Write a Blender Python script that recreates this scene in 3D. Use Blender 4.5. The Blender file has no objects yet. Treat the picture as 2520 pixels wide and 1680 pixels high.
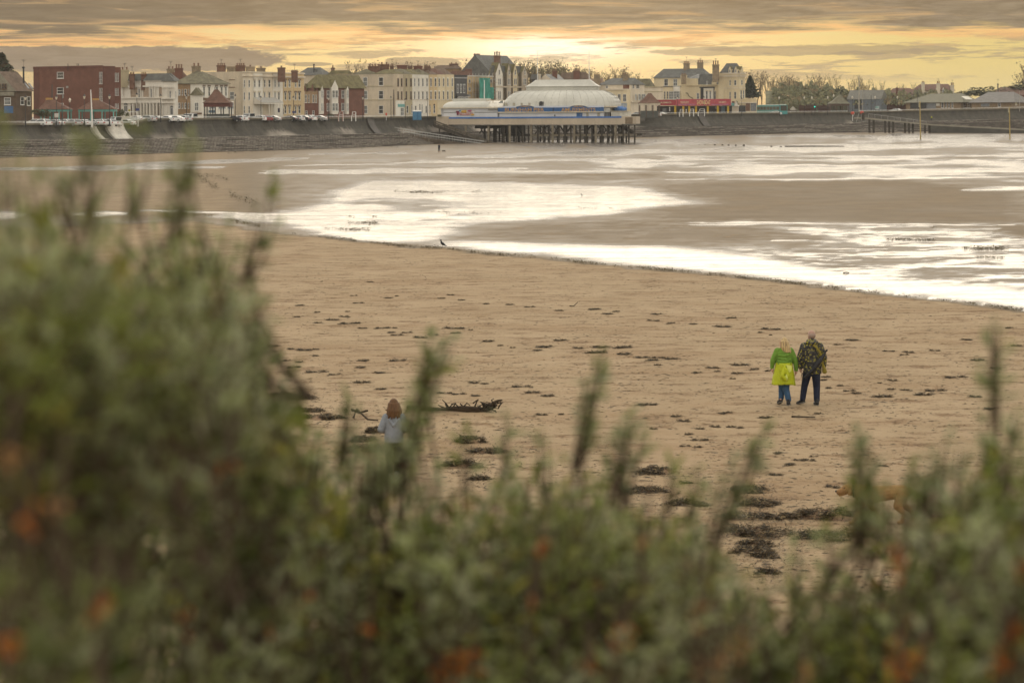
import bpy, bmesh, math, random
import numpy as np
from mathutils import Vector, Matrix
R = math.radians
random.seed(7); np.random.seed(7)
scn = bpy.context.scene
COL = scn.collection
# ---------------------------------------------------------------- camera geometry (85 mm lens, camera on the dune)
F = 5950.0; H = 7.12; CU, CV = 1260.0, 288.0
RL = R(0.3); cr, sr = math.cos(RL), math.sin(RL)
def ray(u, v):
    dx = u - CU; dy = CV - v
    return (dx*cr + dy*sr)/F, (-dx*sr + dy*cr)/F
def at(u, v, Y):
    a, b = ray(u, v); return Vector((a*Y, Y, H + b*Y))
def proj(X, Y, Z):
    a = X/Y; b = (Z - H)/Y
    return CU + F*(a*cr - b*sr), CV - F*(a*sr + b*cr)
cam = bpy.data.cameras.new('camera'); camo = bpy.data.objects.new('camera', cam); COL.objects.link(camo)
camo.matrix_world = Matrix(((cr, sr, 0, 0), (0, 0, -1, 0), (-sr, cr, 0, H), (0, 0, 0, 1)))
cam.lens = 85.0; cam.sensor_width = 36.0; cam.shift_y = -(840 - 288)/2520.0
cam.clip_start = 0.05; cam.clip_end = 9000
cam.dof.use_dof = True; cam.dof.focus_distance = 130.0; cam.dof.aperture_fstop = 3.7
scn.camera = camo
scn.view_settings.view_transform = 'Standard'; scn.view_settings.look = 'None'
scn.view_settings.gamma = 1.0; scn.view_settings.exposure = 0.0; scn.view_settings.use_curve_mapping = False
scn.cycles.use_denoising = True; scn.cycles.denoiser = 'OPENIMAGEDENOISE'; scn.cycles.denoising_input_passes = 'RGB_ALBEDO_NORMAL'; scn.cycles.denoising_prefilter = 'ACCURATE'
scn.cycles.max_bounces = 5; scn.cycles.diffuse_bounces = 3; scn.cycles.glossy_bounces = 3
scn.cycles.transparent_max_bounces = 8; scn.cycles.volume_bounces = 0
scn.cycles.caustics_reflective = False; scn.cycles.caustics_refractive = False
SUN_EL, SUN_AZ = R(9.0), R(0.9)

class NG:
    def __init__(s, nt): s.nt = nt
    def n(s, t, **kw):
        x = s.nt.nodes.new(t)
        for k, v in kw.items(): setattr(x, k, v)
        return x
    def put(s, inp, v):
        if isinstance(v, bpy.types.NodeSocket): s.nt.links.new(v, inp)
        elif isinstance(v, (tuple, list)):
            inp.default_value = tuple(v) + ((1.0,) if len(v) == 3 and len(inp.default_value) == 4 else ())
        else: inp.default_value = v
    def m(s, op, a, b=0.0, c=0.0):
        x = s.n('ShaderNodeMath', operation=op)
        for i, v in enumerate((a, b, c)): s.put(x.inputs[i], v)
        return x.outputs[0]
    def mix(s, f, a, b, bt='MIX'):
        x = s.n('ShaderNodeMix', data_type='RGBA', blend_type=bt)
        s.put(x.inputs[0], f); s.put(x.inputs[6], a); s.put(x.inputs[7], b)
        return x.outputs[2]
    def ss(s, x, lo, hi, a=0.0, b=1.0):
        q = s.n('ShaderNodeMapRange', interpolation_type='SMOOTHSTEP')
        s.put(q.inputs[0], x); s.put(q.inputs[1], lo); s.put(q.inputs[2], hi); s.put(q.inputs[3], a); s.put(q.inputs[4], b)
        return q.outputs[0]
    def noise(s, vec, scale, detail=4, rough=.55, dist=0.0):
        q = s.n('ShaderNodeTexNoise'); s.put(q.inputs['Vector'], vec)
        q.inputs['Scale'].default_value = scale; q.inputs['Detail'].default_value = detail
        q.inputs['Roughness'].default_value = rough; q.inputs['Distortion'].default_value = dist
        return q.outputs[0]
    def xyz(s, x, y, z=0.0):
        q = s.n('ShaderNodeCombineXYZ')
        for i, v in enumerate((x, y, z)): s.put(q.inputs[i], v)
        return q.outputs[0]
    def scale(s, vec, sc):
        q = s.n('ShaderNodeVectorMath', operation='MULTIPLY'); s.put(q.inputs[0], vec); q.inputs[1].default_value = sc
        return q.outputs[0]
    def ramp(s, x, stops):
        q = s.n('ShaderNodeValToRGB'); s.put(q.inputs[0], x); e = q.color_ramp.elements
        while len(e) < len(stops): e.new(0.5)
        for el, (p, c) in zip(e, stops): el.position = p; el.color = tuple(c) + (1,)
        return q.outputs[0]

# ---------------------------------------------------------------- sky
w = bpy.data.worlds.new('World'); scn.world = w; w.use_nodes = True
nt = w.node_tree; nt.nodes.clear(); g = NG(nt)
tc = g.n('ShaderNodeTexCoord'); sp = g.n('ShaderNodeSeparateXYZ'); nt.links.new(tc.outputs['Generated'], sp.inputs[0])
dx, dy, dz = sp.outputs
el = g.m('MULTIPLY', g.m('ARCSINE', dz), 57.2958)
az = g.m('MULTIPLY', g.m('ARCTAN2', dx, dy), 57.2958)
base = g.ramp(g.m('DIVIDE', el, 4.0), [(0.0, (.80, .48, .21)), (.13, (.84, .54, .21)), (.28, (.91, .64, .24)), (.42, (.94, .68, .27)), (.60, (.82, .64, .30)), (1.0, (.7, .58, .38))])
# greener-yellow clear band towards the right, greyer to the left
base = g.mix(g.ss(az, 3.5, 11.5, 0.0, .8), base, (.70, .55, .185))
base = g.mix(g.ss(az, -4.0, -13.0, 0.0, .65), base, (.50, .37, .19))
def gauss(a0, e0, wa, we):
    qa = g.m('POWER', g.m('ABSOLUTE', g.m('DIVIDE', g.m('SUBTRACT', az, a0), wa)), 2.0)
    qe = g.m('POWER', g.m('ABSOLUTE', g.m('DIVIDE', g.m('SUBTRACT', el, e0), we)), 2.0)
    return g.m('EXPONENT', g.m('MULTIPLY', g.m('ADD', qa, qe), -1.0))
n_st = g.noise(g.xyz(g.m('MULTIPLY', az, .22), g.m('MULTIPLY', el, 3.4)), 1.0, 8, .64, .5)
n_fine = g.noise(g.xyz(g.m('MULTIPLY', az, 1.0), g.m('MULTIPLY', el, 8.5), 3.1), 1.0, 9, .68, .6)
n_big = g.noise(g.xyz(g.m('MULTIPLY', az, .16), g.m('MULTIPLY', el, 1.3), 7.7), 1.0, 5, .55, .3)
glow = g.m('MULTIPLY', gauss(.9, 1.64, 2.2, .34), g.ss(n_fine, .25, .6, .45, 1.0))
glow2 = gauss(.5, 1.55, 4.5, .9)
base = g.mix(g.m('MULTIPLY', glow2, .62), base, (1.14, .86, .44))
base = g.mix(g.m('MULTIPLY', gauss(.2, 2.30, 2.2, .10), .6), base, (1.15, .86, .46))
base = g.mix(g.m('MULTIPLY', glow, .95), base, (1.35, 1.25, .98))
cloud = g.mix(g.ss(n_fine, .3, .7), (.105, .082, .060), (.25, .20, .142))
cloud = g.mix(g.m('MULTIPLY', glow2, .30), cloud, (.60, .44, .25))
cloud = g.mix(g.ss(az, -3.0, -12.0, 0.0, .6), cloud, (.112, .086, .060))
# thin streaks
stk = g.m('MULTIPLY', g.ss(g.m('ADD', g.m('MULTIPLY', n_st, .68), g.m('MULTIPLY', n_fine, .32)), .495, .565), g.ss(el, .60, 1.1))
sky = g.mix(g.m('MULTIPLY', stk, .78), base, g.mix(.25, cloud, (.80, .54, .27)))
# high cloud deck whose lower fringe crosses the top of the frame
edge = g.m('ADD', el, g.m('ADD', g.m('MULTIPLY', g.m('SUBTRACT', n_big, .5), 1.1), g.m('MULTIPLY', g.m('SUBTRACT', n_st, .5), 1.5)))
deck = g.ss(edge, 1.88, 2.20)
rim = g.m('MULTIPLY', g.ss(edge, 1.62, 1.95), g.m('SUBTRACT', 1.0, deck))
sky = g.mix(g.m('MULTIPLY', rim, .75), sky, (.90, .47, .17))
n_p = g.noise(g.xyz(g.m('MULTIPLY', g.m('ADD', az, g.m('MULTIPLY', el, 2.0)), .32), g.m('MULTIPLY', el, 5.0), 11.3), 1.0, 7, .6, .6)
cloud = g.mix(g.m('MULTIPLY', g.ss(n_p, .54, .68), .6), cloud, (.60, .37, .17))
cloud = g.mix(g.m('MULTIPLY', g.ss(n_p, .46, .34), .6), cloud, (.10, .078, .055))
sky = g.mix(g.m('MULTIPLY', deck, .96), sky, cloud)
# long low bank on the left and two scraps
def bank(a0, e0, wa, we, amt):
    qa = g.m('POWER', g.m('ABSOLUTE', g.m('DIVIDE', g.m('SUBTRACT', az, a0), wa)), 4.0)
    qe = g.m('POWER', g.m('ABSOLUTE', g.m('DIVIDE', g.m('SUBTRACT', el, e0), we)), 2.0)
    r = g.m('ADD', g.m('ADD', qa, qe), g.m('MULTIPLY', g.m('SUBTRACT', g.noise(g.xyz(g.m('MULTIPLY', az, 1.5), g.m('MULTIPLY', el, 5.5), a0), 1.0, 8, .66), .5), 2.3))
    return g.m('MULTIPLY', g.ss(r, 1.05, .78), amt)
bk = g.m('MAXIMUM', bank(-9.4, 1.40, 4.1, .31, .95), g.m('MAXIMUM', bank(-2.1, 1.30, .95, .13, .7), bank(-4.8, 1.27, .6, .05, .7)))
bk = g.m('MAXIMUM', bk, bank(6.9, 1.52, 3.6, .12, .6))
sky = g.mix(bk, sky, g.mix(g.ss(n_fine, .3, .7), (.185, .140, .10), (.26, .20, .145)))
# the overcast above: brighter with height as an overcast sky is, a little brighter on the sun's side
over_n = g.noise(tc.outputs['Generated'], 3.0, 5, .6)
lum = g.m('MULTIPLY', g.m('ADD', .86, g.m('MULTIPLY', over_n, .50)), g.m('ADD', 1.0, g.m('MULTIPLY', dy, .06)))
over = g.mix(1.0, (1.12, 1.05, .93), g.xyz(lum, lum, lum), 'MULTIPLY')
sky = g.mix(g.ss(el, 2.75, 5.5), sky, over)
nish = g.n('ShaderNodeTexSky', sky_type='NISHITA', sun_disc=False); nish.sun_elevation = SUN_EL; nish.sun_rotation = SUN_AZ
nish.dust_density = 3.0
tot = g.mix(1.0, g.mix(1.0, sky, (10, 10, 10), 'MULTIPLY'), g.mix(1.0, nish.outputs[0], (.02, .02, .02), 'MULTIPLY'), 'ADD')
bg = g.n('ShaderNodeBackground'); nt.links.new(tot, bg.inputs[0]); bg.inputs[1].default_value = 0.1
wo = g.n('ShaderNodeOutputWorld'); nt.links.new(bg.outputs[0], wo.inputs[0])
w.cycles.sampling_method = 'MANUAL'; w.cycles.sample_map_resolution = 1024

sun = bpy.data.lights.new('sun', 'SUN'); suno = bpy.data.objects.new('sun', sun); COL.objects.link(suno)
sun.energy = 0.6; sun.angle = R(34); sun.color = (1.0, .86, .66)
sd = Vector((math.sin(SUN_AZ)*math.cos(SUN_EL), math.cos(SUN_AZ)*math.cos(SUN_EL), math.sin(SUN_EL)))
suno.rotation_euler = (-sd).to_track_quat('-Z', 'Y').to_euler(); suno.location = (0, 0, 60)

# ---------------------------------------------------------------- materials
MATS = {}
def M(name, col, rough=.8, var=.18, scale=1.5, bump=0.0, metal=0.0, spec=.3, st=(1, 1, 1), fine=0.0):
    if name in MATS: return MATS[name]
    m = bpy.data.materials.new(name); m.use_nodes = True; n = m.node_tree; q = NG(n)
    p = n.nodes['Principled BSDF']; t = q.n('ShaderNodeTexCoord')
    v = q.scale(t.outputs['Object'], st)
    a = q.noise(v, scale, 6, .65)
    lo = tuple(c*(1 - var) for c in col); hi = tuple(min(1, c*(1 + var)) for c in col)
    c = q.mix(q.ss(a, .3, .7), lo, hi)
    if fine:
        b2 = q.noise(v, scale*9, 3, .6); c = q.mix(q.ss(b2, .45, .7, 0, fine), c, tuple(k*.45 for k in col))
    n.links.new(c, p.inputs['Base Color']); p.inputs['Roughness'].default_value = rough
    p.inputs['Metallic'].default_value = metal; p.inputs['Specular IOR Level'].default_value = spec
    if bump:
        bp = q.n('ShaderNodeBump'); bp.inputs['Strength'].default_value = bump; bp.inputs['Distance'].default_value = .1
        n.links.new(q.noise(v, scale*5, 5, .6), bp.inputs['Height']); n.links.new(bp.outputs[0], p.inputs['Normal'])
    MATS[name] = m; return m

# ---------------------------------------------------------------- mesh builder
class MB:
    def __init__(s): s.v = []; s.f = []; s.mi = []; s.mats = []
    def add(s, vs, fs, mat):
        if mat not in s.mats: s.mats.append(mat)
        k = s.mats.index(mat); o = len(s.v)
        s.v.extend([tuple(x) for x in vs]); s.f.extend([tuple(i + o for i in f) for f in fs]); s.mi.extend([k]*len(fs))
    def box(s, p, ax, ay, az_, mat):
        p = Vector(p); ax = Vector(ax); ay = Vector(ay); az_ = Vector(az_)
        c = [p, p+ax, p+ax+ay, p+ay, p+az_, p+ax+az_, p+ax+ay+az_, p+ay+az_]
        fs = [(0, 3, 2, 1), (4, 5, 6, 7), (0, 1, 5, 4), (1, 2, 6, 5), (2, 3, 7, 6), (3, 0, 4, 7)]
        if ax.cross(ay).dot(az_) < 0: fs = [f[::-1] for f in fs]
        s.add(c, fs, mat)
    def cbox(s, c, sx, sy, sz, mat):
        s.box((c[0]-sx/2, c[1]-sy/2, c[2]-sz/2), (sx, 0, 0), (0, sy, 0), (0, 0, sz), mat)
    def tube(s, pts, rad, mat, n=6, cap=True):
        pts = [Vector(p) for p in pts]
        if not isinstance(rad, (list, tuple)): rad = [rad]*len(pts)
        vs = []; fs = []
        for i, p in enumerate(pts):
            t = (pts[min(i+1, len(pts)-1)] - pts[max(i-1, 0)])
            t = t.normalized() if t.length > 1e-9 else Vector((0, 0, 1))
            a = t.cross(Vector((0, 0, 1)) if abs(t.z) < .9 else Vector((1, 0, 0))).normalized(); b = t.cross(a)
            for k in range(n):
                th = 2*math.pi*k/n; vs.append(p + (a*math.cos(th) + b*math.sin(th))*rad[i])
        for i in range(len(pts)-1):
            for k in range(n):
                k2 = (k+1) % n; fs.append((i*n+k, i*n+k2, (i+1)*n+k2, (i+1)*n+k))
        if cap: fs.append(tuple(range(n))); fs.append(tuple((len(pts)-1)*n + k for k in reversed(range(n))))
        s.add(vs, fs, mat)
    def lathe(s, c, prof, mat, n=10):       # prof: [(r, z)], about the vertical at c
        vs = []; fs = []
        for r, z in prof:
            for k in range(n):
                th = 2*math.pi*(k+.5)/n; vs.append((c[0]+r*math.cos(th), c[1]+r*math.sin(th), c[2]+z))
        for i in range(len(prof)-1):
            for k in range(n):
                k2 = (k+1) % n; fs.append((i*n+k, i*n+k2, (i+1)*n+k2, (i+1)*n+k))
        fs.append(tuple(reversed(range(n)))); fs.append(tuple((len(prof)-1)*n + k for k in range(n)))
        s.add(vs, fs, mat)
    def ell(s, c, r, mat, n=12, m=8, rot=None):
        vs = []; fs = []
        for i in range(m+1):
            ph = math.pi*i/m
            for k in range(n):
                th = 2*math.pi*k/n
                p = Vector((r[0]*math.sin(ph)*math.cos(th), r[1]*math.sin(ph)*math.sin(th), r[2]*math.cos(ph)))
                if rot: p = rot @ p
                vs.append(p + Vector(c))
        for i in range(m):
            for k in range(n):
                k2 = (k+1) % n; fs.append((i*n+k, (i+1)*n+k, (i+1)*n+k2, i*n+k2))
        s.add(vs, fs, mat)
    def build(s, name, parent=None, origin=None, smooth=False, kind=None, label=None):
        me = bpy.data.meshes.new(name)
        o3 = Vector(origin) if origin is not None else Vector((0, 0, 0))
        if parent is not None and origin is None:
            r = parent
            while r.parent: r = r.parent
            o3 = Vector(r.location)
        me.from_pydata([(x[0]-o3.x, x[1]-o3.y, x[2]-o3.z) for x in s.v], [], s.f)
        for m in s.mats: me.materials.append(m)
        me.polygons.foreach_set('material_index', s.mi)
        if smooth: me.polygons.foreach_set('use_smooth', [True]*len(s.f))
        me.update()
        o = bpy.data.objects.new(name, me); COL.objects.link(o)
        if parent is not None: o.parent = parent
        else: o.location = o3
        if kind: o['kind'] = kind
        if label: o['label'] = label
        return o
def tag(o, label=None, cat=None, group=None, kind=None):
    if label: o['label'] = label
    if cat: o['category'] = cat
    if group: o['group'] = group
    if kind: o['kind'] = kind
    return o
def thing(name, label, cat, loc=(0, 0, 0), group=None, rz=0):
    o = bpy.data.objects.new(name, None); COL.objects.link(o); o.location = loc; o.rotation_euler = (0, 0, rz)
    o.empty_display_size = .2
    return tag(o, label, cat, group)
def dup(root, loc, rz=0.0, sc=1.0, label=None, group=None):
    def cp(o, par):
        c = o.copy(); COL.objects.link(c)
        if par is not None: c.parent = par
        for ch in list(o.children): cp(ch, c)
        return c
    r = cp(root, None); r.location = loc; r.rotation_euler = (0, 0, rz)
    r.scale = (sc, sc, sc) if not isinstance(sc, (tuple, list)) else sc
    if label: r['label'] = label
    if group: r['group'] = group
    return r
def sstep(x, a=0.0, b=1.0):
    t = np.clip((np.asarray(x, float) - a)/(b - a), 0, 1); return t*t*(3 - 2*t)
# 2-D value noise for numpy
_perm = np.random.RandomState(3).rand(256, 256)
def vnoise(x, y):
    xi = np.floor(x).astype(int); yi = np.floor(y).astype(int); fx = x - xi; fy = y - yi
    fx = fx*fx*(3-2*fx); fy = fy*fy*(3-2*fy)
    q = lambda a, b: _perm[a % 256, b % 256]
    return (q(xi, yi)*(1-fx) + q(xi+1, yi)*fx)*(1-fy) + (q(xi, yi+1)*(1-fx) + q(xi+1, yi+1)*fx)*fy
def fbm(x, y, o=4):
    s = 0; a = .5; t = 0
    for k in range(o): s = s + a*vnoise(x*2**k + 17*k, y*2**k + 5*k); t += a; a *= .55
    return s/t
# ---------------------------------------------------------------- the shore in plan: foot of the stepped revetment
UB = [-260, 0, 500, 840, 1032, 1566, 1980, 2190, 2520, 2950]
YB = [425, 450, 510, 563, 600, 690, 745, 770, 790, 810]
ZB = [0, 0, 0, 0, .38, 1.13, 1.65, 1.75, 1.75, 1.75]
def zsand(X, Y):
    X = np.asarray(X, float); Y = np.asarray(Y, float)
    u = CU + F*X/np.maximum(Y, 1)
    zb = np.interp(u, UB, ZB); yb = np.interp(u, UB, YB)
    z = zb*sstep(Y, yb - 150, yb)
    z = z + .05*(fbm(X*.06, Y*.05, 3) - .5)*sstep(Y, 30, 60)*sstep(Y, 420, 200)
    return z
def on_sand(u, v):
    z = 0.0
    for k in range(8):
        a, b = ray(u, v); Y = (z - H)/b; z = float(zsand(a*Y, Y))
    return Vector((a*Y, Y, z))
# wetness of the tidal flat
def inpoly(u, v, P):
    c = np.zeros(u.shape, bool); n = len(P)
    for i in range(n):
        x0, y0 = P[i]; x1, y1 = P[(i+1) % n]
        if y0 == y1: continue
        k = ((v >= min(y0, y1)) & (v < max(y0, y1))) & (u < (x1-x0)*(v-y0)/(y1-y0) + x0)
        c ^= k
    return c
WRACK = [(0, 560), (300, 548), (480, 545), (600, 560), (720, 576), (840, 588), (990, 605), (1090, 611), (1200, 625), (1330, 633), (1480, 651), (1600, 661), (1680, 668), (1800, 681), (1900, 691), (2040, 708), (2160, 722), (2300, 738), (2420, 752), (2540, 767), (3500, 860)]
P_LOW = [(1060, 596), (1150, 592), (1260, 595), (1500, 599), (1680, 606), (1850, 626), (2000, 655), (2200, 682), (2560, 712), (3500, 760)] + [(a, b-4) for a, b in WRACK[::-1] if a > 700] + [(760, 574), (900, 590)]
P_POOL = [(470, 534), (600, 527), (700, 517), (770, 503), (800, 470), (860, 447), (1000, 441), (1200, 446), (1500, 456), (1580, 452), (1640, 470), (1680, 488), (1730, 500), (1600, 515), (1500, 529), (1350, 538), (1200, 545), (1110, 562), (1180, 573), (1090, 590), (1000, 604), (840, 588), (750, 573), (650, 548)]
P_BAR = [(1540, 462), (1680, 450), (1800, 445), (2000, 442), (2300, 445), (2540, 474), (2540, 548), (2300, 550), (2000, 545), (1680, 541), (1560, 536), (1600, 516), (1730, 501), (1640, 472)]
P_BAR2 = [(1090, 580), (1180, 566), (1260, 548), (1680, 545), (1900, 552), (1990, 580), (1900, 606), (1680, 600), (1260, 592)]
P_BAR3 = [(1170, 434), (1500, 424), (1700, 415), (1700, 438), (1400, 447), (1240, 441)]
P_BAR4 = [(2420, 556), (2560, 552), (2560, 590), (2470, 580)]
STREAK = [  # u0 v0 u1 v1 thickness strength
 (1100, 388, 1900, 364, 13, 1), (1600, 372, 2700, 352, 16, .95), (1820, 361, 2300, 355, 5, 1), (1790, 337, 2250, 331, 3, 1), (2150, 343, 2700, 330, 14, .9),
 (1560, 386, 2700, 384, 5, .8), (980, 399, 1500, 393, 7, 1), (1400, 394, 2700, 392, 3, .8), (640, 426, 1300, 414, 11, .95), (900, 424, 1480, 420, 6, .9), (700, 408, 1000, 402, 4, .7),
 (1500, 411, 2300, 407, 3, .95), (1620, 424, 2700, 420, 7, .85), (1640, 444, 2560, 436, 5, .95), (2360, 466, 2700, 460, 12, 1), (2000, 405, 2700, 400, 12, .55), (2200, 430, 2700, 425, 12, .55),
 (-60, 417, 560, 410, 9, 1), (430, 403, 760, 388, 7, 1), (760, 380, 1000, 376, 3, 1), (640, 421, 900, 421, 4, 1), (300, 407, 470, 402, 9, .9),
 (-80, 535, 70, 528, 22, 1), (180, 527, 320, 523, 8, 1), (330, 517, 900, 530, 4, .9), (480, 522, 900, 535, 7, .9),
 (1930, 567, 2040, 566, 4, 1), (1990, 575, 2440, 572, 5, .9), (1890, 593, 1995, 592, 4, 1), (1950, 610, 2180, 612, 4, 1), (2150, 634, 2600, 631, 6, 1), (2300, 603, 2600, 596, 10, 1), (2200, 655, 2600, 656, 7, .95),
 (2000, 588, 2300, 590, 4, .9), (2300, 620, 2600, 614, 8, .95), (2260, 570, 2470, 560, 8, .9), (1690, 553, 2000, 551, 6, .75), (1680, 547, 2500, 554, 5, .9), (1900, 622, 2200, 628, 4, .8), (2330, 684, 2600, 686, 5, .9)]
def wetness(u, v):
    u = u + 26*(fbm(u*.012, v*.16, 3) - .5); v = v + 9*(fbm(u*.008 + 9, v*.09 + 3, 3) - .5)
    wl = np.interp(u, [a for a, b in WRACK], [b for a, b in WRACK])
    W = np.where(v < wl + 12, .36, 0.0)
    # the upper beach under the wall on the left stays drier
    dry = sstep(u, 900, 500)*sstep(v, 560, 520)
    W = W*(1 - .75*dry)
    def soft(P, ku, kv, n=40):
        ku *= 1.3; kv *= 1.4
        a = np.zeros(u.shape); rs = np.random.RandomState(1)
        for i in range(n):
            a += inpoly(u + ku*rs.uniform(-1, 1), v + kv*rs.uniform(-1, 1), P)
        return a/n
    n1 = fbm(u*.006 + 3, v*.11, 4); n2 = fbm(u*.022, v*.4 + 8, 3)
    pool = soft(P_POOL, 45, 4); inner = sstep(u, 1250, 1050)*sstep(u, 780, 900)*sstep(v, 478, 500)*sstep(v, 555, 535)
    W = np.maximum(W, pool*(.86 + .14*sstep(n2, .4, .6))*(1.0 - .52*sstep(n1, .40, .62)*(.12 + .88*inner)))
    low = soft(P_LOW, 30, 8); W = np.maximum(W, low*(1 - .12*sstep(n1, .5, .7)))
    rt = sstep(u, 1500, 2000)*sstep(v, 540, 552)*(v < wl - 3)
    W = np.maximum(W, rt*(.33 + .55*sstep(n1*.6 + n2*.4, .42, .62)))
    up = sstep(u, 900, 1500)*sstep(v, 322, 336)*sstep(v, 452, 444)
    W = np.maximum(W, up*(.37 + .38*sstep(n1, .42, .66)))
    for P, ku, kv, lv in ((P_BAR, 60, 5, .10), (P_BAR2, 70, 6, .15), (P_BAR3, 70, 4, .15), (P_BAR4, 30, 4, .1)):
        k = soft(P, ku, kv); W = W*(1 - k) + k*(lv + .10*n1)
    for u0, v0, u1, v1, th, st in STREAK:
        t = (u - u0)/(u1 - u0); ok = (t > 0) & (t < 1); tt = np.clip(t, 0, 1)
        hw = th*.5*np.sqrt(np.clip(1 - (2*tt - 1)**2, 0, 1)) + .01
        d = np.abs(v - (v0 + (v1 - v0)*tt))/hw
        W = np.maximum(W, ok*st*(.65 + .35*sstep(n1, .30, .50))*sstep(d, 1.7, .3))
    n3 = fbm(u*.009 + 5, v*.55 + 2, 4)
    W = W + (.16*(n2 - .5) + .42*(n3 - .5)*sstep(1.05 - W, .0, .45))*(W > .2)
    return np.clip(W*sstep(v, wl + 7 + 6*(n2 - .5), wl - 5 + 6*(n2 - .5)), 0, 1)
vr = np.concatenate([np.linspace(312, 345, 16), np.arange(347, 700, 1.8), np.arange(700, 1000, 5), np.arange(1000, 2300, 22)])
uc = np.concatenate([np.linspace(-4200, -260, 24), np.arange(-250, 2780, 7.0), np.linspace(2790, 6600, 24)])
UU, VV = np.meshgrid(uc, vr)
YY = H*F/(VV - 288.0); XX = (UU - CU)/F*YY
ZZ = zsand(XX, YY)
pu = CU + F*(XX/YY*cr - (ZZ-H)/YY*sr); pv = CV - F*(XX/YY*sr + (ZZ-H)/YY*cr)
WW = wetness(pu, pv)
nr, nc = UU.shape
idx = np.arange(nr*nc).reshape(nr, nc)
fs = np.stack([idx[1:, :-1], idx[1:, 1:], idx[:-1, 1:], idx[:-1, :-1]], -1).reshape(-1, 4)
me = bpy.data.meshes.new('beach')
me.vertices.add(nr*nc); me.vertices.foreach_set('co', np.stack([XX, YY, ZZ], -1).astype('f').ravel())
me.loops.add(fs.size); me.loops.foreach_set('vertex_index', fs.astype('i').ravel())
me.polygons.add(len(fs)); me.polygons.foreach_set('loop_start', np.arange(0, fs.size, 4, dtype='i'))
at_ = me.attributes.new('wet', 'FLOAT', 'POINT'); at_.data.foreach_set('value', WW.astype('f').ravel())
me.update(calc_edges=True); me.validate()
beach = bpy.data.objects.new('beach', me); COL.objects.link(beach); beach['kind'] = 'structure'
beach['label'] = 'broad brown sandy beach with wet tidal flats'

m = bpy.data.materials.new('sand'); m.use_nodes = True; n = m.node_tree; q = NG(n); p = n.nodes['Principled BSDF']
t = q.n('ShaderNodeTexCoord'); P3 = t.outputs['Object']
wa = q.n('ShaderNodeAttribute', attribute_name='wet').outputs['Fac']
# grain, raked trampled relief, reddish stains
na = q.noise(q.scale(P3, (.35, .22, 1)), 1.0, 6, .6); nb = q.noise(q.scale(P3, (.75, 1.25, 1)), 1.0, 8, .74); ncn = q.noise(q.scale(P3, (9, 5, 1)), 1.0, 5, .75); npz = q.noise(q.scale(P3, (.12, .3, 1)), 1.0, 5, .65)
dry = q.mix(q.ss(na, .3, .7), (.310, .228, .138), (.370, .276, .172))
dry = q.mix(q.ss(npz, .45, .68, 0, .55), dry, (.255, .165, .09))
dry = q.mix(q.ss(nb, .49, .64, 0, .75), dry, (.17, .10, .052))
dry = q.mix(q.ss(q.m('ADD', ncn, q.m('MULTIPLY', q.m('SUBTRACT', nb, .5), .5)), .55, .68, 0, .8), dry, (.055, .034, .02))
damp = q.mix(q.ss(na, .3, .7), (.175, .134, .088), (.21, .162, .108))
soak = q.mix(q.ss(nb, .35, .7), (.10, .084, .070), (.13, .11, .092))
rip = q.noise(q.scale(P3, (.45, 2.6, 1)), 1.0, 5, .65); rip2 = q.noise(q.scale(P3, (1.5, 9, 1)), 1.0, 3, .6)
wl_ = q.m('ADD', wa, q.m('ADD', q.m('MULTIPLY', q.m('SUBTRACT', rip, .5), .28), q.m('MULTIPLY', q.m('SUBTRACT', rip2, .5), .22)))
rip3 = q.noise(q.scale(P3, (1.1, 7.0, 1)), 1.0, 4, .7); rip4 = q.noise(q.scale(P3, (.10, .8, 1)), 1.0, 4, .6)
broken = q.m('SUBTRACT', 1.0, q.m('ADD', q.m('MULTIPLY', q.ss(rip3, .46, .66), .48), q.m('MULTIPLY', q.ss(rip4, .46, .62), .26)))
c = q.mix(q.ss(wa, .02, .16), dry, damp); c = q.mix(q.ss(wa, .25, .6), c, soak)
p.inputs['Roughness'].default_value = .9; p.inputs['Specular IOR Level'].default_value = .08
n.links.new(c, p.inputs['Base Color'])
bp = q.n('ShaderNodeBump'); bp.inputs['Distance'].default_value = .05
n.links.new(q.m('ADD', q.m('MULTIPLY', nb, 1.0), q.m('MULTIPLY', ncn, .5)), bp.inputs['Height'])
n.links.new(q.ss(wa, .1, .6, .6, .02), bp.inputs['Strength']); n.links.new(bp.outputs[0], p.inputs['Normal'])
# the film of water left by the tide: a thin glossy coat where the sand is wet
film = q.n('ShaderNodeBsdfPrincipled'); n.links.new(q.mix(1.0, c, (.55, .55, .55), 'MULTIPLY'), film.inputs['Base Color'])
n.links.new(q.ss(wa, .3, .9, .34, .14), film.inputs['Roughness']); film.inputs['IOR'].default_value = 1.33
ms = q.n('ShaderNodeMixShader'); n.links.new(q.m('MULTIPLY', broken, q.m('MULTIPLY', q.m('SUBTRACT', wl_, .10), q.ss(wa, .06, .22, 0, 1.12))), ms.inputs[0]); n.links.new(p.outputs[0], ms.inputs[1]); n.links.new(film.outputs[0], ms.inputs[2])
n.links.new(ms.outputs[0], n.nodes['Material Output'].inputs[0])
me.materials.append(m)

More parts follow.
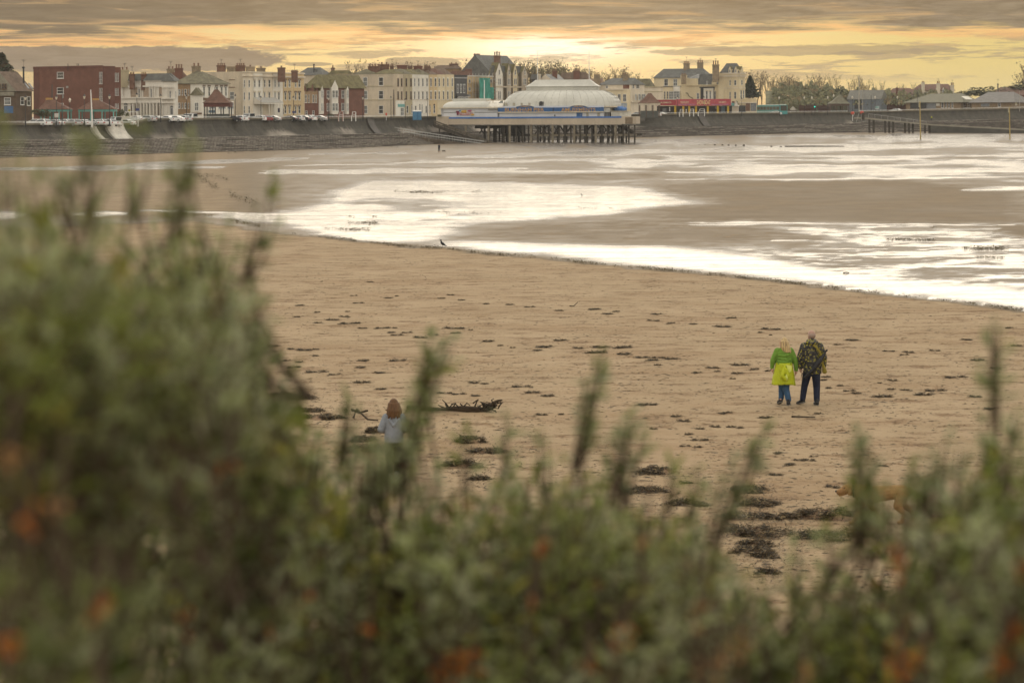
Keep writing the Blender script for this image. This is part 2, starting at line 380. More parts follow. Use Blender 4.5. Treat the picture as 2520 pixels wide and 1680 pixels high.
# trampled clods and print edges standing a little above the dry sand
sandmat = m
rc_ = random.Random(8); mcl = MB()
for k in range(15000):
    v = 600 + 850*rc_.random()**.9; u = rc_.uniform(380, 2600); wl0 = float(np.interp(u, [a for a, b in WRACK], [b for a, b in WRACK]))
    if v < wl0 + 25 or fbm(np.array(u*.006 + 2), np.array(v*.02), 3) < rc_.uniform(.2, .65): continue
    a_, b_ = ray(u, v); Y = -H/b_; X = a_*Y; z = float(zsand(X, Y)); r_ = rc_.uniform(.04, .14); hh = r_*rc_.uniform(.10, .26); th0 = rc_.uniform(0, 6.28)
    ringv = [(X + r_*rc_.uniform(.7, 1.2)*1.3*math.cos(th0 + j*1.2566), Y + r_*rc_.uniform(.6, 1.1)*math.sin(th0 + j*1.2566), z - .004) for j in range(5)]
    mcl.add(ringv + [(X + rc_.uniform(-.3, .3)*r_, Y + rc_.uniform(-.3, .3)*r_, z + hh)], [(j, (j+1) % 5, 5) for j in range(5)], sandmat)
ocl = mcl.build('trampled_sand', kind='stuff', smooth=True); ocl['label'] = 'low trampled clods on the dry sand'

# the dune the camera stands on
mb = MB(); xs = np.linspace(-26, 26, 40); ys = np.concatenate([np.linspace(-12, 12, 30), np.linspace(13, 33, 16)])
dm = M('dune_leaf_litter', (.085, .068, .04), .95, .3, 2.0, .4)
def zdune(x, y): return 5.35*float(sstep(y, 27, 2.0)) - .12 + .25*(float(fbm(np.array(x*.25+9), np.array(y*.25+4), 3)) - .5)
vs = [(x, y, zdune(x, y)) for y in ys for x in xs]; k = len(xs)
mb.add(vs, [(j*k+i, j*k+i+1, (j+1)*k+i+1, (j+1)*k+i) for j in range(len(ys)-1) for i in range(k-1)], dm)
mb.build('dune', smooth=True, kind='structure')

# ---------------------------------------------------------------- sea wall, steps, promenade
base_pts = [Vector((( u-CU)/F*Y, Y)) for u, Y in zip(UB, YB)]
def resample(pts, step):
    out = [pts[0].copy()]; 
    for a, b in zip(pts[:-1], pts[1:]):
        L = (b-a).length; n = max(1, round(L/step))
        for i in range(1, n+1): out.append(a + (b-a)*i/n)
    return out
# smooth the plan line a little
bl = resample(base_pts, 5.0)
for it in range(20): bl = [bl[0]] + [(bl[i-1] + bl[i]*2 + bl[i+1])/4 for i in range(1, len(bl)-1)] + [bl[-1]]
def nrm(i):
    d = (bl[min(i+1, len(bl)-1)] - bl[max(i-1, 0)]).normalized(); return Vector((-d.y, d.x)), d     # inland normal
TOPU = [-260, 336, 337, 400, 820, 1070, 1566, 1980, 2090, 2130, 2520, 2950]
TOPV = [304, 303, 290.5, 291, 289.5, 286, 281, 276.5, 275.5, 274.5, 265.7, 256]
FOOTU = [-260, 0, 400, 820, 925, 1566, 1980, 2095, 2130, 2300, 2520, 2950]
FOOTV = [347, 344, 341, 330.5, 329, 313.6, 305.5, 304, 299, 297.9, 292, 283]
BASEU = [-260, 0, 500, 840, 1032, 1566, 1980, 2190, 2520, 2950]
BASEV = [399, 390, 375, 366, 356, 337.7, 327, 323, 322, 321]
STA = []
for i in range(len(bl)):
    nn, d = nrm(i); b = bl[i]
    def zat(off, U, V):
        q2 = b + nn*off; u = CU + F*q2.x/q2.y
        return q2, at(u, float(np.interp(u, U, V)), q2.y).z, u
    pb, zb, ub = zat(0, BASEU, BASEV); zb = min(zb, float(zsand(pb.x, pb.y)) + .05)
    pf, zf, uf = zat(8.0, FOOTU, FOOTV); pt, zt, ut = zat(10.6, TOPU, TOPV)
    STA.append(dict(n=nn, d=d, pb=pb, zb=zb, pf=pf, zf=zf, pt=pt, zt=zt, u=ut))
conc = bpy.data.materials.new('stained_concrete'); conc.use_nodes = True; n = conc.node_tree; q = NG(n); p = n.nodes['Principled BSDF']
t = q.n('ShaderNodeTexCoord'); gz = q.n('ShaderNodeAttribute', attribute_name='up').outputs['Fac']
P3 = t.outputs['Object']
a = q.noise(q.scale(P3, (.5, .5, .10)), 1.2, 6, .65); b2 = q.noise(q.scale(P3, (.05, .05, .05)), 1.0, 3, .5)
a3 = q.noise(q.scale(P3, (1.3, 1.3, .16)), 1.0, 5, .7)
c = q.mix(q.ss(a, .3, .7), (.036, .032, .024), (.078, .069, .053))
spl = q.m('MULTIPLY', q.ss(q.m('ADD', gz, q.m('MULTIPLY', q.m('SUBTRACT', a3, .5), .9)), .42, .18), q.ss(b2, .52, .63))
c = q.mix(q.m('MULTIPLY', spl, .8), c, (.42, .37, .31))
n.links.new(c, p.inputs['Base Color']); p.inputs['Roughness'].default_value = .85
cap_m = M('coping', (.16, .14, .10), .85, .25, .8)
stepm = [M('step_stone', (.105, .088, .072), .55, .35, .6, fine=.5), M('step_stone_dark', (.07, .06, .05), .5, .35, .6, fine=.5)]
nosem = M('pale_nosing', (.40, .36, .31), .5, .4, .8, fine=.4)
wetm = M('wet_tread', (.30, .27, .23), .22, .3, 1.0, spec=.6)
pale = M('pale_paint', (.55, .52, .46), .8, .2, .8)
PROF = [(0.0, 0.0), (-.9*0 + .55, .12), (1.25, .30), (1.8, .50), (2.15, .70), (2.25, .84), (2.2, .94)]   # inland offset from the foot, height fraction
def wall_strip(i0, i1, name, parent):
    mbw = MB(); ups = []
    vs = []
    for s in STA[i0:i1+1]:
        for off, fr in PROF:
            p2 = s['pf'] + s['n']*off; vs.append((p2.x, p2.y, s['zf'] + (s['zt'] - .35 - s['zf'])*fr/.94)); ups.append(fr)
        p2 = s['pf'] + s['n']*3.4; vs.append((p2.x, p2.y, s['zt'] - .35)); ups.append(1)
        vs.append((p2.x, p2.y, s['zf'] - 2)); ups.append(0)
    m_ = len(PROF) + 2; fs_ = []
    L = i1 - i0
    for j in range(L):
        for k2 in range(m_-1): fs_.append((j*m_+k2, j*m_+k2+1, (j+1)*m_+k2+1, (j+1)*m_+k2))
    fs_.append(tuple(range(m_))); fs_.append(tuple(L*m_ + k2 for k2 in reversed(range(m_))))
    mbw.add(vs, fs_, conc); o = mbw.build(name, parent)
    aa = o.data.attributes.new('up', 'FLOAT', 'POINT'); aa.data.foreach_set('value', np.array(ups, 'f'))
    return o
def sta_i(u): return min(range(len(STA)), key=lambda i: abs(STA[i]['u'] - u))
secs = [(0, sta_i(336) , 'low curved concrete sea wall before the red brick block'), (sta_i(336), sta_i(1085), 'long dark curved sea wall left of the pier'),
        (sta_i(1085), sta_i(2092), 'curved concrete sea wall right of the pier'), (sta_i(2092), len(STA)-1, 'far curved sea wall behind the sloping jetty')]
for i0, i1, lab in secs:
    c0 = STA[(i0+i1)//2]
    rt = thing('sea_wall', lab, 'sea wall', (c0['pf'].x, c0['pf'].y, c0['zf']), 'sections of the curved sea wall')
    j = i0
    while j < i1:                                   # cast panels, with a narrow open joint between neighbours
        j2 = min(j+2, i1)
        o = wall_strip(j, j2, 'wall_panel', rt)
        dd = STA[j]['d']; o.location = (0, 0, 0)
        for k2, vtx in enumerate(o.data.vertices):
            if k2 < len(PROF): vtx.co.x += dd.x*.06 + STA[j]['n'].x*random.uniform(-.02, .05); vtx.co.y += dd.y*.06
        j = j2
    mbc = MB()
    for j in range(i0, i1):
        A, Bq = STA[j], STA[j+1]
        a0 = A['pf'] + A['n']*2.0; a1 = A['pf'] + A['n']*3.5; b0 = Bq['pf'] + Bq['n']*2.0; b1 = Bq['pf'] + Bq['n']*3.5
        z0, z1 = A['zt'], Bq['zt']
        vs = [(a0.x, a0.y, z0-.345), (b0.x, b0.y, z1-.345), (b1.x, b1.y, z1-.345), (a1.x, a1.y, z0-.345), (a0.x, a0.y, z0), (b0.x, b0.y, z1), (b1.x, b1.y, z1), (a1.x, a1.y, z0)]
        mbc.add(vs, [(0, 1, 2, 3), (4, 7, 6, 5), (0, 4, 5, 1), (2, 6, 7, 3)] + ([(0, 3, 7, 4)] if j == i0 else []) + ([(1, 5, 6, 2)] if j == i1-1 else []), cap_m)
    mbc.build('coping', rt)
    # steps below: each course is a part, its blocks uneven
    rs = thing('stepped_revetment', lab.replace('curved', 'stone stepped revetment below the').replace('concrete sea wall', 'wall').replace('sea wall', 'wall')[:90], 'steps', (c0['pb'].x, c0['pb'].y, c0['zb']), 'stepped revetments at the foot of the wall')
    NS = 11
    for k2 in range(NS):
        mbs = MB()
        for j in range(i0, i1):
            A, Bq = STA[j], STA[j+1]
            nb_ = 4
            for b_ in range(nb_):
                f0 = b_/nb_ + .006; f1 = (b_+1)/nb_ - .006
                rz = random.uniform(-.012, .012); ro = random.uniform(-.03, .03)
                def P(f, off, zfr, add=0.0):
                    pb = A['pb'].lerp(Bq['pb'], f); pf = A['pf'].lerp(Bq['pf'], f)
                    zb = A['zb']*(1-f) + Bq['zb']*f; zf = A['zf']*(1-f) + Bq['zf']*f
                    p2 = pb.lerp(pf, off); return (p2.x, p2.y, zb + (zf-zb)*zfr + add)
                o0 = k2/NS + ro*.03; o1 = (k2+1)/NS + .01; t0 = k2/NS; t1 = (k2+1)/NS
                vs = [P(f0, o0, t0, -.4), P(f1, o0, t0, -.4), P(f1, o0, t1, rz), P(f0, o0, t1, rz), P(f1, o1, t1, rz), P(f0, o1, t1, rz), P(f0, o1, t0, -.4), P(f1, o1, t0, -.4)]
                ri = random.random()
                mt = stepm[0] if ri < .7 else stepm[1]
                mbs.add(vs, [(0, 1, 2, 3), (0, 3, 5, 6), (1, 7, 4, 2)], mt)
                mbs.add([vs[3], vs[2], vs[4], vs[5]], [(0, 1, 2, 3)], wetm if random.random() < .55 else mt)
                # pale nosing strip standing proud along the top of the riser, lost here and there
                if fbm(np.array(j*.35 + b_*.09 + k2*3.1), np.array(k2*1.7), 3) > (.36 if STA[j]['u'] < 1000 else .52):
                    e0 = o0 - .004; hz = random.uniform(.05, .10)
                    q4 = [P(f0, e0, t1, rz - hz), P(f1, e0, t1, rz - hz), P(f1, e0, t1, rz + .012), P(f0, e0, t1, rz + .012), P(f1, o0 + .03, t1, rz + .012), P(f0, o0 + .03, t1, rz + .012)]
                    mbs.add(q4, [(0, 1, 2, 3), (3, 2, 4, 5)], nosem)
        mbs.build('step', rs)
# promenade and the town's ground behind it
mb = MB(); pm = M('promenade_paving', (.22, .2, .17), .85, .15, .3); vs = []
for s in STA:
    for off, dz_ in ((2.6, -.95), (40, -.95), (400, -.6), (2600, 1.0)):
        p2 = s['pf'] + s['n']*off; vs.append((p2.x, p2.y, (s['zt'] if s['u'] > 337 else s['zt'] + .25) + dz_))
fs_ = [(j*4+k2, (j+1)*4+k2, (j+1)*4+k2+1, j*4+k2+1) for j in range(len(STA)-1) for k2 in range(3)]
mb.add(vs, fs_, pm); mb.build('promenade', kind='structure')
def zprom(X, Y):
    s = min(STA, key=lambda s: (s['pt'].x - X)**2 + (s['pt'].y - Y)**2); return (s['zt'] if s['u'] > 337 else s['zt'] + .25) - .95
# painted ribs / flights of steps standing out of the wall
def buttress(u, wd, mat, label):
    i = sta_i(u); s = STA[i]
    rt = thing('wall_buttress', label, 'buttress', (s['pf'].x, s['pf'].y, s['zf']), 'ribs standing out of the sea wall')
    m2 = MB(); d = s['d']; vs = []
    c2 = s['pf'] + d*0
    for e in (0, 1):
        for off, fr in PROF:
            p2 = c2 + d*(e*wd) + s['n']*(off - .75 + .3*fr); vs.append((p2.x, p2.y, s['zf'] - .1 + (s['zt'] + .05 - s['zf'])*fr/.94))
        for off, fr in ((3.0, 1.02), (3.0, 0)):
            p2 = c2 + d*(e*wd) + s['n']*off; vs.append((p2.x, p2.y, s['zf'] + (s['zt'] - s['zf'])*fr))
    k = len(PROF) + 2
    m2.add(vs, [tuple(range(k)), tuple(reversed(range(k, 2*k)))] + [(a, a+k, (a+1) % k + k, (a+1) % k) for a in range(k)], mat)
    m2.build('rib', rt)
buttress(200, 1.6, pale, 'white painted curved wall end with a rust stain by the gap')
buttress(236, 6.0, pale, 'wide pale curved wall end right of the wall gap')
buttress(897, 3.0, stepm[1], 'dark buttress on the sea wall before the beige gable')
buttress(1714, 3.0, stepm[1], 'dark buttress on the sea wall below the red arcade')
# white railing on the wall
white = M('white_paint', (.74, .73, .70), .5, .06, 2)
steel = M('galvanised_steel', (.42, .42, .40), .4, .1, 3, metal=.6)
def railing(ua, ub, off, ht, label, mat=white, step=1, r=.035):
    i0, i1 = sta_i(ua), sta_i(ub); s0 = STA[i0]
    rt = thing('railing', label, 'railing', (s0['pt'].x, s0['pt'].y, s0['zt']), 'white railings along the sea wall')
    pts = [Vector((*(s['pf'] + s['n']*off), s['zt'])) for s in STA[i0:i1+1]]
    if len(pts) < 2: return
    for nm, hh in (('top_rail', ht), ('mid_rail', ht*.5)):
        m2 = MB(); m2.tube([q_ + Vector((0, 0, hh)) for q_ in pts], r, mat, 5); m2.build(nm, rt)
    proto = None
    for q_ in pts[::step]:
        if proto is None:
            m2 = MB(); m2.tube([(0, 0, -.02), (0, 0, ht)], r*1.1, mat, 5); proto = m2.build('post', rt, origin=(0, 0, 0)); o = proto
        else: o = proto.copy(); COL.objects.link(o)
        o.parent = rt; o.location = q_ - rt.location
railing(-200, 335, 2.7, .35, 'low white railing on the wall before the parked cars')
railing(430, 1055, 2.7, .32, 'white railing on the long wall left of the pier')
railing(1570, 2085, 2.7, .32, 'white railing on the wall right of the pier')
railing(2130, 2700, 2.7, .32, 'white railing on the far wall behind the jetty')
# ---------------------------------------------------------------- buildings
def Z1(x, y): return x/5.6, 110 + y/5.6
def Z2(x, y): return 400 + x/5.6, 110 + y/5.6
def Z3(x, y): return 800 + x/5.6, 110 + y/5.6
def Z4(x, y): return 1060 + x/4.3556, 110 + y/4.3556
def Z5(x, y): return 1560 + x/5.6, 110 + y/5.6
def Z6(x, y): return 1900 + x/3.7935, 110 + y/3.7935
class Face:
    def __init__(s, P, d, nrm_): s.P = Vector((P[0], P[1])); s.d = Vector((d[0], d[1])); s.n = Vector((nrm_[0], nrm_[1]))
    def on(s, u, v):
        a, b = ray(u, v)      # point Y*(a,1); (Y*(a,1)-P).n = 0
        Y = s.P.dot(s.n)/(Vector((a, 1)).dot(s.n)); q = Vector((a*Y, Y))
        return (q - s.P).dot(s.d), H + b*Y
    def pt(s, t, z, off=0.0):
        q = s.P + s.d*t + s.n*off; return Vector((q.x, q.y, z))
    def box(s, mb, t0, t1, z0, z1, o0, o1, mat):
        a = s.pt(t0, z0, o0); mb.box(a, s.pt(t1, z0, o0) - a, s.pt(t0, z0, o1) - a, (0, 0, z1 - z0), mat)
    def quad(s, mb, pts, off, mat):
        mb.add([s.pt(t, z, off) for t, z in pts], [tuple(range(len(pts)))], mat)
glass = M('dark_glass', (.035, .04, .045), .12, .4, .8, spec=.6)
glassc = M('curtained_glass', (.09, .085, .075), .2, .5, .8, spec=.5)
glassl = M('pale_glass', (.16, .17, .17), .12, .3, .8, spec=.6)
trim_br = M('brown_trim', (.16, .10, .065), .8)
slate = M('slate', (.115, .115, .105), .65, .3, .9, .25, fine=.5)
slate2 = M('mossy_slate', (.15, .135, .085), .8, .4, .7, .25, fine=.5)
tile = M('red_clay_tile', (.14, .075, .053), .8, .3, .9, .25, fine=.5)
tileb = M('brown_tile', (.15, .105, .075), .8, .3, .9, .25, fine=.5)
tileg = M('mossy_tile', (.155, .135, .065), .85, .35, .8, .25, fine=.5)
redbr = M('red_brick', (.165, .075, .053), .9, .16, .7, fine=.3)
redbr2 = M('shaded_red_brick', (.135, .06, .045), .9, .16, .7, fine=.3)
brick = M('chimney_brick', (.17, .095, .065), .9, .3, 1.0, fine=.4)
stonec = M('chimney_stone', (.27, .21, .14), .9, .3, 1.0, fine=.4)
cream = M('cream_render', (.64, .56, .44), .85, .14, .35, st=(1, 1, .3), fine=.10)
white_r = M('white_render', (.70, .66, .58), .85, .1, .35, st=(1, 1, .3), fine=.08)
beige = M('beige_render', (.52, .44, .33), .85, .16, .35, st=(1, 1, .3), fine=.15)
tan = M('tan_render', (.56, .43, .25), .85, .12, .35, st=(1, 1, .3), fine=.12)
tanl = M('pale_yellow_render', (.64, .54, .36), .85, .1, .35, st=(1, 1, .3), fine=.10)
tand = M('drab_render', (.42, .36, .24), .85, .12, .35, st=(1, 1, .3), fine=.12)
brownr = M('brown_brick', (.27, .18, .10), .9, .2, .6, fine=.3)
darkg = M('charcoal_render', (.085, .085, .088), .8, .15, .5)
potm = M('chimney_pot', (.20, .11, .07), .9)
black = M('black_paint', (.03, .03, .03), .5)
winw = M('white_frame', (.66, .65, .62), .5, .06)
class Bld:
    def __init__(s, name, label, cv, x0, x1, x2, ytop, Y, ang, mat, zb=None, cat='building', group=None, ext=0.0, yref=None):
        s.cv = cv; a = R(ang); s.dv = Vector((math.sin(a), math.cos(a))); s.gv = Vector((-math.cos(a), math.sin(a)))
        u1, vt = cv(x1, ytop); k1, _ = ray(u1, vt); s.P1 = Vector((k1*Y, Y)); s.Y = Y
        s.zt = at(u1, vt, Y).z
        s.zb = (zprom(s.P1.x, Y) - .3) if zb is None else zb
        def solve(d, x):
            k, _ = ray(*cv(x, ytop)); return (k*s.P1.y - s.P1.x)/(d.x - k*d.y)
        s.W = solve(s.gv, x0); s.L = solve(s.dv, x2) if x2 > x1 else ext
        s.P0 = s.P1 + s.gv*s.W; s.P2 = s.P1 + s.dv*s.L; s.P3 = s.P0 + s.dv*s.L
        s.G = Face(s.P1, s.gv, -s.dv); s.Fc = Face(s.P1, s.dv, -s.gv)
        c = (s.P0 + s.P2)/2
        s.rt = thing(name, label, cat, (c.x, c.y, s.zb), group)
        mb = MB(); a3 = Vector((s.P1.x, s.P1.y, s.zb)); mb.box(a3, (*(s.gv*s.W), 0), (*(s.dv*s.L), 0), (0, 0, s.zt - s.zb), mat)
        s.mat = mat; mb.build('wall', s.rt)
    def rect(s, fc, x0, y0, x1, y1):
        t0, z1 = fc.on(*s.cv(x0, y0)); t1, z0 = fc.on(*s.cv(x1, y1))
        return min(t0, t1), max(t0, t1), min(z0, z1), max(z0, z1)
    def slab(s, fc, x0, y0, x1, y1, mat, name='panel', d=.12, o=0.0, parent=None):
        t0, t1, z0, z1 = s.rect(fc, x0, y0, x1, y1); mb = MB(); fc.box(mb, t0, t1, z0, z1, o - .02, o + d, mat)
        return mb.build(name, parent or s.rt)
    def win(s, fc, x0, y0, x1, y1, o=0.0, fm=None, gm=None, hood=None, bars=1, vb=0, arch=False):
        t0, t1, z0, z1 = s.rect(fc, x0, y0, x1, y1); fm = fm or winw; gm = gm or random.choice((glass, glass, glass, glassc, glassl))
        mb = MB(); fw = min(.09, (t1 - t0)*.14); d0, d1 = o - .02, o + .09
        fc.box(mb, t0, t0+fw, z0, z1, d0, d1, fm); fc.box(mb, t1-fw, t1, z0, z1, d0, d1, fm)
        fc.box(mb, t0+fw, t1-fw, z1-fw, z1, d0, d1, fm); fc.box(mb, t0-.05, t1+.05, z0-.1, z0, d0, d1+.06, fm); fc.box(mb, t0+fw, t1-fw, z0, z0+fw, d0, d1, fm)
        for i in range(bars):
            zc = z0 + (z1-z0)*(i+1)/(bars+1); fc.box(mb, t0+fw, t1-fw, zc-.035, zc+.035, d0, d1-.01, fm)
        for i in range(vb):
            tq = t0 + (t1-t0)*(i+1)/(vb+1); fc.box(mb, tq-.035, tq+.035, z0+fw, z1-fw, d0, d1-.012, fm)
        if hood is not None:
            hw = (t1-t0)*.16; fc.box(mb, t0-hw, t1+hw, z1+.02, z1+.28, d0, d1+.08, hood); fc.box(mb, t0-hw, t0-.01, z1-.3, z1+.02, d0, d1, hood); fc.box(mb, t1+.01, t1+hw, z1-.3, z1+.02, d0, d1, hood)
        if arch:
            tc_ = (t0+t1)/2; rr = (t1-t0)/2
            vs = [fc.pt(tc_ + rr*math.cos(q_*math.pi/8), z1 + rr*math.sin(q_*math.pi/8), o+.05) for q_ in range(9)]; mb.add(vs, [tuple(range(9))], gm)
        w_ = mb.build('window', s.rt)
        m2 = MB(); fc.box(m2, t0+fw*.9, t1-fw*.9, z0+fw*.9, z1-fw*.9, o - .02, o + .035, gm); m2.build('pane', w_)
        return w_
    def grid(s, fc, cols, rows, **k):
        for a, b in cols:
            for c, d in rows: s.win(fc, a, c, b, d, **k)
    def line(s, fc, x0, x1, y, h=.25, mat=None, d=.15, name='string_course', y2=None):
        t0, z0 = fc.on(*s.cv(x0, y)); t1, z1 = fc.on(*s.cv(x1, y)); zc = (z0+z1)/2
        mb = MB(); fc.box(mb, min(t0, t1), max(t0, t1), zc-h/2, zc+h/2, -.02, d, mat or s.mat); mb.build(name, s.rt)
    def roof(s, yr, mat, axis='d', i0=0.0, i1=0.0, over=.35, name='roof', gm=None, f=(0, 1), w=(0, 1), dz=0.0):
        # ridge along d or g; i0/i1 hip insets as fractions; f: span along d, w: span along g
        o = over; z0 = s.zt + .03 + dz
        def P(fd, fg, od=0, og=0):
            q = s.P1 + s.dv*(s.L*fd + od) + s.gv*(s.W*fg + og); return q
        c1 = P(f[0], w[0], -o, -o); c2 = P(f[1], w[0], o, -o); c3 = P(f[1], w[1], o, o); c0 = P(f[0], w[1], -o, o)
        fd = lambda k: f[0] + (f[1]-f[0])*k
        fg = lambda k: w[0] + (w[1]-w[0])*k
        if axis == 'd': A = P(fd(i0), fg(.5), -o if i0 == 0 else 0); Bq = P(fd(1-i1), fg(.5), o if i1 == 0 else 0)
        else: A = P(fd(.5), fg(i0), 0, -o if i0 == 0 else 0); Bq = P(fd(.5), fg(1-i1), 0, o if i1 == 0 else 0)
        Ym = (A.y + Bq.y)/2; u_ = CU + F*((A.x+Bq.x)/2)/Ym
        zr = at(u_, s.cv(0, yr)[1], Ym).z
        v3 = lambda p, z: (p.x, p.y, z)
        vs = [v3(c1, z0), v3(c2, z0), v3(c3, z0), v3(c0, z0), v3(A, zr), v3(Bq, zr)]
        mb = MB(); gm = gm or mat
        if axis == 'd':
            mb.add(vs, [(0, 1, 5, 4), (2, 3, 4, 5)], mat); mb.add(vs, [(1, 2, 5)], mat if i1 else gm); mb.add(vs, [(3, 0, 4)], mat if i0 else gm)
        else:
            mb.add(vs, [(1, 2, 5, 4), (3, 0, 4, 5)], mat); mb.add(vs, [(0, 1, 4)], mat if i0 else gm); mb.add(vs, [(2, 3, 5)], mat if i1 else gm)
        mb.add(vs, [(3, 2, 1, 0)], mat)
        return mb.build(name, s.rt)
    def chim(s, x0, y0, x1, y1, mat=None, pots=3, dY=4.0, par=None):
        Y = s.Y + dY; a = at(*s.cv(x0, y0), Y); b = at(*s.cv(x1, y1), Y); wd = b.x - a.x; dp = max(.8, wd*.7); mat = mat or brick
        ph = (a.z - b.z)*.28 if pots else 0
        mb = MB(); mb.box((a.x, Y, b.z - 2.5), (wd, 0, 0), (0, dp, 0), (0, 0, a.z - ph - b.z + 2.5), mat)
        mb.box((a.x-.12, Y-.12, a.z-ph-.35), (wd+.24, 0, 0), (0, dp+.24, 0), (0, 0, .3), mat)
        c = mb.build('chimney', s.rt)
        for i in range(pots):
            m2 = MB(); r = min(.22, wd/pots*.33); m2.lathe((a.x + wd*(i+.5)/pots, Y+dp/2, a.z-ph-.06), [(r, 0), (r*.85, ph*.8), (r*1.1, ph*.9), (r*1.1, ph+.06)], potm, 7); m2.build('chimney_pot', c)
# --- B1 gabled house at the far left
b = Bld('house', 'brown roofed gabled house left of the red brick block', Z1, -220, 215, 440, 645, 505, 25, M('dark_brown_brick', (.11, .075, .05), .9, .2, .6, fine=.3))
b.roof(372, tileb, 'd', gm=M('grey_render', (.24, .22, .17), .9)); b.slab(b.G, -200, 655, 200, 705, M('grey_render', None), 'jetty_beam', .3)
b.grid(b.G, [(0, 25), (45, 75), (85, 110)], [(540, 615)], fm=trim_br, o=.45); b.grid(b.G, [(60, 150)], [(730, 830)]); b.win(b.Fc, 280, 720, 330, 830); b.win(b.Fc, 370, 715, 415, 840)
b.chim(312, 305, 327, 370, black, 0, 3)
for xx in (330, 385):
    mbk = MB(); P_ = [at(*Z1(xx, 530), 507), at(*Z1(xx+22, 530), 507), at(*Z1(xx+80, 605), 504.5), at(*Z1(xx+60, 605), 504.5)]
    mbk.add([p_ for p_ in P_] + [p_ + Vector((0, .1, -.15)) for p_ in P_], [(0, 1, 2, 3), (0, 4, 5, 1), (2, 6, 7, 3), (1, 5, 6, 2), (3, 7, 4, 0)], glassl); mbk.build('skylight', b.rt)
# --- B2 red brick block
b = Bld('apartment_block', 'large flat roofed red brick block beside the gabled house', Z1, 460, 1420, 1582, 308, 525, 32, redbr)
b.line(b.G, 460, 1420, 312, .5, redbr2, .12, 'parapet'); b.line(b.Fc, 1420, 1582, 312, .5, redbr2, .12, 'parapet')
b.slab(b.Fc, 1422, 330, 1580, 1000, redbr2, 'side_wall', .08)
b.slab(b.G, 462, 330, 542, 1000, redbr2, 'recessed_bay', .05)
for yy in (380, 594, 808): b.win(b.G, 788, yy, 880, yy+86, vb=0)
b.slab(b.G, 915, 572, 942, 600, M('vent_grey', (.3, .3, .28)), 'vent'); b.slab(b.G, 858, 690, 878, 740, M('vent_grey', None), 'vent')
b.grid(b.G, [(1371, 1386), (1395, 1411)], [(378, 540), (600, 780)], bars=2)
t0, t1, z0, z1 = b.rect(b.Fc, 1582, 312, 1584, 900); mbk = MB(); qa = at(*Z1(1582, 318), 552); qb = at(*Z1(1660, 318), 549)
wng = Bld('apartment_block_wing', 'narrow red brick wing at the right end of the brick block', Z1, 1580, 1658, 1664, 312, 549, 40, redbr)
wng.grid(wng.G, [(1588, 1598), (1606, 1616), (1627, 1638)], [(390, 510), (600, 700), (812, 880)], bars=2)
for xx, yy in ((937, 262), (1062, 262), (1083, 262)):
    p_ = at(*Z1(xx, yy), 530); mbk = MB(); mbk.tube([(p_.x, p_.y, p_.z), (p_.x, p_.y, p_.z - 1.6)], .07, black, 5); mbk.build('antenna', b.rt)
# --- B3 white ornate villa terrace
b = Bld('terrace', 'cream ornate two storey terrace with arched arcade', Z1, 1664, 2420, 2452, 492, 552, 28, white_r)
b.roof(400, slate, 'g', .1, .1)
b.line(b.G, 1664, 2420, 575, .35, white_r, .3, 'cornice'); b.line(b.G, 1664, 2420, 500, .3, white_r, .2, 'cornice'); b.line(b.G, 1664, 2420, 735, .25, white_r, .35, 'balcony_edge'); b.line(b.G, 1664, 2420, 797, .3, white_r, .35, 'balcony_edge')
for xa, xb in ((1798, 1908), (1975, 2070), (2196, 2300)): b.slab(b.G, xa, 592, xb, 722, M('pink_stucco', (.40, .31, .23)), 'wall_panel', .03)
b.grid(b.G, [(1682, 1702), (1910, 1932), (2078, 2098), (2318, 2340)], [(612, 728)], arch=True, hood=white_r, gm=glassl)
for x_ in (1700, 1790, 1800, 1905, 1940, 1970, 2065, 2110, 2140, 2190, 2300, 2350): b.slab(b.G, x_-6, 580, x_+6, 730, white_r, 'pilaster', .22)
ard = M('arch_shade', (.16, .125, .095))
for x_, w_ in ((1815, 30), (1868, 26), (1920, 20), (1972, 26), (2008, 16), (2050, 18), (2098, 20), (2140, 24), (2190, 30), (2247, 26), (2310, 26)):
    b.win(b.G, x_-w_/2, 832, x_+w_/2, 985, bars=0, gm=ard, fm=white_r, arch=True)
for x_ in (1842, 1894, 1945, 1990, 2030, 2075, 2120, 2165, 2220, 2280): b.slab(b.G, x_-9, 805, x_+9, 985, white_r, 'pilaster', .3)
b.win(b.G, 1705, 838, 1765, 985, bars=0, gm=glassl, fm=white_r, arch=True)
b.chim(1655, 310, 1770, 440, tand, 2, 6); b.chim(1782, 378, 1852, 470, brick, 2, 4); b.chim(1943, 378, 2012, 480, brick, 3, 4)
b.win(b.G, 2125, 455, 2165, 500, o=-.3)
e = Bld('terrace_bay', 'projecting cream end bay with big ground floor arch', Z2, 0, 168, 200, 508, 548, 28, white_r)
e.roof(418, slate, 'd', .35, .35); e.line(e.G, 0, 168, 585, .35, white_r, .3, 'cornice'); e.line(e.G, -5, 172, 742, .3, white_r, .5, 'balcony_edge'); e.line(e.G, -5, 172, 800, .3, white_r, .4, 'balcony_edge')
e.win(e.G, 98, 640, 120, 735, arch=True, gm=glassl, hood=white_r); e.win(e.Fc, 176, 640, 186, 735); e.win(e.G, 105, 870, 150, 970, gm=glassl, arch=True, bars=0); e.win(e.G, -5, 825, 15, 975, gm=ard, bars=0)
for x_ in (5, 70, 85, 160): e.slab(e.G, x_-6, 590, x_+6, 975, white_r, 'pilaster', .2)
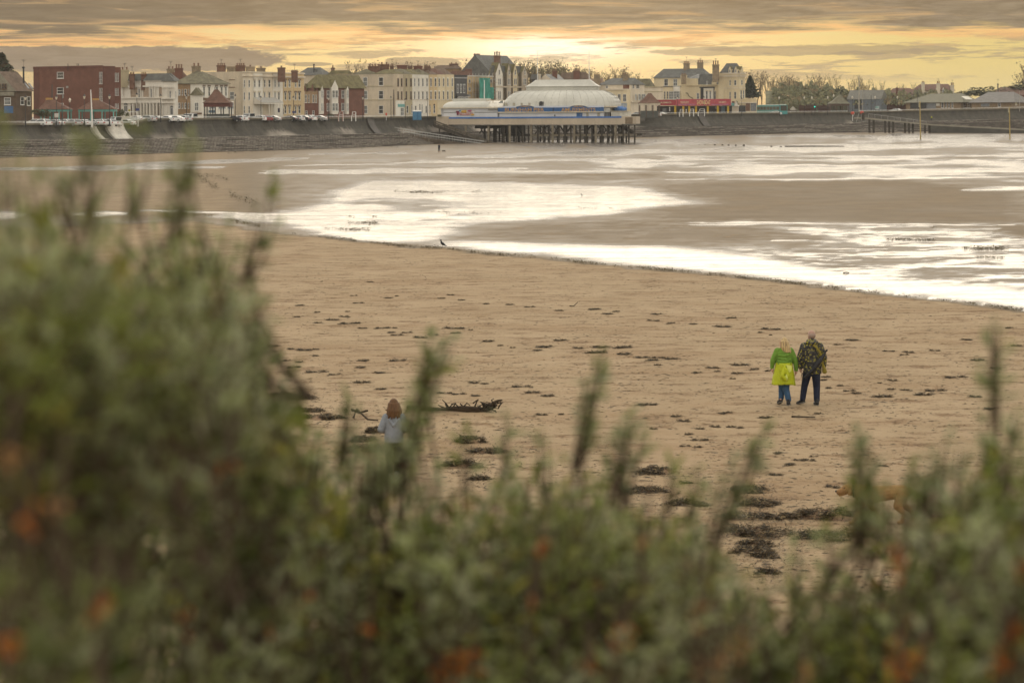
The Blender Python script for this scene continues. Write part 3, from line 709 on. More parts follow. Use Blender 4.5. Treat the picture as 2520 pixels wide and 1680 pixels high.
# --- B4 brown and white house with big hipped roof
b = Bld('house', 'house half brown half white under a mossy hipped roof', Z2, 172, 545, 905, 538, 578, 25, white_r)
b.roof(372, slate2, 'g', .45, .25, over=.6)
b.slab(b.G, 174, 545, 384, 960, brownr, 'brown_front', .10)
b.grid(b.G, [(222, 250), (308, 335)], [(615, 698), (802, 880)], o=.1); b.grid(b.G, [(272, 286), (357, 370)], [(615, 698), (802, 880)], o=.1, bars=0)
b.grid(b.Fc, [(556, 582), (626, 654), (728, 756), (798, 826), (856, 884)], [(575, 712)], hood=trim_br)
b.line(b.Fc, 548, 905, 750, .5, trim_br, .6, 'canopy')
b.slab(b.Fc, 550, 775, 905, 960, white_r, 'bay_front', 1.6); b.grid(b.Fc, [(560, 650), (690, 790), (810, 900)], [(800, 890)], o=1.6, vb=3, gm=glassl); b.slab(b.Fc, 555, 905, 648, 940, M('blue_panel', (.10, .15, .19)), 'panel', .1, 1.62)
b.chim(402, 255, 517, 400, stonec, 2, 8); b.chim(170, 270, 274, 470, redbr, 3, 7)
wl_b = Bld('house_wing', 'low white wing with sloping roof and tall window', Z2, 400, 543, 560, 700, 572, 25, white_r)
wl_b.roof(592, slate2, 'd', gm=slate2); wl_b.win(wl_b.G, 443, 800, 498, 912, vb=1); wl_b.line(wl_b.G, 400, 543, 950, .4, trim_br, .1, 'plinth')
bb = Bld('house', 'red roofed house behind the half brown house', Z2, 95, 330, 345, 470, 600, 25, redbr); bb.roof(382, tile, 'g', .2, .2); bb.chim(58, 300, 160, 420, stonec, 2, 3)
# --- B5 cream terrace
b = Bld('terrace', 'long cream and tan flat topped terrace with hooded windows', Z2, 520, 1098, 1950, 372, 596, 25, beige)
for xa, xb, mt in ((1099, 1245, cream), (1245, 1380, white_r), (1380, 1516, cream), (1516, 1656, white_r), (1656, 1802, tan), (1802, 1948, tanl if 0 else tan)):
    b.slab(b.Fc, xa+1, 384, xb-1, 985, mt, 'house_front', .10 + random.uniform(0, .05))
b.line(b.Fc, 1098, 1950, 440, .35, cream, .45, 'cornice'); b.line(b.Fc, 1098, 1950, 388, .3, cream, .3, 'parapet_coping')
for i, (xa, xb) in enumerate([(1110, 1130), (1175, 1198), (1252, 1274), (1312, 1338), (1388, 1410), (1450, 1478), (1533, 1552), (1583, 1607), (1672, 1697), (1728, 1757), (1815, 1838), (1862, 1893)]):
    hd = trim_br if i >= 8 else (beige if i > 1 else None)
    b.grid(b.Fc, [(xa, xb)], [(487, 588), (655, 765)], o=.12, hood=hd)
    if i in (0, 1, 8, 9, 10, 11): b.win(b.Fc, xa, 845, xb, 950, o=.12, hood=hd)
b.win(b.G, 928, 652, 990, 755, bars=1); b.line(b.G, 915, 1000, 487, .2, trim_br, .06); b.line(b.G, 915, 1000, 590, .2, trim_br, .06)
t0, t1, z0, z1 = b.rect(b.Fc, 1250, 800, 1545, 985)
mbk = MB(); b.Fc.box(mbk, t0, t1, z1-.35, z1, .15, 2.6, white_r); q1 = [b.Fc.pt(t0, z1+.02, 2.7), b.Fc.pt(t1, z1+.02, 2.7), b.Fc.pt(t1, z1+1.3, .2), b.Fc.pt(t0, z1+1.3, .2)]
mbk.add(q1, [(0, 1, 2, 3)], M('lead_roof', (.36, .35, .32), .5)); mbk.add([q1[0], q1[3], b.Fc.pt(t0, z1, .2)], [(0, 1, 2)], white_r); mbk.build('porch_roof', b.rt)
for i in range(6):
    mbk = MB(); tt = t0 + (t1-t0)*(.35 + .65*i/5); mbk.tube([b.Fc.pt(tt-.15, z0, 2.5), b.Fc.pt(tt-.15, z1-.3, 2.5)], .12, white_r, 6); mbk.build('porch_column', b.rt)
b.slab(b.Fc, 1655, 880, 1660, 960, black, 'sign_post', .3)
for c_ in ((748, 255, 862, 365, brick, 4), (1010, 255, 1130, 365, brick, 4), (1145, 280, 1265, 368, stonec, 1), (885, 303, 1005, 368, stonec, 0), (1295, 300, 1410, 372, stonec, 1), (1585, 292, 1685, 378, brick, 1), (1775, 348, 1860, 385, brick, 4)): b.chim(*c_, 12 if c_[0] > 1200 else 8)
# --- B6 slate hip behind, B7 brick flats with white gablets
b6 = Bld('house', 'grey slate hipped roof house behind the brick flats', Z2, 1850, 2200, 2330, 420, 700, 25, beige); b6.roof(316, slate, 'g', .25, .25); b6.chim(2078, 268, 2092, 330, black, 0, 2); b6.win(b6.G, 2140, 340, 2185, 380, o=2.0, fm=glassl)
b = Bld('flats', 'red brick flats with white gablets and mossy tiled roof', Z2, 1958, 2140, 2780, 600, 650, 32, redbr)
b.roof(418, tileg, 'd', .12, .0, over=.5)
b.slab(b.G, 1960, 640, 2138, 805, M('tan_brick', (.36, .25, .15), .9), 'upper_front', .06)
b.grid(b.G, [(1970, 1992), (2012, 2028), (2070, 2093), (2112, 2128)], [(690, 800)], o=.08); b.grid(b.G, [(1975, 2000), (2070, 2095)], [(910, 970)], o=.08)
def gablet(bl_, fc, x0, x1, ypk, yb, ybot, mt, nm='gablet', o=.7):
    ta, zb_ = fc.on(*bl_.cv(x0, yb)); tb, zb2 = fc.on(*bl_.cv(x1, yb)); tm, zp = fc.on(*bl_.cv((x0+x1)/2, ypk)); _, zl = fc.on(*bl_.cv((x0+x1)/2, ybot))
    if ta > tb: ta, tb = tb, ta
    m_ = MB(); pts = [(ta, zl), (tb, zl), (tb, zb_), ((ta+tb)/2, zp), (ta, zb_)]
    f_ = [fc.pt(t_, z_, o) for t_, z_ in pts]; k_ = [fc.pt(t_, z_, -2.0) for t_, z_ in pts]
    m_.add(f_, [(0, 1, 2, 3, 4)], mt); m_.add(f_ + k_, [(1, 0, 5, 6), (2, 1, 6, 7), (4, 9, 5, 0)], mt)
    dk = tileg; e1 = [f_[4] + Vector((0, 0, .05)), f_[3] + Vector((0, 0, .12)), k_[3] + Vector((0, 0, .12)), k_[4] + Vector((0, 0, .05))]
    m_.add(e1, [(0, 1, 2, 3)], dk); e2 = [f_[3] + Vector((0, 0, .12)), f_[2] + Vector((0, 0, .05)), k_[2] + Vector((0, 0, .05)), k_[3] + Vector((0, 0, .12))]; m_.add(e2, [(0, 1, 2, 3)], dk)
    return m_.build(nm, bl_.rt)
for xa, xb in ((1965, 2005), (2065, 2108)): gablet(b, b.G, xa, xb, 545, 632, 640, redbr)
for xa, xb, yp, ye in ((2150, 2192, 570, 640), (2302, 2392, 490, 590), (2505, 2538, 575, 620)): gablet(b, b.Fc, xa, xb, yp, ye, 960, white_r); b.grid(b.Fc, [(xa+6, (xa+xb)/2-3), ((xa+xb)/2+3, xb-6)], [(630, 735), (808, 915)], o=.72, gm=glassl)
b.grid(b.Fc, [(2205, 2220), (2408, 2424)], [(630, 700), (808, 880), (900, 930)]); b.grid(b.Fc, [(2262, 2300), (2463, 2500)], [(632, 740), (808, 915)], vb=1)
# --- B8 beige gable block and its painted terrace
b = Bld('terrace', 'tall terrace with blank beige gable and painted sea front', Z3, 372, 975, 1778, 402, 690, 25, beige)
b8 = Bld('house', 'beige house end with mossy hip beside the tall beige gable', Z3, 55, 368, 372, 404, 700, 25, beige, ext=12); b8.roof(356, tileg, 'g', .12, .12); b8.win(b8.G, 168, 465, 230, 558, bars=2); b8.chim(82, 288, 130, 400, brick, 1, 3)
for yy in (573, 762): b.line(b.G, 372, 960, yy, .22, tand, .12)
b.slab(b.G, 945, 410, 975, 985, beige, 'corner_strip', .25)
b.grid(b.G, [(524, 586)], [(452, 572), (637, 750), (840, 950)], gm=glassl); b.grid(b.G, [(741, 804)], [(452, 565), (637, 750), (840, 952)], gm=glass)
secs8 = [(976, 1080, beige), (1080, 1198, tand), (1198, 1427, white_r), (1427, 1540, tan), (1540, 1652, tanl), (1652, 1776, tanl)]
for xa, xb, mt in secs8: b.slab(b.Fc, xa+.5, 412, xb-.5, 990, mt, 'house_front', .08 + random.uniform(0, .05))
b.line(b.Fc, 976, 1776, 762, .2, beige, .2)
c8 = [(990, 1010), (1040, 1058), (1103, 1123), (1167, 1187), (1219, 1237), (1275, 1294), (1330, 1350), (1388, 1407), (1442, 1462), (1502, 1525), (1556, 1575), (1616, 1635), (1674, 1694), (1737, 1757)]
for i, (xa, xb) in enumerate(c8):
    fm_ = winw if i > 3 else trim_br
    b.grid(b.Fc, [(xa, xb)], [(465, 577), (645, 757)], o=.12, hood=(white_r if i > 3 else None), fm=fm_)
for xa, xb, ar in ((1112, 1140, 0), (1180, 1195, 1), (1232, 1252, 0), (1290, 1308, 1), (1322, 1338, 1), (1376, 1396, 0), (1432, 1446, 1), (1486, 1510, 1)): b.win(b.Fc, xa, 842, xb, 945, o=.12, arch=bool(ar), hood=None)
b.slab(b.Fc, 972, 772, 1078, 985, white_r, 'shopfront', .4); b.slab(b.Fc, 985, 820, 1076, 860, M('teal_sign', (.16, .36, .34)), 'shop_sign', .1, .42); b.win(b.Fc, 1020, 872, 1066, 985, o=.42, gm=glassl, vb=1)
for k in range(7):
    f0, f1 = k/7, (k+1)/7
    b.roof((342, 336, 338, 334, 333, 332, 331)[k], (tileg, slate2, tileg, slate2, tileb, tile, tileb)[k], 'g', .3, .3, over=.15, f=(f0, f1), w=(0, .5), name='roof')
b.roof(342, slate2, 'd', .1, .1, over=.15, f=(0, .5), w=(.5, 1), name='roof')
for c_ in ((592, 268, 752, 372, brick, 4, 6), (748, 240, 880, 355, brick, 2, 9), (895, 272, 945, 345, brick, 2, 12), (992, 283, 1130, 350, redbr, 0, 14), (1220, 272, 1338, 345, redbr, 1, 18), (1365, 283, 1450, 345, brick, 3, 22), (1145, 285, 1200, 335, brick, 2, 16)): b.chim(*c_)
# --- B9 charcoal house, B10 scaffolded house
b = Bld('house', 'narrow charcoal house with white shop front frames', Z3, 1776, 1782, 1957, 420, 728, 35, darkg)
b.line(b.Fc, 1782, 1957, 460, .3, M('pale_grey', (.4, .4, .4)), .2, 'cornice'); b.line(b.Fc, 1782, 1957, 425, .25, darkg, .25, 'coping')
b.grid(b.Fc, [(1816, 1836), (1860, 1882), (1903, 1926)], [(555, 665)], hood=M('pale_grey', None)); b.grid(b.Fc, [(1806, 1885), (1900, 1952)], [(718, 760)], o=.6, vb=2, gm=glassl); b.line(b.Fc, 1800, 1957, 700, .6, darkg, .6, 'awning')
b = Bld('house', 'tan house wrapped in scaffolding', Z3, 1955, 1962, 2312, 440, 742, 35, tan)
b.grid(b.Fc, [(1975, 2005), (2270, 2300)], [(480, 530), (590, 640), (690, 720)]); b.line(b.Fc, 1962, 2312, 436, .3, white_r, .3, 'coping')
sc = thing('scaffolding', 'scaffolding of steel poles and boards on the tan house', 'scaffolding', b.rt.location[:]); 
for x_ in (1968, 2010, 2052, 2100, 2150, 2197, 2245, 2285):
    t_, z_ = b.Fc.on(*Z3(x_, 400)); m_ = MB()
    for o_ in (.6, 1.8): m_.tube([b.Fc.pt(t_, b.zb, o_), b.Fc.pt(t_, z_, o_)], .045, steel, 5)
    m_.build('pole', sc)
for yy in (520, 650, 740):
    ta, z_ = b.Fc.on(*Z3(1962, yy)); tb, _ = b.Fc.on(*Z3(2305, yy)); m_ = MB(); b.Fc.box(m_, ta, tb, z_-.05, z_+.05, .5, 1.9, M('scaffold_board', (.30, .20, .12))); m_.tube([b.Fc.pt(ta, z_+1, 1.8), b.Fc.pt(tb, z_+1, 1.8)], .04, steel, 5); m_.build('board', sc)
teal = M('teal_netting', (.06, .27, .215), .85, .3, .8, st=(1, 1, .5))
m_ = MB()
for xa, ya, xb, yb_ in ((2053, 460, 2197, 745), (2197, 590, 2248, 752)):
    ta, tb, z0, z1 = b.rect(b.Fc, xa, ya, xb, yb_); N_ = 14
    vs = [b.Fc.pt(ta + (tb-ta)*i/N_, z1 + (z0-z1)*j/8, 2.0 + .12*math.sin(i*1.9) + .1*random.random()) for j in range(9) for i in range(N_+1)]
    m_.add(vs, [(j*(N_+1)+i, j*(N_+1)+i+1, (j+1)*(N_+1)+i+1, (j+1)*(N_+1)+i) for j in range(8) for i in range(N_)], teal)
tag(m_.build('safety_netting', origin=b.rt.location), 'teal safety netting hung over the scaffolding', 'netting')
# --- B11 slate hung gable and the Victorian gabled row
b = Bld('house', 'big slate hung gable with tall brick chimney', Z4, 292, 668, 1000, 335, 780, 35, slate); b.roof(116, slate, 'd', gm=slate, over=.3)
b.chim(462, 95, 525, 125, brick, 4, 6); b.chim(676, 78, 748, 235, brick, 4, 3)
lead = M('lead_roof', None)
gablerow = Bld('terrace', 'gabled stone terrace with bays and tall pinnacles', Z4, 640, 672, 1022, 335, 760, 35, M('cream_stone', (.46, .39, .30), .85, .2, .5))
gablerow.roof(228, slate, 'd', over=.2); cs = M('cream_stone', None); dst = M('dark_stone', (.16, .13, .09), .85)
for xa, xb, yp, mt in ((672, 752, 195, white_r), (792, 840, 205, cs), (856, 910, 212, tanl), (950, 1018, 235, cs)):
    gablet(gablerow, gablerow.Fc, xa, xb, yp, 325, 600, mt, o=.8)
    xm = (xa+xb)/2
    gablerow.grid(gablerow.Fc, [(xm-14, xm-3), (xm+3, xm+14)], [(365, 430), (500, 585)], o=.85); gablerow.win(gablerow.Fc, xm-7, 285, xm+7, 325, o=.85, arch=True)
    t_, z_ = gablerow.Fc.on(*Z4(xm, yp)); m_ = MB(); p_ = gablerow.Fc.pt(t_, z_-.1, .8); m_.lathe((p_.x, p_.y, p_.z), [(.18, 0), (.12, .5), (.2, .6), (.05, 1.3)], dst, 6); m_.build('finial', gablerow.rt)
    for x_ in (xa-2, xb+2): gablerow.slab(gablerow.Fc, x_-4, 300, x_+4, 590, dst, 'pier', .9)
gablerow.line(gablerow.Fc, 672, 1020, 455, .5, cs, .95, 'string_course')
# --- B12 roofs behind the pavilion
b = Bld('house', 'low house with brown ridge roof behind the left pier mast', Z4, 30, 300, 330, 258, 800, 25, brownr, ext=8); b.roof(222, tileb, 'g', .1, .1); b.chim(200, 190, 295, 240, brick, 2, 2)
b = Bld('house', 'low red roofed house in front of the slate gable', Z4, 200, 440, 450, 330, 745, 25, redbr); b.roof(282, tile, 'g', .1, .1); b.chim(370, 258, 440, 290, redbr, 4, 2)
b = Bld('house', 'dark roofed house behind the left end of the dome', Z4, 1085, 1170, 1180, 372, 775, 25, darkg); b.roof(318, slate, 'g')
b = Bld('house', 'grey slate gable roof behind the pier dome', Z4, 1180, 1290, 1420, 380, 770, 35, cream); b.roof(318, M('pale_slate', (.26, .26, .25), .6, .25, 1, fine=.3), 'd', gm=cream); b.chim(1303, 262, 1356, 340, redbr, 2, 3); b.chim(1155, 318, 1180, 372, cream, 0, 1)
b = Bld('house', 'brown tiled house with red chimneys behind the pier dome', Z4, 1360, 1690, 1720, 368, 785, 25, brownr); b.roof(298, tileb, 'g', .12, .12); b.chim(1530, 258, 1597, 335, redbr, 4, 1)
b = Bld('building', 'pinkish boarded building right of the dome', Z4, 1680, 1832, 1850, 362, 760, 25, M('pink_boarding', (.36, .26, .20), .9))
for yy in (380, 400, 420, 440, 460): b.line(b.G, 1682, 1830, yy, .1, M('scaffold_board', None), .25, 'rail')
# --- B13 beige hotel front right of the dome
b = Bld('hotel', 'beige seafront building with slate roof and bay windows', Z4, 1800, 2140, 2290, 430, 742, 30, cream)
b.roof(360, slate, 'g', .08, .18); b.chim(1750, 300, 1812, 372, stonec, 4, 4); b.chim(2058, 300, 2118, 370, stonec, 4, 4)
b.slab(b.G, 1890, 480, 2138, 740, tanl, 'lower_front', 2.0); b.line(b.G, 1890, 2138, 482, .3, cream, 2.3, 'cornice'); b.win(b.G, 1876, 440, 1902, 468)
b.grid(b.G, [(2038, 2070), (2094, 2128)], [(532, 612)], o=2.0, vb=1); b.slab(b.G, 2062, 432, 2128, 478, redbr, 'brick_patch', .05)
b.grid(b.Fc, [(2165, 2178), (2200, 2222), (2236, 2275)], [(530, 595)], o=.8, vb=1, gm=glassl); b.grid(b.Fc, [(2160, 2180), (2200, 2235)], [(428, 470)])
b.slab(b.G, 2078, 628, 2136, 725, M('blue_shopfront', (.30, .33, .36)), 'shopfront', .3, 2.0); b.win(b.G, 2090, 660, 2130, 715, o=2.3, gm=glassl); b.line(b.Fc, 2142, 2288, 615, .4, cream, .5, 'cornice')
# --- B14, B15 hotel group
b = Bld('house', 'dark roofed house behind the beige flat fronted block', Z5, -120, 250, 275, 580, 790, 25, beige); b.roof(472, slate2, 'g', .1, .08)
b = Bld('building', 'plain beige flat roofed block left of the hotel', Z5, 88, 398, 404, 578, 765, 20, cream); b.line(b.G, 88, 398, 650, .25, tand, .1); b.line(b.G, 88, 398, 584, .3, tand, .2, 'coping')
b = Bld('hotel', 'large cream hotel with slate hip roof and two chimneys', Z5, 275, 1000, 1095, 455, 800, 22, tanl)
b.roof(332, slate, 'g', .12, .12); b.grid(b.G, [(418, 471), (544, 599)], [(476, 570)], vb=1, hood=None); b.chim(686, 230, 770, 335, stonec, 4, 6); b.chim(876, 212, 957, 335, stonec, 3, 6)
fl = Bld('building', 'flat roofed cream front with curved glazed bay', Z5, 398, 652, 660, 576, 770, 20, tanl); fl.line(fl.G, 396, 655, 577, .2, darkg, .3, 'coping')
fl.grid(fl.G, [(415, 435), (454, 473)], [(646, 752)], bars=2); fl.win(fl.G, 488, 646, 548, 752, o=.4, vb=1, bars=2, gm=glassl); fl.win(fl.G, 553, 646, 642, 752, o=.8, vb=3, bars=2, gm=glassl); fl.slab(fl.G, 553, 580, 640, 642, white_r, 'blind', .75)
md = Bld('building', 'cream mid wing with dark mansard and black quoins', Z5, 650, 1232, 1250, 556, 775, 20, tanl)
md.slab(md.G, 645, 422, 735, 560, tanl, 'parapet_stack', .1); md.chim(655, 392, 722, 440, stonec, 2, 1)
mz = at(*Z5(0, 402), 780).z
t0, t1, z0, z1 = md.rect(md.G, 885, 405, 1225, 553); m_ = MB()
q0 = [md.G.pt(t0, z0, .1), md.G.pt(t1, z0, .1), md.G.pt(t1-.6, z1, -1.2), md.G.pt(t0+1.6, z1, -1.2)]; q1 = [p_ + Vector((0, 8, 0)) for p_ in q0]
m_.add(q0 + q1, [(0, 1, 2, 3), (0, 3, 7, 4), (1, 5, 6, 2), (3, 2, 6, 7)], slate); m_.build('mansard', md.rt)
m_ = MB(); ta, za = md.G.on(*Z5(740, 468)); tb, zb_ = md.G.on(*Z5(895, 468)); tm, zm = md.G.on(*Z5(885, 405)); p0 = md.G.pt(ta, za, -.5); p1 = md.G.pt(tb, za, -.5); p2 = md.G.pt(tm, zm, -1.5)
m_.add([p0, p1, p2, p0 + Vector((0, 6, 0)), p1 + Vector((0, 6, 0)), p2 + Vector((0, 6, 0))], [(0, 1, 2), (0, 2, 5, 3), (1, 4, 5, 2)], M('pale_slate', None)); m_.build('roof', md.rt)
md.slab(md.G, 737, 470, 885, 555, tanl, 'attic_wall', .05); md.grid(md.G, [(1004, 1026), (1160, 1182)], [(505, 550)], o=.6, arch=True, gm=glassl)
gablet(md, md.G, 1078, 1142, 440, 520, 552, tanl, 'dormer', .5)
md.slab(md.G, 918, 588, 960, 755, black, 'quoin_strip', .12); md.slab(md.G, 1098, 588, 1112, 755, black, 'quoin_strip', .12); md.slab(md.G, 962, 600, 1096, 755, white_r, 'front_panel', .06)
md.line(md.G, 905, 1115, 590, .35, black, .3, 'cornice'); md.line(md.G, 725, 1230, 560, .3, tanl, .3, 'cornice')
md.grid(md.G, [(992, 1020), (1042, 1066), (1110, 1130), (1172, 1198)], [(640, 752)], o=.08, hood=tanl, arch=True); md.win(md.G, 865, 668, 902, 752, gm=glassl)
m_ = MB(); m_.tube([md.G.pt(*md.G.on(*Z5(x_, y_)), .1) for x_, y_ in ((716, 668), (742, 670), (752, 700), (775, 725), (805, 735), (815, 752))], .1, black, 5); m_.build('drain_pipe', md.rt)
tw = Bld('hotel_tower', 'cream corner tower of the hotel with slate mansard', Z5, 1165, 1450, 1533, 392, 768, 30, tanl)
tw.roof(258, slate, 'g', .25, .25, over=-.2); tw.chim(1085, 222, 1176, 410, stonec, 3, 1)
tw.line(tw.G, 1160, 1450, 435, .4, cream, .4, 'cornice'); tw.line(tw.Fc, 1450, 1533, 435, .4, cream, .4, 'cornice'); tw.line(tw.G, 1230, 1450, 600, .3, cream, .2); tw.line(tw.Fc, 1450, 1533, 600, .3, cream, .2); tw.line(tw.G, 1225, 1450, 398, .4, cream, .3, 'balustrade'); tw.line(tw.Fc, 1450, 1535, 398, .4, cream, .3, 'balustrade')
tw.grid(tw.G, [(1317, 1336), (1382, 1412)], [(490, 562), (652, 750)], hood=tanl); tw.grid(tw.Fc, [(1476, 1496)], [(490, 556)]); tw.grid(tw.Fc, [(1466, 1486), (1500, 1520)], [(628, 750)], hood=tanl)
for xm in (1326, 1408): gablet(tw, tw.G, xm-18, xm+18, 300, 340, 390, tanl, 'dormer', .2); tw.win(tw.G, xm-9, 345, xm+9, 385, o=.22)
gablet(tw, tw.Fc, 1468, 1500, 305, 350, 392, tanl, 'dormer', .2)
for x_ in (1240, 1280, 1360, 1445): tw.slab(tw.G, x_-7, 440, x_+7, 755, tanl, 'pilaster', .2)
an = Bld('hotel_annex', 'low balustraded annex at the foot of the hotel tower', Z5, 1345, 1690, 1694, 742, 758, 20, tanl); an.line(an.G, 1345, 1690, 800, .3, cream, .4, 'cornice')
an.slab(an.G, 1610, 808, 1688, 915, M('grey_shopfront', (.19, .2, .21)), 'shopfront', .2); an.slab(an.G, 1350, 840, 1540, 935, M('dark_shop', (.05, .05, .05)), 'shopfront', .2); an.slab(an.G, 1545, 810, 1600, 915, M('brown_shop', (.17, .10, .07)), 'shopfront', .2)
for i in range(14): an.slab(an.G, 1450+i*17, 742, 1456+i*17, 768, tanl, 'baluster', .1, .3)
# --- B16 red fronted arcade
ar = Bld('amusement_arcade', 'amusement arcade with long red fascia on yellow columns', Z5, 318, 1346, 1352, 842, 742, 14, M('arcade_interior', (.03, .028, .026)))
for x0, x1, y0, y1, mt in ((316, 598, 762, 838, M('dark_red_fascia', (.30, .035, .045), .5)), (598, 1350, 754, 840, M('red_fascia', (.42, .07, .085), .45))): ar.slab(ar.G, x0, y0, x1, y1, mt, 'fascia', .7, 1.5)
for x_ in (582, 693, 775, 867, 1030, 1168, 1308):
    t_, z_ = ar.G.on(*Z5(x_, 842)); m_ = MB(); m_.tube([ar.G.pt(t_, ar.zb, 1.6), ar.G.pt(t_, z_, 1.6)], .33, M('yellow_paint', (.55, .36, .03), .5), 10); m_.build('column', ar.rt)
for x0, y0, x1, y1, mt in ((395, 880, 450, 935, glassl), (488, 860, 500, 920, white), (715, 890, 728, 940, white), (1205, 840, 1255, 940, M('blue_panel', None)), (1120, 850, 1150, 890, glassl), (1010, 870, 1020, 930, glassl)): ar.slab(ar.G, x0, y0, x1, y1, mt, 'shop_panel', .1, .05)
ar.slab(ar.G, 1178, 836, 1225, 850, white, 'awning', .8, .6); ar.slab(ar.G, 1225, 838, 1330, 852, M('teal_sign', None), 'awning', .8, .5)
gb = Bld('kiosk', 'small white gabled kiosk at the right end of the arcade', Z5, 1352, 1440, 1444, 842, 745, 14, cream, cat='kiosk'); gablet(gb, gb.G, 1388, 1440, 780, 835, 850, white_r); gb.slab(gb.G, 1352, 780, 1388, 805, tile, 'roof', .3); gb.slab(gb.G, 1340, 805, 1385, 845, M('teal_sign', None), 'sign_panel', .3)
def text(fc, cv, x0, x1, y0, y1, body, mat, off, name, parent, ext=.03):
    cu = bpy.data.curves.new(name, 'FONT'); cu.body = body; cu.size = 1; cu.extrude = 0; cu.align_x = 'LEFT'
    cu.offset = .012
    o = bpy.data.objects.new(name, cu); COL.objects.link(o); bpy.context.view_layer.update()
    me_ = bpy.data.meshes.new_from_object(o.evaluated_get(bpy.context.evaluated_depsgraph_get())); bpy.data.objects.remove(o)
    xs_ = [v_.co.x for v_ in me_.vertices]; ys_ = [v_.co.y for v_ in me_.vertices]; ax, bx, ay, by = min(xs_), max(xs_), min(ys_), max(ys_)
    ta, zt_ = fc.on(*cv(x0, y0)); tb, _ = fc.on(*cv(x1, y0)); _, zb_ = fc.on(*cv(x0, y1)); r = parent
    while r.parent: r = r.parent
    m_ = MB(); vs = [fc.pt(ta + (tb-ta)*(v_.co.x-ax)/(bx-ax), zb_ + (zt_-zb_)*(v_.co.y-ay)/(by-ay), off) for v_ in me_.vertices]
    bpy.data.meshes.remove
    m_.add(vs, [tuple(p_.vertices) for p_ in me_.polygons], mat)
    bpy.data.meshes.remove(me_)
    return m_.build(name, parent)
lw = M('cream_letters', (.62, .52, .36), .6)
text(ar.G, Z5, 366, 532, 790, 812, 'AMUSEMENTS', lw, 2.23, 'lettering', ar.rt)
text(ar.G, Z5, 655, 773, 782, 812, 'TREASURES', lw, 2.23, 'lettering', ar.rt)
text(ar.G, Z5, 884, 1070, 768, 828, 'SHOWBOAT', M('yellow_letters', (.70, .58, .28), .6), 2.23, 'lettering', ar.rt)
text(ar.G, Z5, 1184, 1288, 782, 808, 'AMUSEMENTS', lw, 2.23, 'lettering', ar.rt)
for xa, xb in ((625, 865), (1085, 1320)): ar.slab(ar.G, xa, 823, xb, 829, M('lilac_stripe', (.36, .22, .34)), 'stripe', .03, 2.2)
# --- B18 the low buildings at the far right
bgb = M('blue_grey_boards', (.145, .165, .185), .8)
b = Bld('building', 'blue grey barn like building with grey roof', Z6, 705, 1010, 1072, 512, 860, 20, bgb); b.roof(425, M('grey_sheet_roof', (.15, .145, .125), .8, .2, .5), 'g', 0, 0); b.slab(b.G, 770, 515, 835, 600, glass, 'window_band', .08); b.win(b.G, 960, 575, 1000, 598, gm=M('teal_sign', None))
b = Bld('house', 'red brick house with brown hipped roof', Z6, 1030, 1300, 1392, 495, 880, 20, redbr); b.roof(408, tile, 'g', .2, .2, over=.6); b.grid(b.G, [(1062, 1110), (1190, 1240)], [(503, 542)], vb=3); b.win(b.G, 1270, 500, 1330, 520); b.chim(1157, 395, 1180, 425, redbr, 1, 3)
b = Bld('house', 'white house with red roof and three pale chimneys', Z6, 1315, 1640, 1700, 428, 930, 20, cream); b.roof(370, tile, 'g', .08, .1, over=.5); b.chim(1397, 342, 1426, 385, cream, 2, 1); b.chim(1538, 340, 1570, 420, cream, 2, 0); b.chim(1668, 355, 1700, 440, cream, 2, 0); gablet(b, b.G, 1522, 1556, 395, 440, 450, white_r); gablet(b, b.G, 1588, 1615, 398, 440, 450, white_r)
b.grid(b.G, [(1530, 1550), (1594, 1610)], [(420, 444)], o=.75)
b = Bld('pavilion', 'long low brown pavilion with moss grey hipped roof', Z6, 1250, 1760, 1940, 540, 820, 20, M('ochre_brick', (.24, .17, .10), .9)); b.roof(458, M('mossy_grey_roof', (.16, .15, .105), .85, .25, .8, fine=.3), 'g', .15, .25, over=1.0)
b.slab(b.G, 1290, 545, 1450, 598, M('dark_shop', None), 'shopfront', .1); b.slab(b.G, 1440, 545, 1530, 598, M('grey_glazing', (.2, .21, .22), .3), 'shopfront', .1); b.grid(b.G, [(1580, 1602), (1615, 1630), (1645, 1660), (1675, 1692)], [(540, 590)]); b.grid(b.Fc, [(1785, 1808), (1822, 1842)], [(548, 590)]); b.slab(b.G, 1532, 548, 1565, 572, white_r, 'notice', .1)
for xx in (1765, 1795):
    p_ = at(*Z6(xx, 482), 826); m_ = MB(); m_.add([p_, p_ + Vector((1.2, 0, 0)), p_ + Vector((2.6, -1.5, -1.1)), p_ + Vector((1.3, -1.5, -1.1))], [(0, 1, 2, 3)], white_r); m_.build('skylight', b.rt)
b = Bld('pavilion', 'second low pavilion with grey roof at the right edge', Z6, 1862, 2240, 2420, 540, 810, 20, M('ochre_brick', None)); b.roof(442, M('grey_slate_roof', (.16, .15, .14), .8, .25, .8, fine=.3), 'g', .2, .15, over=1.0); b.slab(b.G, 1950, 550, 2030, 580, M('grey_glazing', None), 'shutter', .1); b.win(b.G, 2108, 545, 2135, 582); b.win(b.Fc, 2270, 540, 2285, 565)
b = Bld('house', 'red roofed house behind the second low pavilion', Z6, 2040, 2400, 2500, 470, 900, 20, redbr); b.roof(395, tile, 'g', .15, .1); b.chim(2106, 365, 2114, 400, black, 0, 1)
for cvx in ((250, 400, 535), (430, 540, 530)):
    b = Bld('house', 'low brick house with rusty tiled roof %s' % ('left of the green traffic light' if cvx[0] == 250 else 'behind the pagoda roofed kiosk'), Z6, cvx[0], cvx[1], cvx[1]+12, 598, 880, 20, redbr); b.roof(cvx[2], tile, 'g', .12, .12)
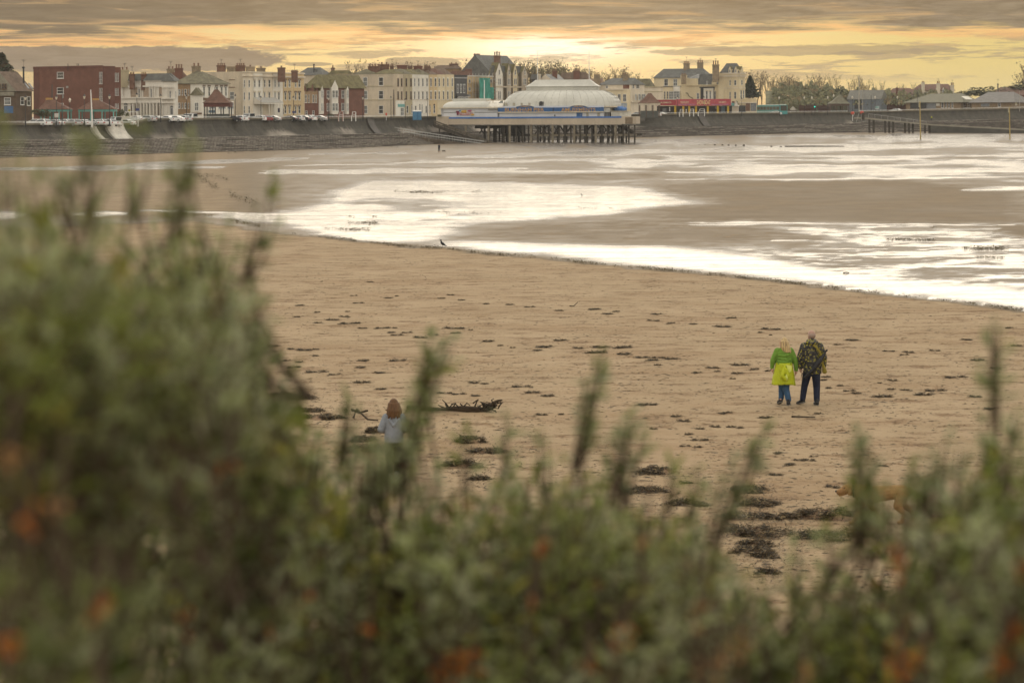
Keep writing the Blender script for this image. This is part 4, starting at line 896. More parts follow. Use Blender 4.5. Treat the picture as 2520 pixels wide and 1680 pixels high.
b = Bld('house', 'small white gabled house behind the teal bus', Z5, 2100, 2235, 2250, 885, 870, 20, tileb); b.roof(820, tileg, 'g', .1, .1); gablet(b, b.G, 2160, 2235, 848, 885, 905, white_r)

# drain pipes between the terrace houses and aerials on the chimneys
def pipes(b, xs, y0, y1, o=.28):
    for x in xs:
        t_, z1 = b.Fc.on(*b.cv(x, y0)); _, z0 = b.Fc.on(*b.cv(x, y1)); m_ = MB(); m_.tube([b.Fc.pt(t_, z0, o), b.Fc.pt(t_, z1, o)], .06, M('iron_pipe', (.06, .055, .05), .7), 5, cap=False); m_.build('drain_pipe', b.rt)
BL = {}
for o in COL.objects:
    if o.name.startswith('chimney') and o.parent and o.name.split('.')[0] == 'chimney': BL.setdefault(o.parent.name, []).append(o)
rnd0 = random.Random(4)
for k, cs_ in list(BL.items()):
    for c in cs_:
        if rnd0.random() < .55:
            vs_ = [v.co for v in c.data.vertices]; zt = max(v.z for v in vs_); x = sum(v.x for v in vs_)/len(vs_); y = sum(v.y for v in vs_)/len(vs_); m_ = MB(); h = rnd0.uniform(1.4, 2.4)
            m_.tube([(x, y, zt - .2), (x, y, zt + h)], .03, black, 4)
            for q_ in range(4): m_.tube([(x - .5 + .1*q_, y, zt + h - .05 - .12*q_), (x + .5 - .1*q_, y, zt + h - .05 - .12*q_)], .02, black, 3)
            m_.build('aerial', c.parent, origin=(0, 0, 0))
# ---------------------------------------------------------------- the pier
pa = R(10); pe = Vector((math.cos(pa), -math.sin(pa))); pn = Vector((-math.sin(pa), -math.cos(pa)))
k1, _ = ray(*Z4(60, 800)); PY = 612.0
PF = Face((k1*PY, PY), pe, pn)
pr = thing('pier', 'short pier on concrete and timber piles with a tan concrete deck', 'pier', (*PF.pt(25, 0)[:2], 0))
fasc = M('tan_concrete', (.50, .42, .32), .85, .12, .3, st=(1, 1, .3), fine=.1); dtim = M('dark_timber', (.055, .045, .032), .8, .35, 1.0); ctim = M('pile_concrete', (.22, .185, .13), .85, .25, .6)
blue = M('sign_blue', (.035, .11, .27), .5, .1); bluel = M('blue_trim', (.06, .16, .42), .5)
def prect(x0, y0, x1, y1):
    t0, z1 = PF.on(*Z4(x0, y0)); t1, z0 = PF.on(*Z4(x1, y1)); return t0, t1, z0, z1
def pbox(x0, y0, x1, y1, o0, o1, mat, name, parent, mb=None):
    t0, t1, z0, z1 = prect(x0, y0, x1, y1); m_ = mb or MB(); PF.box(m_, t0, t1, z0, z1, o0, o1, mat)
    if mb is None: return m_.build(name, parent)
DP = -18.0
for x0, x1 in ((195, 372), (372, 615), (615, 843), (843, 1073), (1073, 1303), (1303, 1535), (1535, 1765), (1765, 1978), (1978, 2045)):
    pbox(x0+.3, 786 - (x0+x1)/2*.006, x1-.3, 857, -.4, random.uniform(0, .05), fasc, 'fascia_panel', pr)
pbox(60, 771, 195, 861, -DP*0 - 3, .2, fasc, 'deck_end_block', pr); pbox(2045, 770, 2203, 850, -8, .05, fasc, 'deck_end_block', pr)
m_ = MB(); t0, t1, z0, z1 = prect(60, 790, 2203, 857); PF.box(m_, t0, t1, z1-.9, z1-.15, DP, -.4, M('deck_soffit', (.09, .08, .065), .9)); m_.build('deck', pr)
pbox(195, 778, 2045, 786, -.2, .1, bluel, 'edge_strip', pr)
pbox(2085, 780, 2165, 848, .04, .12, M('brown_stain', (.20, .15, .10), .9), 'stained_patch', pr)
_, _, zlow, zdk = prect(300, 857, 310, 1078)
zdk = PF.on(*Z4(1000, 860))[1]
def pile(x, off, r, mat, xoff=0.0):
    t_, _ = PF.on(*Z4(x, 1000)); p_ = PF.pt(t_ + xoff, 0, off); zs = float(zsand(p_.x, p_.y)) - .3
    m_ = MB(); m_.box((p_.x - r, p_.y - r, zs), (2*r, 0, 0), (0, 2*r, 0), (0, 0, zdk - .2 - zs), mat); return m_.build('pile', pr)
for x in (372, 615, 843, 1073, 1303, 1535, 1765, 1978): pile(x, -.5, .26, ctim)
for x in (778, 907, 977, 1040, 1140, 1200, 1265, 1367, 1432, 1495, 1597, 1660, 1720, 1827, 1888, 1948, 2057, 2117, 2180): pile(x, -1.2, .20, dtim)
for x in (650, 720, 780, 905, 1107, 1330, 1400, 1558, 1640, 1780, 1860, 2010): pile(x, -6.5, .2, dtim)
for x in (430, 480, 545, 640, 700, 800, 870, 950, 1010, 1090, 1180, 1240, 1300, 1420, 1480, 1540, 1620, 1700, 1790, 1900, 1980): pile(x, -12.0, .2, dtim, 1.2)
for x in (420, 470, 520, 580, 660, 740, 830, 930, 1030, 1120, 1220, 1320, 1420, 1520, 1620, 1720, 1820, 1920): pile(x, -17.3, .22, dtim, .6)
for o_, xa in ((-1.45, 1080), (-6.8, 900), (-12.2, 700)):
    pbox(xa, 962, 2200, 980, o_-.2, o_+.2, ctim if o_ > -2 else dtim, 'cross_beam', pr)
def brace(xa, ya, xb, yb, off, r=.13):
    ta, za = PF.on(*Z4(xa, ya)); tb, zb_ = PF.on(*Z4(xb, yb)); m_ = MB(); m_.tube([PF.pt(ta, za, off), PF.pt(tb, zb_, off)], r, dtim, 5); m_.build('brace', pr)
for xa in range(1095, 1300, 66): brace(xa, 868, xa+66, 958, -3, .16); brace(xa+66, 868, xa, 958, -3.4, .16)
for xa, xb in ((1310, 1430), (1430, 1560), (1640, 1765)): brace(xa, 955, (xa+xb)/2, 872, -2.5, .22); brace((xa+xb)/2, 872, xb, 955, -2.5, .22)
for xa in range(1770, 1960, 62): brace(xa, 868, xa+62, 958, -3, .16); brace(xa+62, 868, xa, 958, -3.4, .16)
brace(1990, 870, 2140, 960, -9, .5); brace(2110, 870, 1985, 960, -4, .15)
for xa in (440, 520, 600, 690, 740, 860): brace(xa, 868, xa+50, 958, -10, .16); brace(xa+50, 868, xa, 958, -10.5, .16)
pbox(400, 868, 850, 900, -9.5, -9.2, dtim, 'cross_beam', pr); pbox(640, 868, 905, 960, -14.5, -14.2, dtim, 'bulkhead', pr)
# pavilion on the deck
pv = thing('pavilion', 'white domed amusement pavilion on the pier deck', 'pavilion', (*PF.pt(30, 0)[:2], zdk + 2))
pwh = M('pavilion_white', (.60, .61, .63), .6, .08, .3); pdome = M('white_sheet_roof', (.52, .51, .455), .42, .12, .25, st=(1, 1, .4), fine=.12, spec=.45); warm = M('aged_white_trim', (.55, .49, .38), .7)
OFF = -1.0
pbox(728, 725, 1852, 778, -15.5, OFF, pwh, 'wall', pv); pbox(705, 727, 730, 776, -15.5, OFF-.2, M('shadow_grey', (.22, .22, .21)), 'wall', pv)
sg = pbox(714, 678, 1850, 724, OFF-.3, OFF+.25, blue, 'sign_board', pv); pbox(714, 722, 1850, 727, OFF+.1, OFF+.4, warm, 'sign_ledge', sg)
text(PF, Z4, 790, 1210, 682, 720, 'BURNHAM PIER', M('gold_letters', (.52, .30, .10), .5), OFF+.29, 'lettering', sg)
text(PF, Z4, 1394, 1762, 681, 719, 'AMUSEMENTS', M('gold_letters', None), OFF+.29, 'lettering', sg)
for xa, xb in ((902, 1108), (1476, 1682)):
    t0, zb_ = PF.on(*Z4(xa, 679)); t1, zt_ = PF.on(*Z4(xb, 650)); t0b, _ = PF.on(*Z4(xa, 679)); tc_ = (t0+t1)/2; rr = (t1-t0)/2; hh = zt_ - zb_
    arc = [(tc_ + rr*math.cos(a_), zb_ + hh*math.sin(a_)) for a_ in np.linspace(0, math.pi, 17)]
    m_ = MB(); f_ = [PF.pt(t_, z_, OFF+.2) for t_, z_ in arc]; k_ = [PF.pt(t_, z_, OFF-.1) for t_, z_ in arc]
    m_.add(f_ + k_, [tuple(range(17))] + [(i, i+17, i+18, i+1) for i in range(16)], blue); m_.tube([p_ + Vector((*(pn*.03), 0)) for p_ in f_], .07, warm, 4)
    cr_ = m_.build('sign_crest', sg)
    gm_ = M('gold_letters', None); m_ = MB()
    for sgn in (-1, 1):
        sw = [PF.pt(tc_ + sgn*rr*q_, zb_ + hh*(.30 + .40*math.sin(q_*7)*(1-q_)), OFF+.24) for q_ in np.linspace(.04, .62, 14)]
        m_.tube(sw, [.09*(1 - .6*i/13) for i in range(14)], gm_, 4); m_.ell(PF.pt(tc_ + sgn*rr*.14, zb_ + hh*.55, OFF+.23), (.22, .05, .13), gm_, 8, 5)
    m_.build('scroll_ornament', cr_)
pbox(1303, 680, 1315, 722, OFF+.2, OFF+.33, M('dark_gap', (.03, .05, .1)), 'joint', sg)
dr = pbox(1556, 729, 1620, 776, OFF-.1, OFF+.06, blue, 'door', pv); pbox(1600, 750, 1606, 756, OFF+.05, OFF+.12, steel, 'handle', dr)
for xa, xb in ((1660, 1687), (1779, 1808)): pbox(xa, 731, xb, 768, OFF-.1, OFF+.06, M('vent_tan', (.36, .33, .26)), 'vent', pv)
pbox(1318, 752, 1330, 768, OFF, OFF+.2, black, 'junction_box', pv)
# dome: rounded-rectangle rings, rising in a quarter ellipse, then lantern wall and flared cap
def ring(t0, t1, o0, o1, z, rad, n=10, flat=26):
    pts = []
    cs_ = [(t1-rad, o1-rad, 0), (t0+rad, o1-rad, 90), (t0+rad, o0+rad, 180), (t1-rad, o0+rad, 270)]
    for i, (ct, co, a0) in enumerate(cs_):
        for k in range(n): a_ = R(a0 + 90*k/(n-1)); pts.append((ct + rad*math.cos(a_), co + rad*math.sin(a_)))
        nt_, no_, _ = cs_[(i+1) % 4]
    out = []
    for i in range(len(pts)):
        a_ = Vector(pts[i]); b_ = Vector(pts[(i+1) % len(pts)]); out.append(a_)
        if i % n == n - 1:
            for k in range(1, flat): out.append(a_ + (b_-a_)*k/flat)
    return [PF.pt(p_.x, z, p_.y) for p_ in out]
def loft(rings, mat, name, parent, cap=True, smooth=True):
    m_ = MB(); n_ = len(rings[0]); vs = [p_ for r_ in rings for p_ in r_]
    fs_ = [(i*n_+k, i*n_+(k+1) % n_, (i+1)*n_+(k+1) % n_, (i+1)*n_+k) for i in range(len(rings)-1) for k in range(n_)]
    if cap: fs_.append(tuple((len(rings)-1)*n_ + k for k in range(n_)))
    m_.add(vs, fs_, mat); o = m_.build(name, parent, smooth=smooth)
    if smooth: o.data.set_sharp_from_angle(angle=R(35))
    return o
tA, zE = PF.on(*Z4(752, 664)); tB, _ = PF.on(*Z4(1965, 664)); tC, zL = PF.on(*Z4(968, 490)); tD, _ = PF.on(*Z4(1748, 490))
_, zL2 = PF.on(*Z4(1000, 450)); tE, zP = PF.on(*Z4(1062, 376)); tF_, _ = PF.on(*Z4(1660, 376)); tEm, zPm = PF.on(*Z4(1035, 412))
oN, oFr = -16.0, -2.2
rs_ = []
for q_ in np.linspace(0, 1, 13):
    th = q_*math.pi/2; ins = 1 - math.cos(th); zz = zE + (zL - zE)*math.sin(th)
    oi = ins*5.0; rs_.append(ring(tA + (tC-tA)*ins, tB + (tD-tB)*ins, oN + oi, oFr - oi, zz, 1.7 - .6*ins))
dome = loft(rs_, pdome, 'dome', pv, cap=True)
lan = loft([ring(tC, tD, oN+5.0, oFr-5.0, zL-.1, .6), ring(tC, tD, oN+5.0, oFr-5.0, zL2, .6), ring(tC-.35, tD+.35, oN+4.7, oFr-4.7, zL2+.05, .6)], pdome, 'lantern', pv)
capr = []
for q_ in np.linspace(0, 1, 8):
    s_ = q_**.75; capr.append(ring(tC-.35 + (tE-tC+.35)*s_, tD+.35 + (tF_-tD-.35)*s_, oN+4.7+1.5*s_, oFr-4.7-1.5*s_, zL2+.06 + (zP-zL2)*q_, .5))
loft(capr, pdome, 'lantern_roof', pv)
m_ = MB()
n_ = len(rs_[0])
for k in range(0, n_, 2):
    pts = [rs_[i][k] + Vector((0, 0, .01)) for i in range(0, 13, 2)]; m_.tube(pts, .045, M('roof_seam', (.27, .26, .225), .6), 4, cap=False)
m_.build('roof_seams', dome)
loft([ring(tA-.3, tB+.3, oN-.3, oFr+.5, zE-.35, 1.8), ring(tA-.3, tB+.3, oN-.3, oFr+.5, zE-.02, 1.8)], warm, 'eave', pv, smooth=False)
pbox(745, 660, 1850, 680, -15.8, OFF-.3, pwh, 'wall', pv)
for xa, xb in ((781, 806), (862, 888), (948, 970), (1028, 1053)):
    a_ = pbox(xa, 626, xb, 676, OFF-2.2, OFF-1.2, M('vent_tan', None), 'air_unit', pv); pbox(xb, 628, xb+16, 676, OFF-2.1, OFF-1.3, pwh, 'air_unit_side', a_)
a_ = pbox(1153, 612, 1197, 676, OFF-2.2, OFF-1.2, M('unit_grey', (.14, .14, .135)), 'fan_unit', pv)
for yy in (630, 660):
    t_, z_ = PF.on(*Z4(1168, yy)); m_ = MB(); c_ = PF.pt(t_, z_, OFF-1.18); rt_ = Matrix.Rotation(math.pi/2, 3, 'X'); m_.ell(c_, (.55, .08, .55), black, 12, 6); m_.build('fan', a_)
for xm, yt in ((1082, 62), (1642, 57)):
    t_, zt_ = PF.on(*Z4(xm, yt)); _, zb_ = PF.on(*Z4(xm, 378)); m_ = MB(); m_.tube([PF.pt(t_, zb_, oN+7), PF.pt(t_, zt_, oN+7)], [.11, .05], white, 6); f_ = m_.build('flagpole', origin=PF.pt(t_, zb_, oN+7)); tag(f_, 'tall thin white flagpole at the %s end of the pavilion roof' % ('left' if xm < 1300 else 'right'), 'flagpole', 'flagpoles on the pavilion roof')
pbox(1852, 680, 1912, 724, -9, OFF-.4, M('pale_box', (.5, .48, .42)), 'plant_box', pv); pbox(1856, 727, 1910, 776, -8, OFF-.6, M('unit_grey', None), 'side_door', pv)
# snack block on the left
sk = thing('snack_bar', 'low white barrel roofed snack bar left of the dome', 'snack bar', (*PF.pt(10, 0)[:2], zdk + 2))
pbox(128, 682, 708, 782, -12, OFF-.05, pwh, 'wall', sk); pbox(88, 682, 128, 770, -9, OFF-1.5, pwh, 'wall', sk)
pbox(86, 676, 712, 684, -12, OFF+.35, warm, 'eave', sk); pbox(130, 726, 700, 729, OFF-.1, OFF+.02, M('shadow_grey', None), 'panel_line', sk)
t0, t1, z0, z1 = prect(115, 610, 612, 676); ta_, _ = PF.on(*Z4(215, 610))
rr_ = []
for q_ in np.linspace(0, 1, 9):
    th = q_*math.pi/2; ins = 1 - math.cos(th); rr_.append(ring(t0 + (ta_-t0)*ins, t1, -12 + 2.6*ins, OFF+.1 - 2.6*ins, z0 + (z1-z0)*math.sin(th), .5, n=6, flat=8))
loft(rr_, pdome, 'barrel_roof', sk); pbox(202, 579, 575, 615, -9, -4, pdome, 'roof_block', sk)
t0, t1, z0, z1 = prect(575, 600, 762, 676); vs = []
m_ = MB(); arcs = [(z0 + (z1-z0)*math.sin(a_), -6.5 + 5.4*math.cos(a_)) for a_ in np.linspace(0, math.pi, 13)]
for t_ in (t0, t1): vs += [PF.pt(t_, z_, o_) for z_, o_ in arcs]
m_.add(vs, [(k, k+1, k+14, k+13) for k in range(12)] + [tuple(range(13)), tuple(reversed(range(13, 26)))], M('white_sheet', (.66, .62, .54), .5)); m_.build('half_round_roof', sk, smooth=False)
pbox(575, 594, 765, 602, OFF-1.8, OFF-1.6, warm, 'frame', sk); pbox(643, 602, 651, 690, OFF-1.8, OFF-1.6, warm, 'frame', sk); pbox(606, 690, 708, 702, OFF-.1, OFF+.3, M('gutter_grey', (.25, .24, .21)), 'gutter', sk)
pc_ = []
for q_ in np.linspace(0, 1, 9):
    pc_.append((q_, math.sqrt(max(0, 1-(1-q_)**2))))
ta_, zq0 = PF.on(*Z4(695, 668)); tb_, zq1 = PF.on(*Z4(756, 600)); m_ = MB(); vs = [PF.pt(ta_ + (tb_-ta_)*a_, zq0 + (zq1-zq0)*b_, OFF-1.4) for a_, b_ in pc_] + [PF.pt(tb_, zq0, OFF-1.4)]
m_.add(vs, [tuple(range(len(vs)))], M('smoky_glass', (.2, .22, .22), .2)); m_.build('fan_light', sk)
hf = thing('food_sign', 'colourful hot food sign on the white snack bar wall', 'sign', PF.pt(PF.on(*Z4(365, 735))[0], PF.on(*Z4(365, 735))[1], OFF))
def sgn(x0, y0, x1, y1, mt, o, nm='sign_panel'): return pbox(x0, y0, x1, y1, OFF-.02, OFF+o, mt, nm, hf)
sgn(300, 704, 462, 756, M('sign_white', (.55, .53, .5)), .05, 'backing')
def blob(x0, y0, x1, y1, mt, o, nm):
    t0, t1, z0, z1 = prect(x0, y0, x1, y1); m_ = MB(); c_ = PF.pt((t0+t1)/2, (z0+z1)/2, OFF+o); m_.ell(c_, ((t1-t0)/2, .05, (z1-z0)/2), mt, 14, 8); m_.build(nm, hf)
ylw = M('mustard', (.55, .33, .06)); rd = M('sign_red', (.42, .05, .05)); 
blob(318, 700, 400, 735, ylw, .08, 'burger_bun'); blob(385, 700, 440, 722, M('berry_pink', (.35, .09, .16)), .1, 'topping'); blob(292, 702, 318, 720, M('sign_cyan', (.12, .25, .4)), .09, 'ice'); blob(436, 705, 462, 735, M('sign_white', None), .1, 'cream'); blob(420, 742, 462, 762, ylw, .09, 'chip')
m_ = MB(); t0, t1, z0, z1 = prect(262, 712, 288, 758); m_.add([PF.pt(t0, z1, OFF+.1), PF.pt(t1+.2, z1, OFF+.1), PF.pt(t1, z0, OFF+.1), PF.pt(t0+.3, z0, OFF+.1)] + [PF.pt(t0, z1, OFF), PF.pt(t1+.2, z1, OFF), PF.pt(t1, z0, OFF), PF.pt(t0+.3, z0, OFF)], [(0, 3, 2, 1), (0, 1, 5, 4), (1, 2, 6, 5), (2, 3, 7, 6), (3, 0, 4, 7)], M('cup_maroon', (.17, .03, .06))); m_.build('cup', hf)
sgn(305, 752, 410, 757, rd, .12, 'underline'); text(PF, Z4, 288, 442, 728, 748, 'HOT FOOD', rd, OFF+.16, 'lettering', hf)
lb = thing('container', 'pale box with blue tarpaulin bundle behind at the pier end', 'container', PF.pt(PF.on(*Z4(2000, 770))[0], zdk+2, -3))
pbox(1926, 716, 2112, 774, -7, -1.2, M('pale_box', None), 'box', lb); pbox(1924, 712, 2114, 717, -7.2, -1, warm, 'lid', lb)
m_ = MB(); t0, t1, z0, z1 = prect(1945, 658, 2058, 716)
for i in range(7): m_.ell(PF.pt(t0 + (t1-t0)*(.12+.76*i/6), z0 + (z1-z0)*(.45+.1*math.sin(i*2.1)), -5 + .5*math.sin(i*3)), (.75, .9, (z1-z0)*.5*random.uniform(.75, 1.05)), M('blue_tarpaulin', (.06, .15, .36), .5, .3, 1.2, .4), 10, 8)
tag(m_.build('tarpaulin', origin=PF.pt(t0, z0, -5), smooth=True), 'crumpled blue tarpaulin at the right end of the pavilion', 'tarpaulin')
pbox(1912, 672, 1985, 712, -8, -5.6, M('green_box', (.42, .46, .34)), 'cabinet', lb)
# ---------------------------------------------------------------- stairs and ramp left of the pier
def Z4b(x, y): return Z3(x, y)
RF = Face(PF.pt(0, 0, 3.0)[:2], pe, pn)
st = thing('timber_staircase', 'dark timber stairs descending from the promenade to the sand', 'stairs', RF.pt(2, 0, 0))
def slant(fc, cv, pts, th, o0, o1, mat, name, parent):
    q_ = [fc.on(*cv(*p_)) for p_ in pts]; m_ = MB()
    for (ta, za), (tb, zb_) in zip(q_[:-1], q_[1:]):
        vs = [fc.pt(ta, za-th, o0), fc.pt(tb, zb_-th, o0), fc.pt(tb, zb_, o0), fc.pt(ta, za, o0), fc.pt(ta, za-th, o1), fc.pt(tb, zb_-th, o1), fc.pt(tb, zb_, o1), fc.pt(ta, za, o1)]
        m_.add(vs, [(0, 3, 2, 1), (4, 5, 6, 7), (0, 1, 5, 4), (1, 2, 6, 5), (2, 3, 7, 6), (3, 0, 4, 7)], mat)
    return m_.build(name, parent)
for o_ in (0, -2.2):
    slant(RF, Z3, [(1490, 1100), (2250, 1385)], .55, o_-.08, o_+.08, dtim, 'stringer', st)
    slant(RF, Z3, [(1500, 1048), (2300, 1345)], .22, o_-.06, o_+.06, M('grey_timber', (.12, .10, .075), .85), 'handrail', st); slant(RF, Z3, [(1495, 1075), (2270, 1365)], .18, o_-.05, o_+.05, M('grey_timber', None), 'midrail', st)
    for i in range(6):
        x_ = 1500 + 148*i; y_ = 1050 + 55*i; ta, za = RF.on(*Z3(x_, y_)); _, zb_ = RF.on(*Z3(x_, y_+75)); m_ = MB(); RF.box(m_, ta-.09, ta+.09, zb_, za+.1, o_-.09, o_+.09, dtim); m_.build('post', st)
for i in range(22):
    x_ = 1500 + 34*i; y_ = 1100 + 12.8*i; ta, za = RF.on(*Z3(x_, y_)); m_ = MB(); RF.box(m_, ta-.16, ta+.18, za-.06, za, -2.1, -.1, dtim); m_.build('tread', st)
for x_ in (1560, 1750): ta, za = RF.on(*Z3(x_, 1150 + (x_-1560)*.37)); m_ = MB(); RF.box(m_, ta-.15, ta+.15, -.3, za, -1.6, -1.3, dtim); m_.build('support', st)
rp = thing('concrete_ramp', 'brown concrete ramp with galvanised handrails running to the sand', 'ramp', RF.pt(-8, 0, 6))
RG = Face(PF.pt(0, 0, 8.0)[:2], pe, pn)
q_ = [RG.on(*Z3(*p_)) for p_ in ((690, 1217), (960, 1222), (1940, 1368), (1945, 1405), (1300, 1412), (900, 1380), (690, 1330))]
m_ = MB(); f_ = [RG.pt(t_, z_ if i < 3 else -.3, 0) for i, (t_, z_) in enumerate(q_)]; k_ = [p_ + Vector((*(-pn*3.2), 0)) for p_ in f_]; n_ = len(f_)
m_.add(f_ + k_, [tuple(range(n_)), tuple(reversed(range(n_, 2*n_)))] + [(i, i+n_, (i+1) % n_ + n_, (i+1) % n_) for i in range(n_)], M('ramp_concrete', (.105, .08, .058), .85, .3, .5, fine=.4)); m_.build('ramp_body', rp)
for o_ in (-.15, -3.0):
    for dy in (0, 34):
        q_ = [RG.on(*Z3(x_, y_+dy)) for x_, y_ in ((705, 1140), (965, 1143), (1300, 1205), (2190, 1337))]; m_ = MB(); m_.tube([RG.pt(t_, z_, o_) for t_, z_ in q_], .05, steel, 5); m_.build('handrail', rp)
    for x_ in list(range(705, 2195, 75)):
        y_ = float(np.interp(x_, [705, 965, 1300, 2190], [1140, 1143, 1205, 1337])); yb_ = float(np.interp(x_, [690, 960, 1940, 2190], [1217, 1222, 1368, 1395])); t_, z_ = RG.on(*Z3(x_, y_)); _, z2 = RG.on(*Z3(x_, yb_)); m_ = MB(); m_.tube([RG.pt(t_, z2, o_), RG.pt(t_, z_, o_)], .045, steel, 5); m_.build('rail_post', rp)
for x_, ya, yb_ in ((950, 1215, 1320), (1430, 1290, 1395), (1298, 1330, 1380)): t_, za = RG.on(*Z3(x_, ya)); m_ = MB(); RG.box(m_, t_-.1, t_+.1, -.2, za, .05, .25, ctim); m_.build('marker_post', rp)
# ---------------------------------------------------------------- jetty on the right
kJ, _ = ray(*Z6(1433, 780)); JF = Face((kJ*742, 742), (math.cos(R(6)), -math.sin(R(6))), (-math.sin(R(6)), -math.cos(R(6))))
jt = thing('sloping_jetty', 'long concrete jetty sloping down to the right on dark posts', 'jetty', JF.pt(0, 0))
slant(JF, Z6, [(770, 678), (860, 680), (1483, 742), (2352, 788), (2700, 806)], .45, -3.5, 0, M('jetty_deck', (.30, .275, .22), .85, .15, .4), 'deck', jt)
for x_ in (1058, 1095, 1133, 1243, 1280, 1318, 1430, 1470, 950, 910):
    t_, z_ = JF.on(*Z6(x_, float(np.interp(x_, [860, 1483], [690, 752])))); p_ = JF.pt(t_, 0, -1.5); zs = float(zsand(p_.x, p_.y)) - .4; m_ = MB(); JF.box(m_, t_-.3, t_+.3, zs, z_-.1, -2 + random.uniform(-1, 1), -1.4 + random.uniform(-.3, 1), dtim); m_.build('post', jt)
q_ = [JF.on(*Z6(*p_)) for p_ in ((1483, 752), (2352, 798), (2700, 816), (2700, 840), (1483, 825))]; m_ = MB(); f_ = [JF.pt(t_, z_ if i < 3 else z_ - .6, -.1) for i, (t_, z_) in enumerate(q_)]; k_ = [p_ + Vector((0, 3.2, 0)) for p_ in f_]
m_.add(f_ + k_, [tuple(range(5)), tuple(reversed(range(5, 10)))] + [(i, i+5, (i+1) % 5 + 5, (i+1) % 5) for i in range(5)], M('dark_wet_concrete', (.075, .07, .058), .6, .3, .4, fine=.3)); m_.build('wall', jt)
m_ = MB(); qq = [JF.on(*Z6(x_, y_)) for x_, y_ in ((900, 645), (1433, 715))]; m_.tube([JF.pt(t_, z_, -.2) for t_, z_ in qq], .04, steel, 5); m_.build('handrail', jt)
for x_ in range(900, 1450, 60):
    y_ = 645 + (x_-900)*.131; t_, z_ = JF.on(*Z6(x_, y_)); m_ = MB(); m_.tube([JF.pt(t_, z_, -.2), JF.pt(t_, z_-1.2, -.2)], .035, steel, 5); m_.build('rail_post', jt)
for i, (xa, ya, xb, yb_) in enumerate(((745, 690, 770, 640), (785, 720, 812, 640))):
    t0, z0 = JF.on(*Z6(xa, ya)); t1, z1 = JF.on(*Z6(xb, yb_)); r_ = thing('access_ladder', 'white railed steps at the jetty head, %s of two' % ('left' if i == 0 else 'right'), 'ladder', JF.pt(t0, z0, 1), 'white railed steps at the jetty head')
    for o_ in (.6, 1.5): m_ = MB(); m_.tube([JF.pt(t0, z0, o_), JF.pt(t1, z1, o_)], .05, steel, 5); m_.build('side_rail', r_)
    for k in range(7): m_ = MB(); f_ = k/6; m_.tube([JF.pt(t0+(t1-t0)*f_, z0+(z1-z0)*f_, .6), JF.pt(t0+(t1-t0)*f_, z0+(z1-z0)*f_, 1.5)], .03, steel, 4); m_.build('rung', r_)
for x_, y_, nm in ((752, 640, 'left'), (838, 634, 'right')):
    t_, z_ = JF.on(*Z6(x_, y_)); r_ = thing('lifebuoy_post', 'red lifebuoy housing at the jetty head, %s one' % nm, 'lifebuoy', JF.pt(t_, z_-1.5, 0), 'red lifebuoy housings'); m_ = MB(); m_.ell(JF.pt(t_, z_, 0), (.6, .25, .5), M('lifebuoy_red', (.5, .08, .05), .5), 12, 8); m_.build('housing', r_, smooth=True); m_ = MB(); m_.tube([JF.pt(t_, z_-2.4, 0), JF.pt(t_, z_-.5, 0)], .1, white, 5); m_.build('post', r_)
t_, z_ = JF.on(*Z6(850, 655)); m_ = MB(); JF.box(m_, t_-.45, t_+.45, z_-1.6, z_+.6, -.6, .4, dtim); tag(m_.build('bollard', origin=JF.pt(t_, z_-1.6)), 'stout dark timber bollard at the head of the jetty', 'bollard')
# yellow marker poles and groyne stumps
yel = M('faded_yellow_pole', (.42, .31, .10), .7, .2, 1.5)
for x_, yt, yb_, lab in ((1386, 530, 836, 'yellow marker pole on the flats before the jetty posts'), (2221, 586, 832, 'yellow marker pole on the flats by the right edge')):
    b_ = on_sand(*Z6(x_, yb_)); tp = at(*Z6(x_-6, yt), b_.y); m_ = MB(); m_.tube([b_ - Vector((0, 0, .3)), tp], [.17, .13], yel, 8); q0 = b_.lerp(tp, .84); m_.tube([q0 + Vector((-.25, 0, 0)), q0 + Vector((-.25, 0, 1.2))], .16, M('pole_plate', (.45, .40, .28)), 6); tag(m_.build('marker_pole', origin=b_), lab, 'pole', 'yellow marker poles')
for i, (x_, y_, h_) in enumerate(((978, 1383, 6), (1110, 1387, 13), (1217, 1390, 13), (1302, 1393, 15), (1402, 1396, 17), (1512, 1399, 22), (1892, 1410, 16), (2023, 1411, 12), (896, 1383, 5))):
    b_ = on_sand(*Z5(x_, y_)); hh = h_/5.6*b_.y/F; m_ = MB(); m_.box(b_ + Vector((-.2, -.2, -.3)), (.42, 0, 0), (0, .42, 0), (.05, 0, hh + .3), dtim); tag(m_.build('groyne_stump', origin=b_), 'dark worn groyne stump standing in the wet sand', 'stump', 'row of groyne stumps')
a_ = on_sand(*Z5(2078, 1409)); b_ = on_sand(*Z6(672, 952)); m_ = MB(); m_.tube([a_ + Vector((0, 0, .1)), (a_ + b_)/2 + Vector((0, 0, .12)), b_ + Vector((0, 0, .06))], [.16, .14, .1], dtim, 6); tag(m_.build('groyne_beam', origin=a_), 'long dark beam lying in the wet sand beyond the stumps', 'beam')
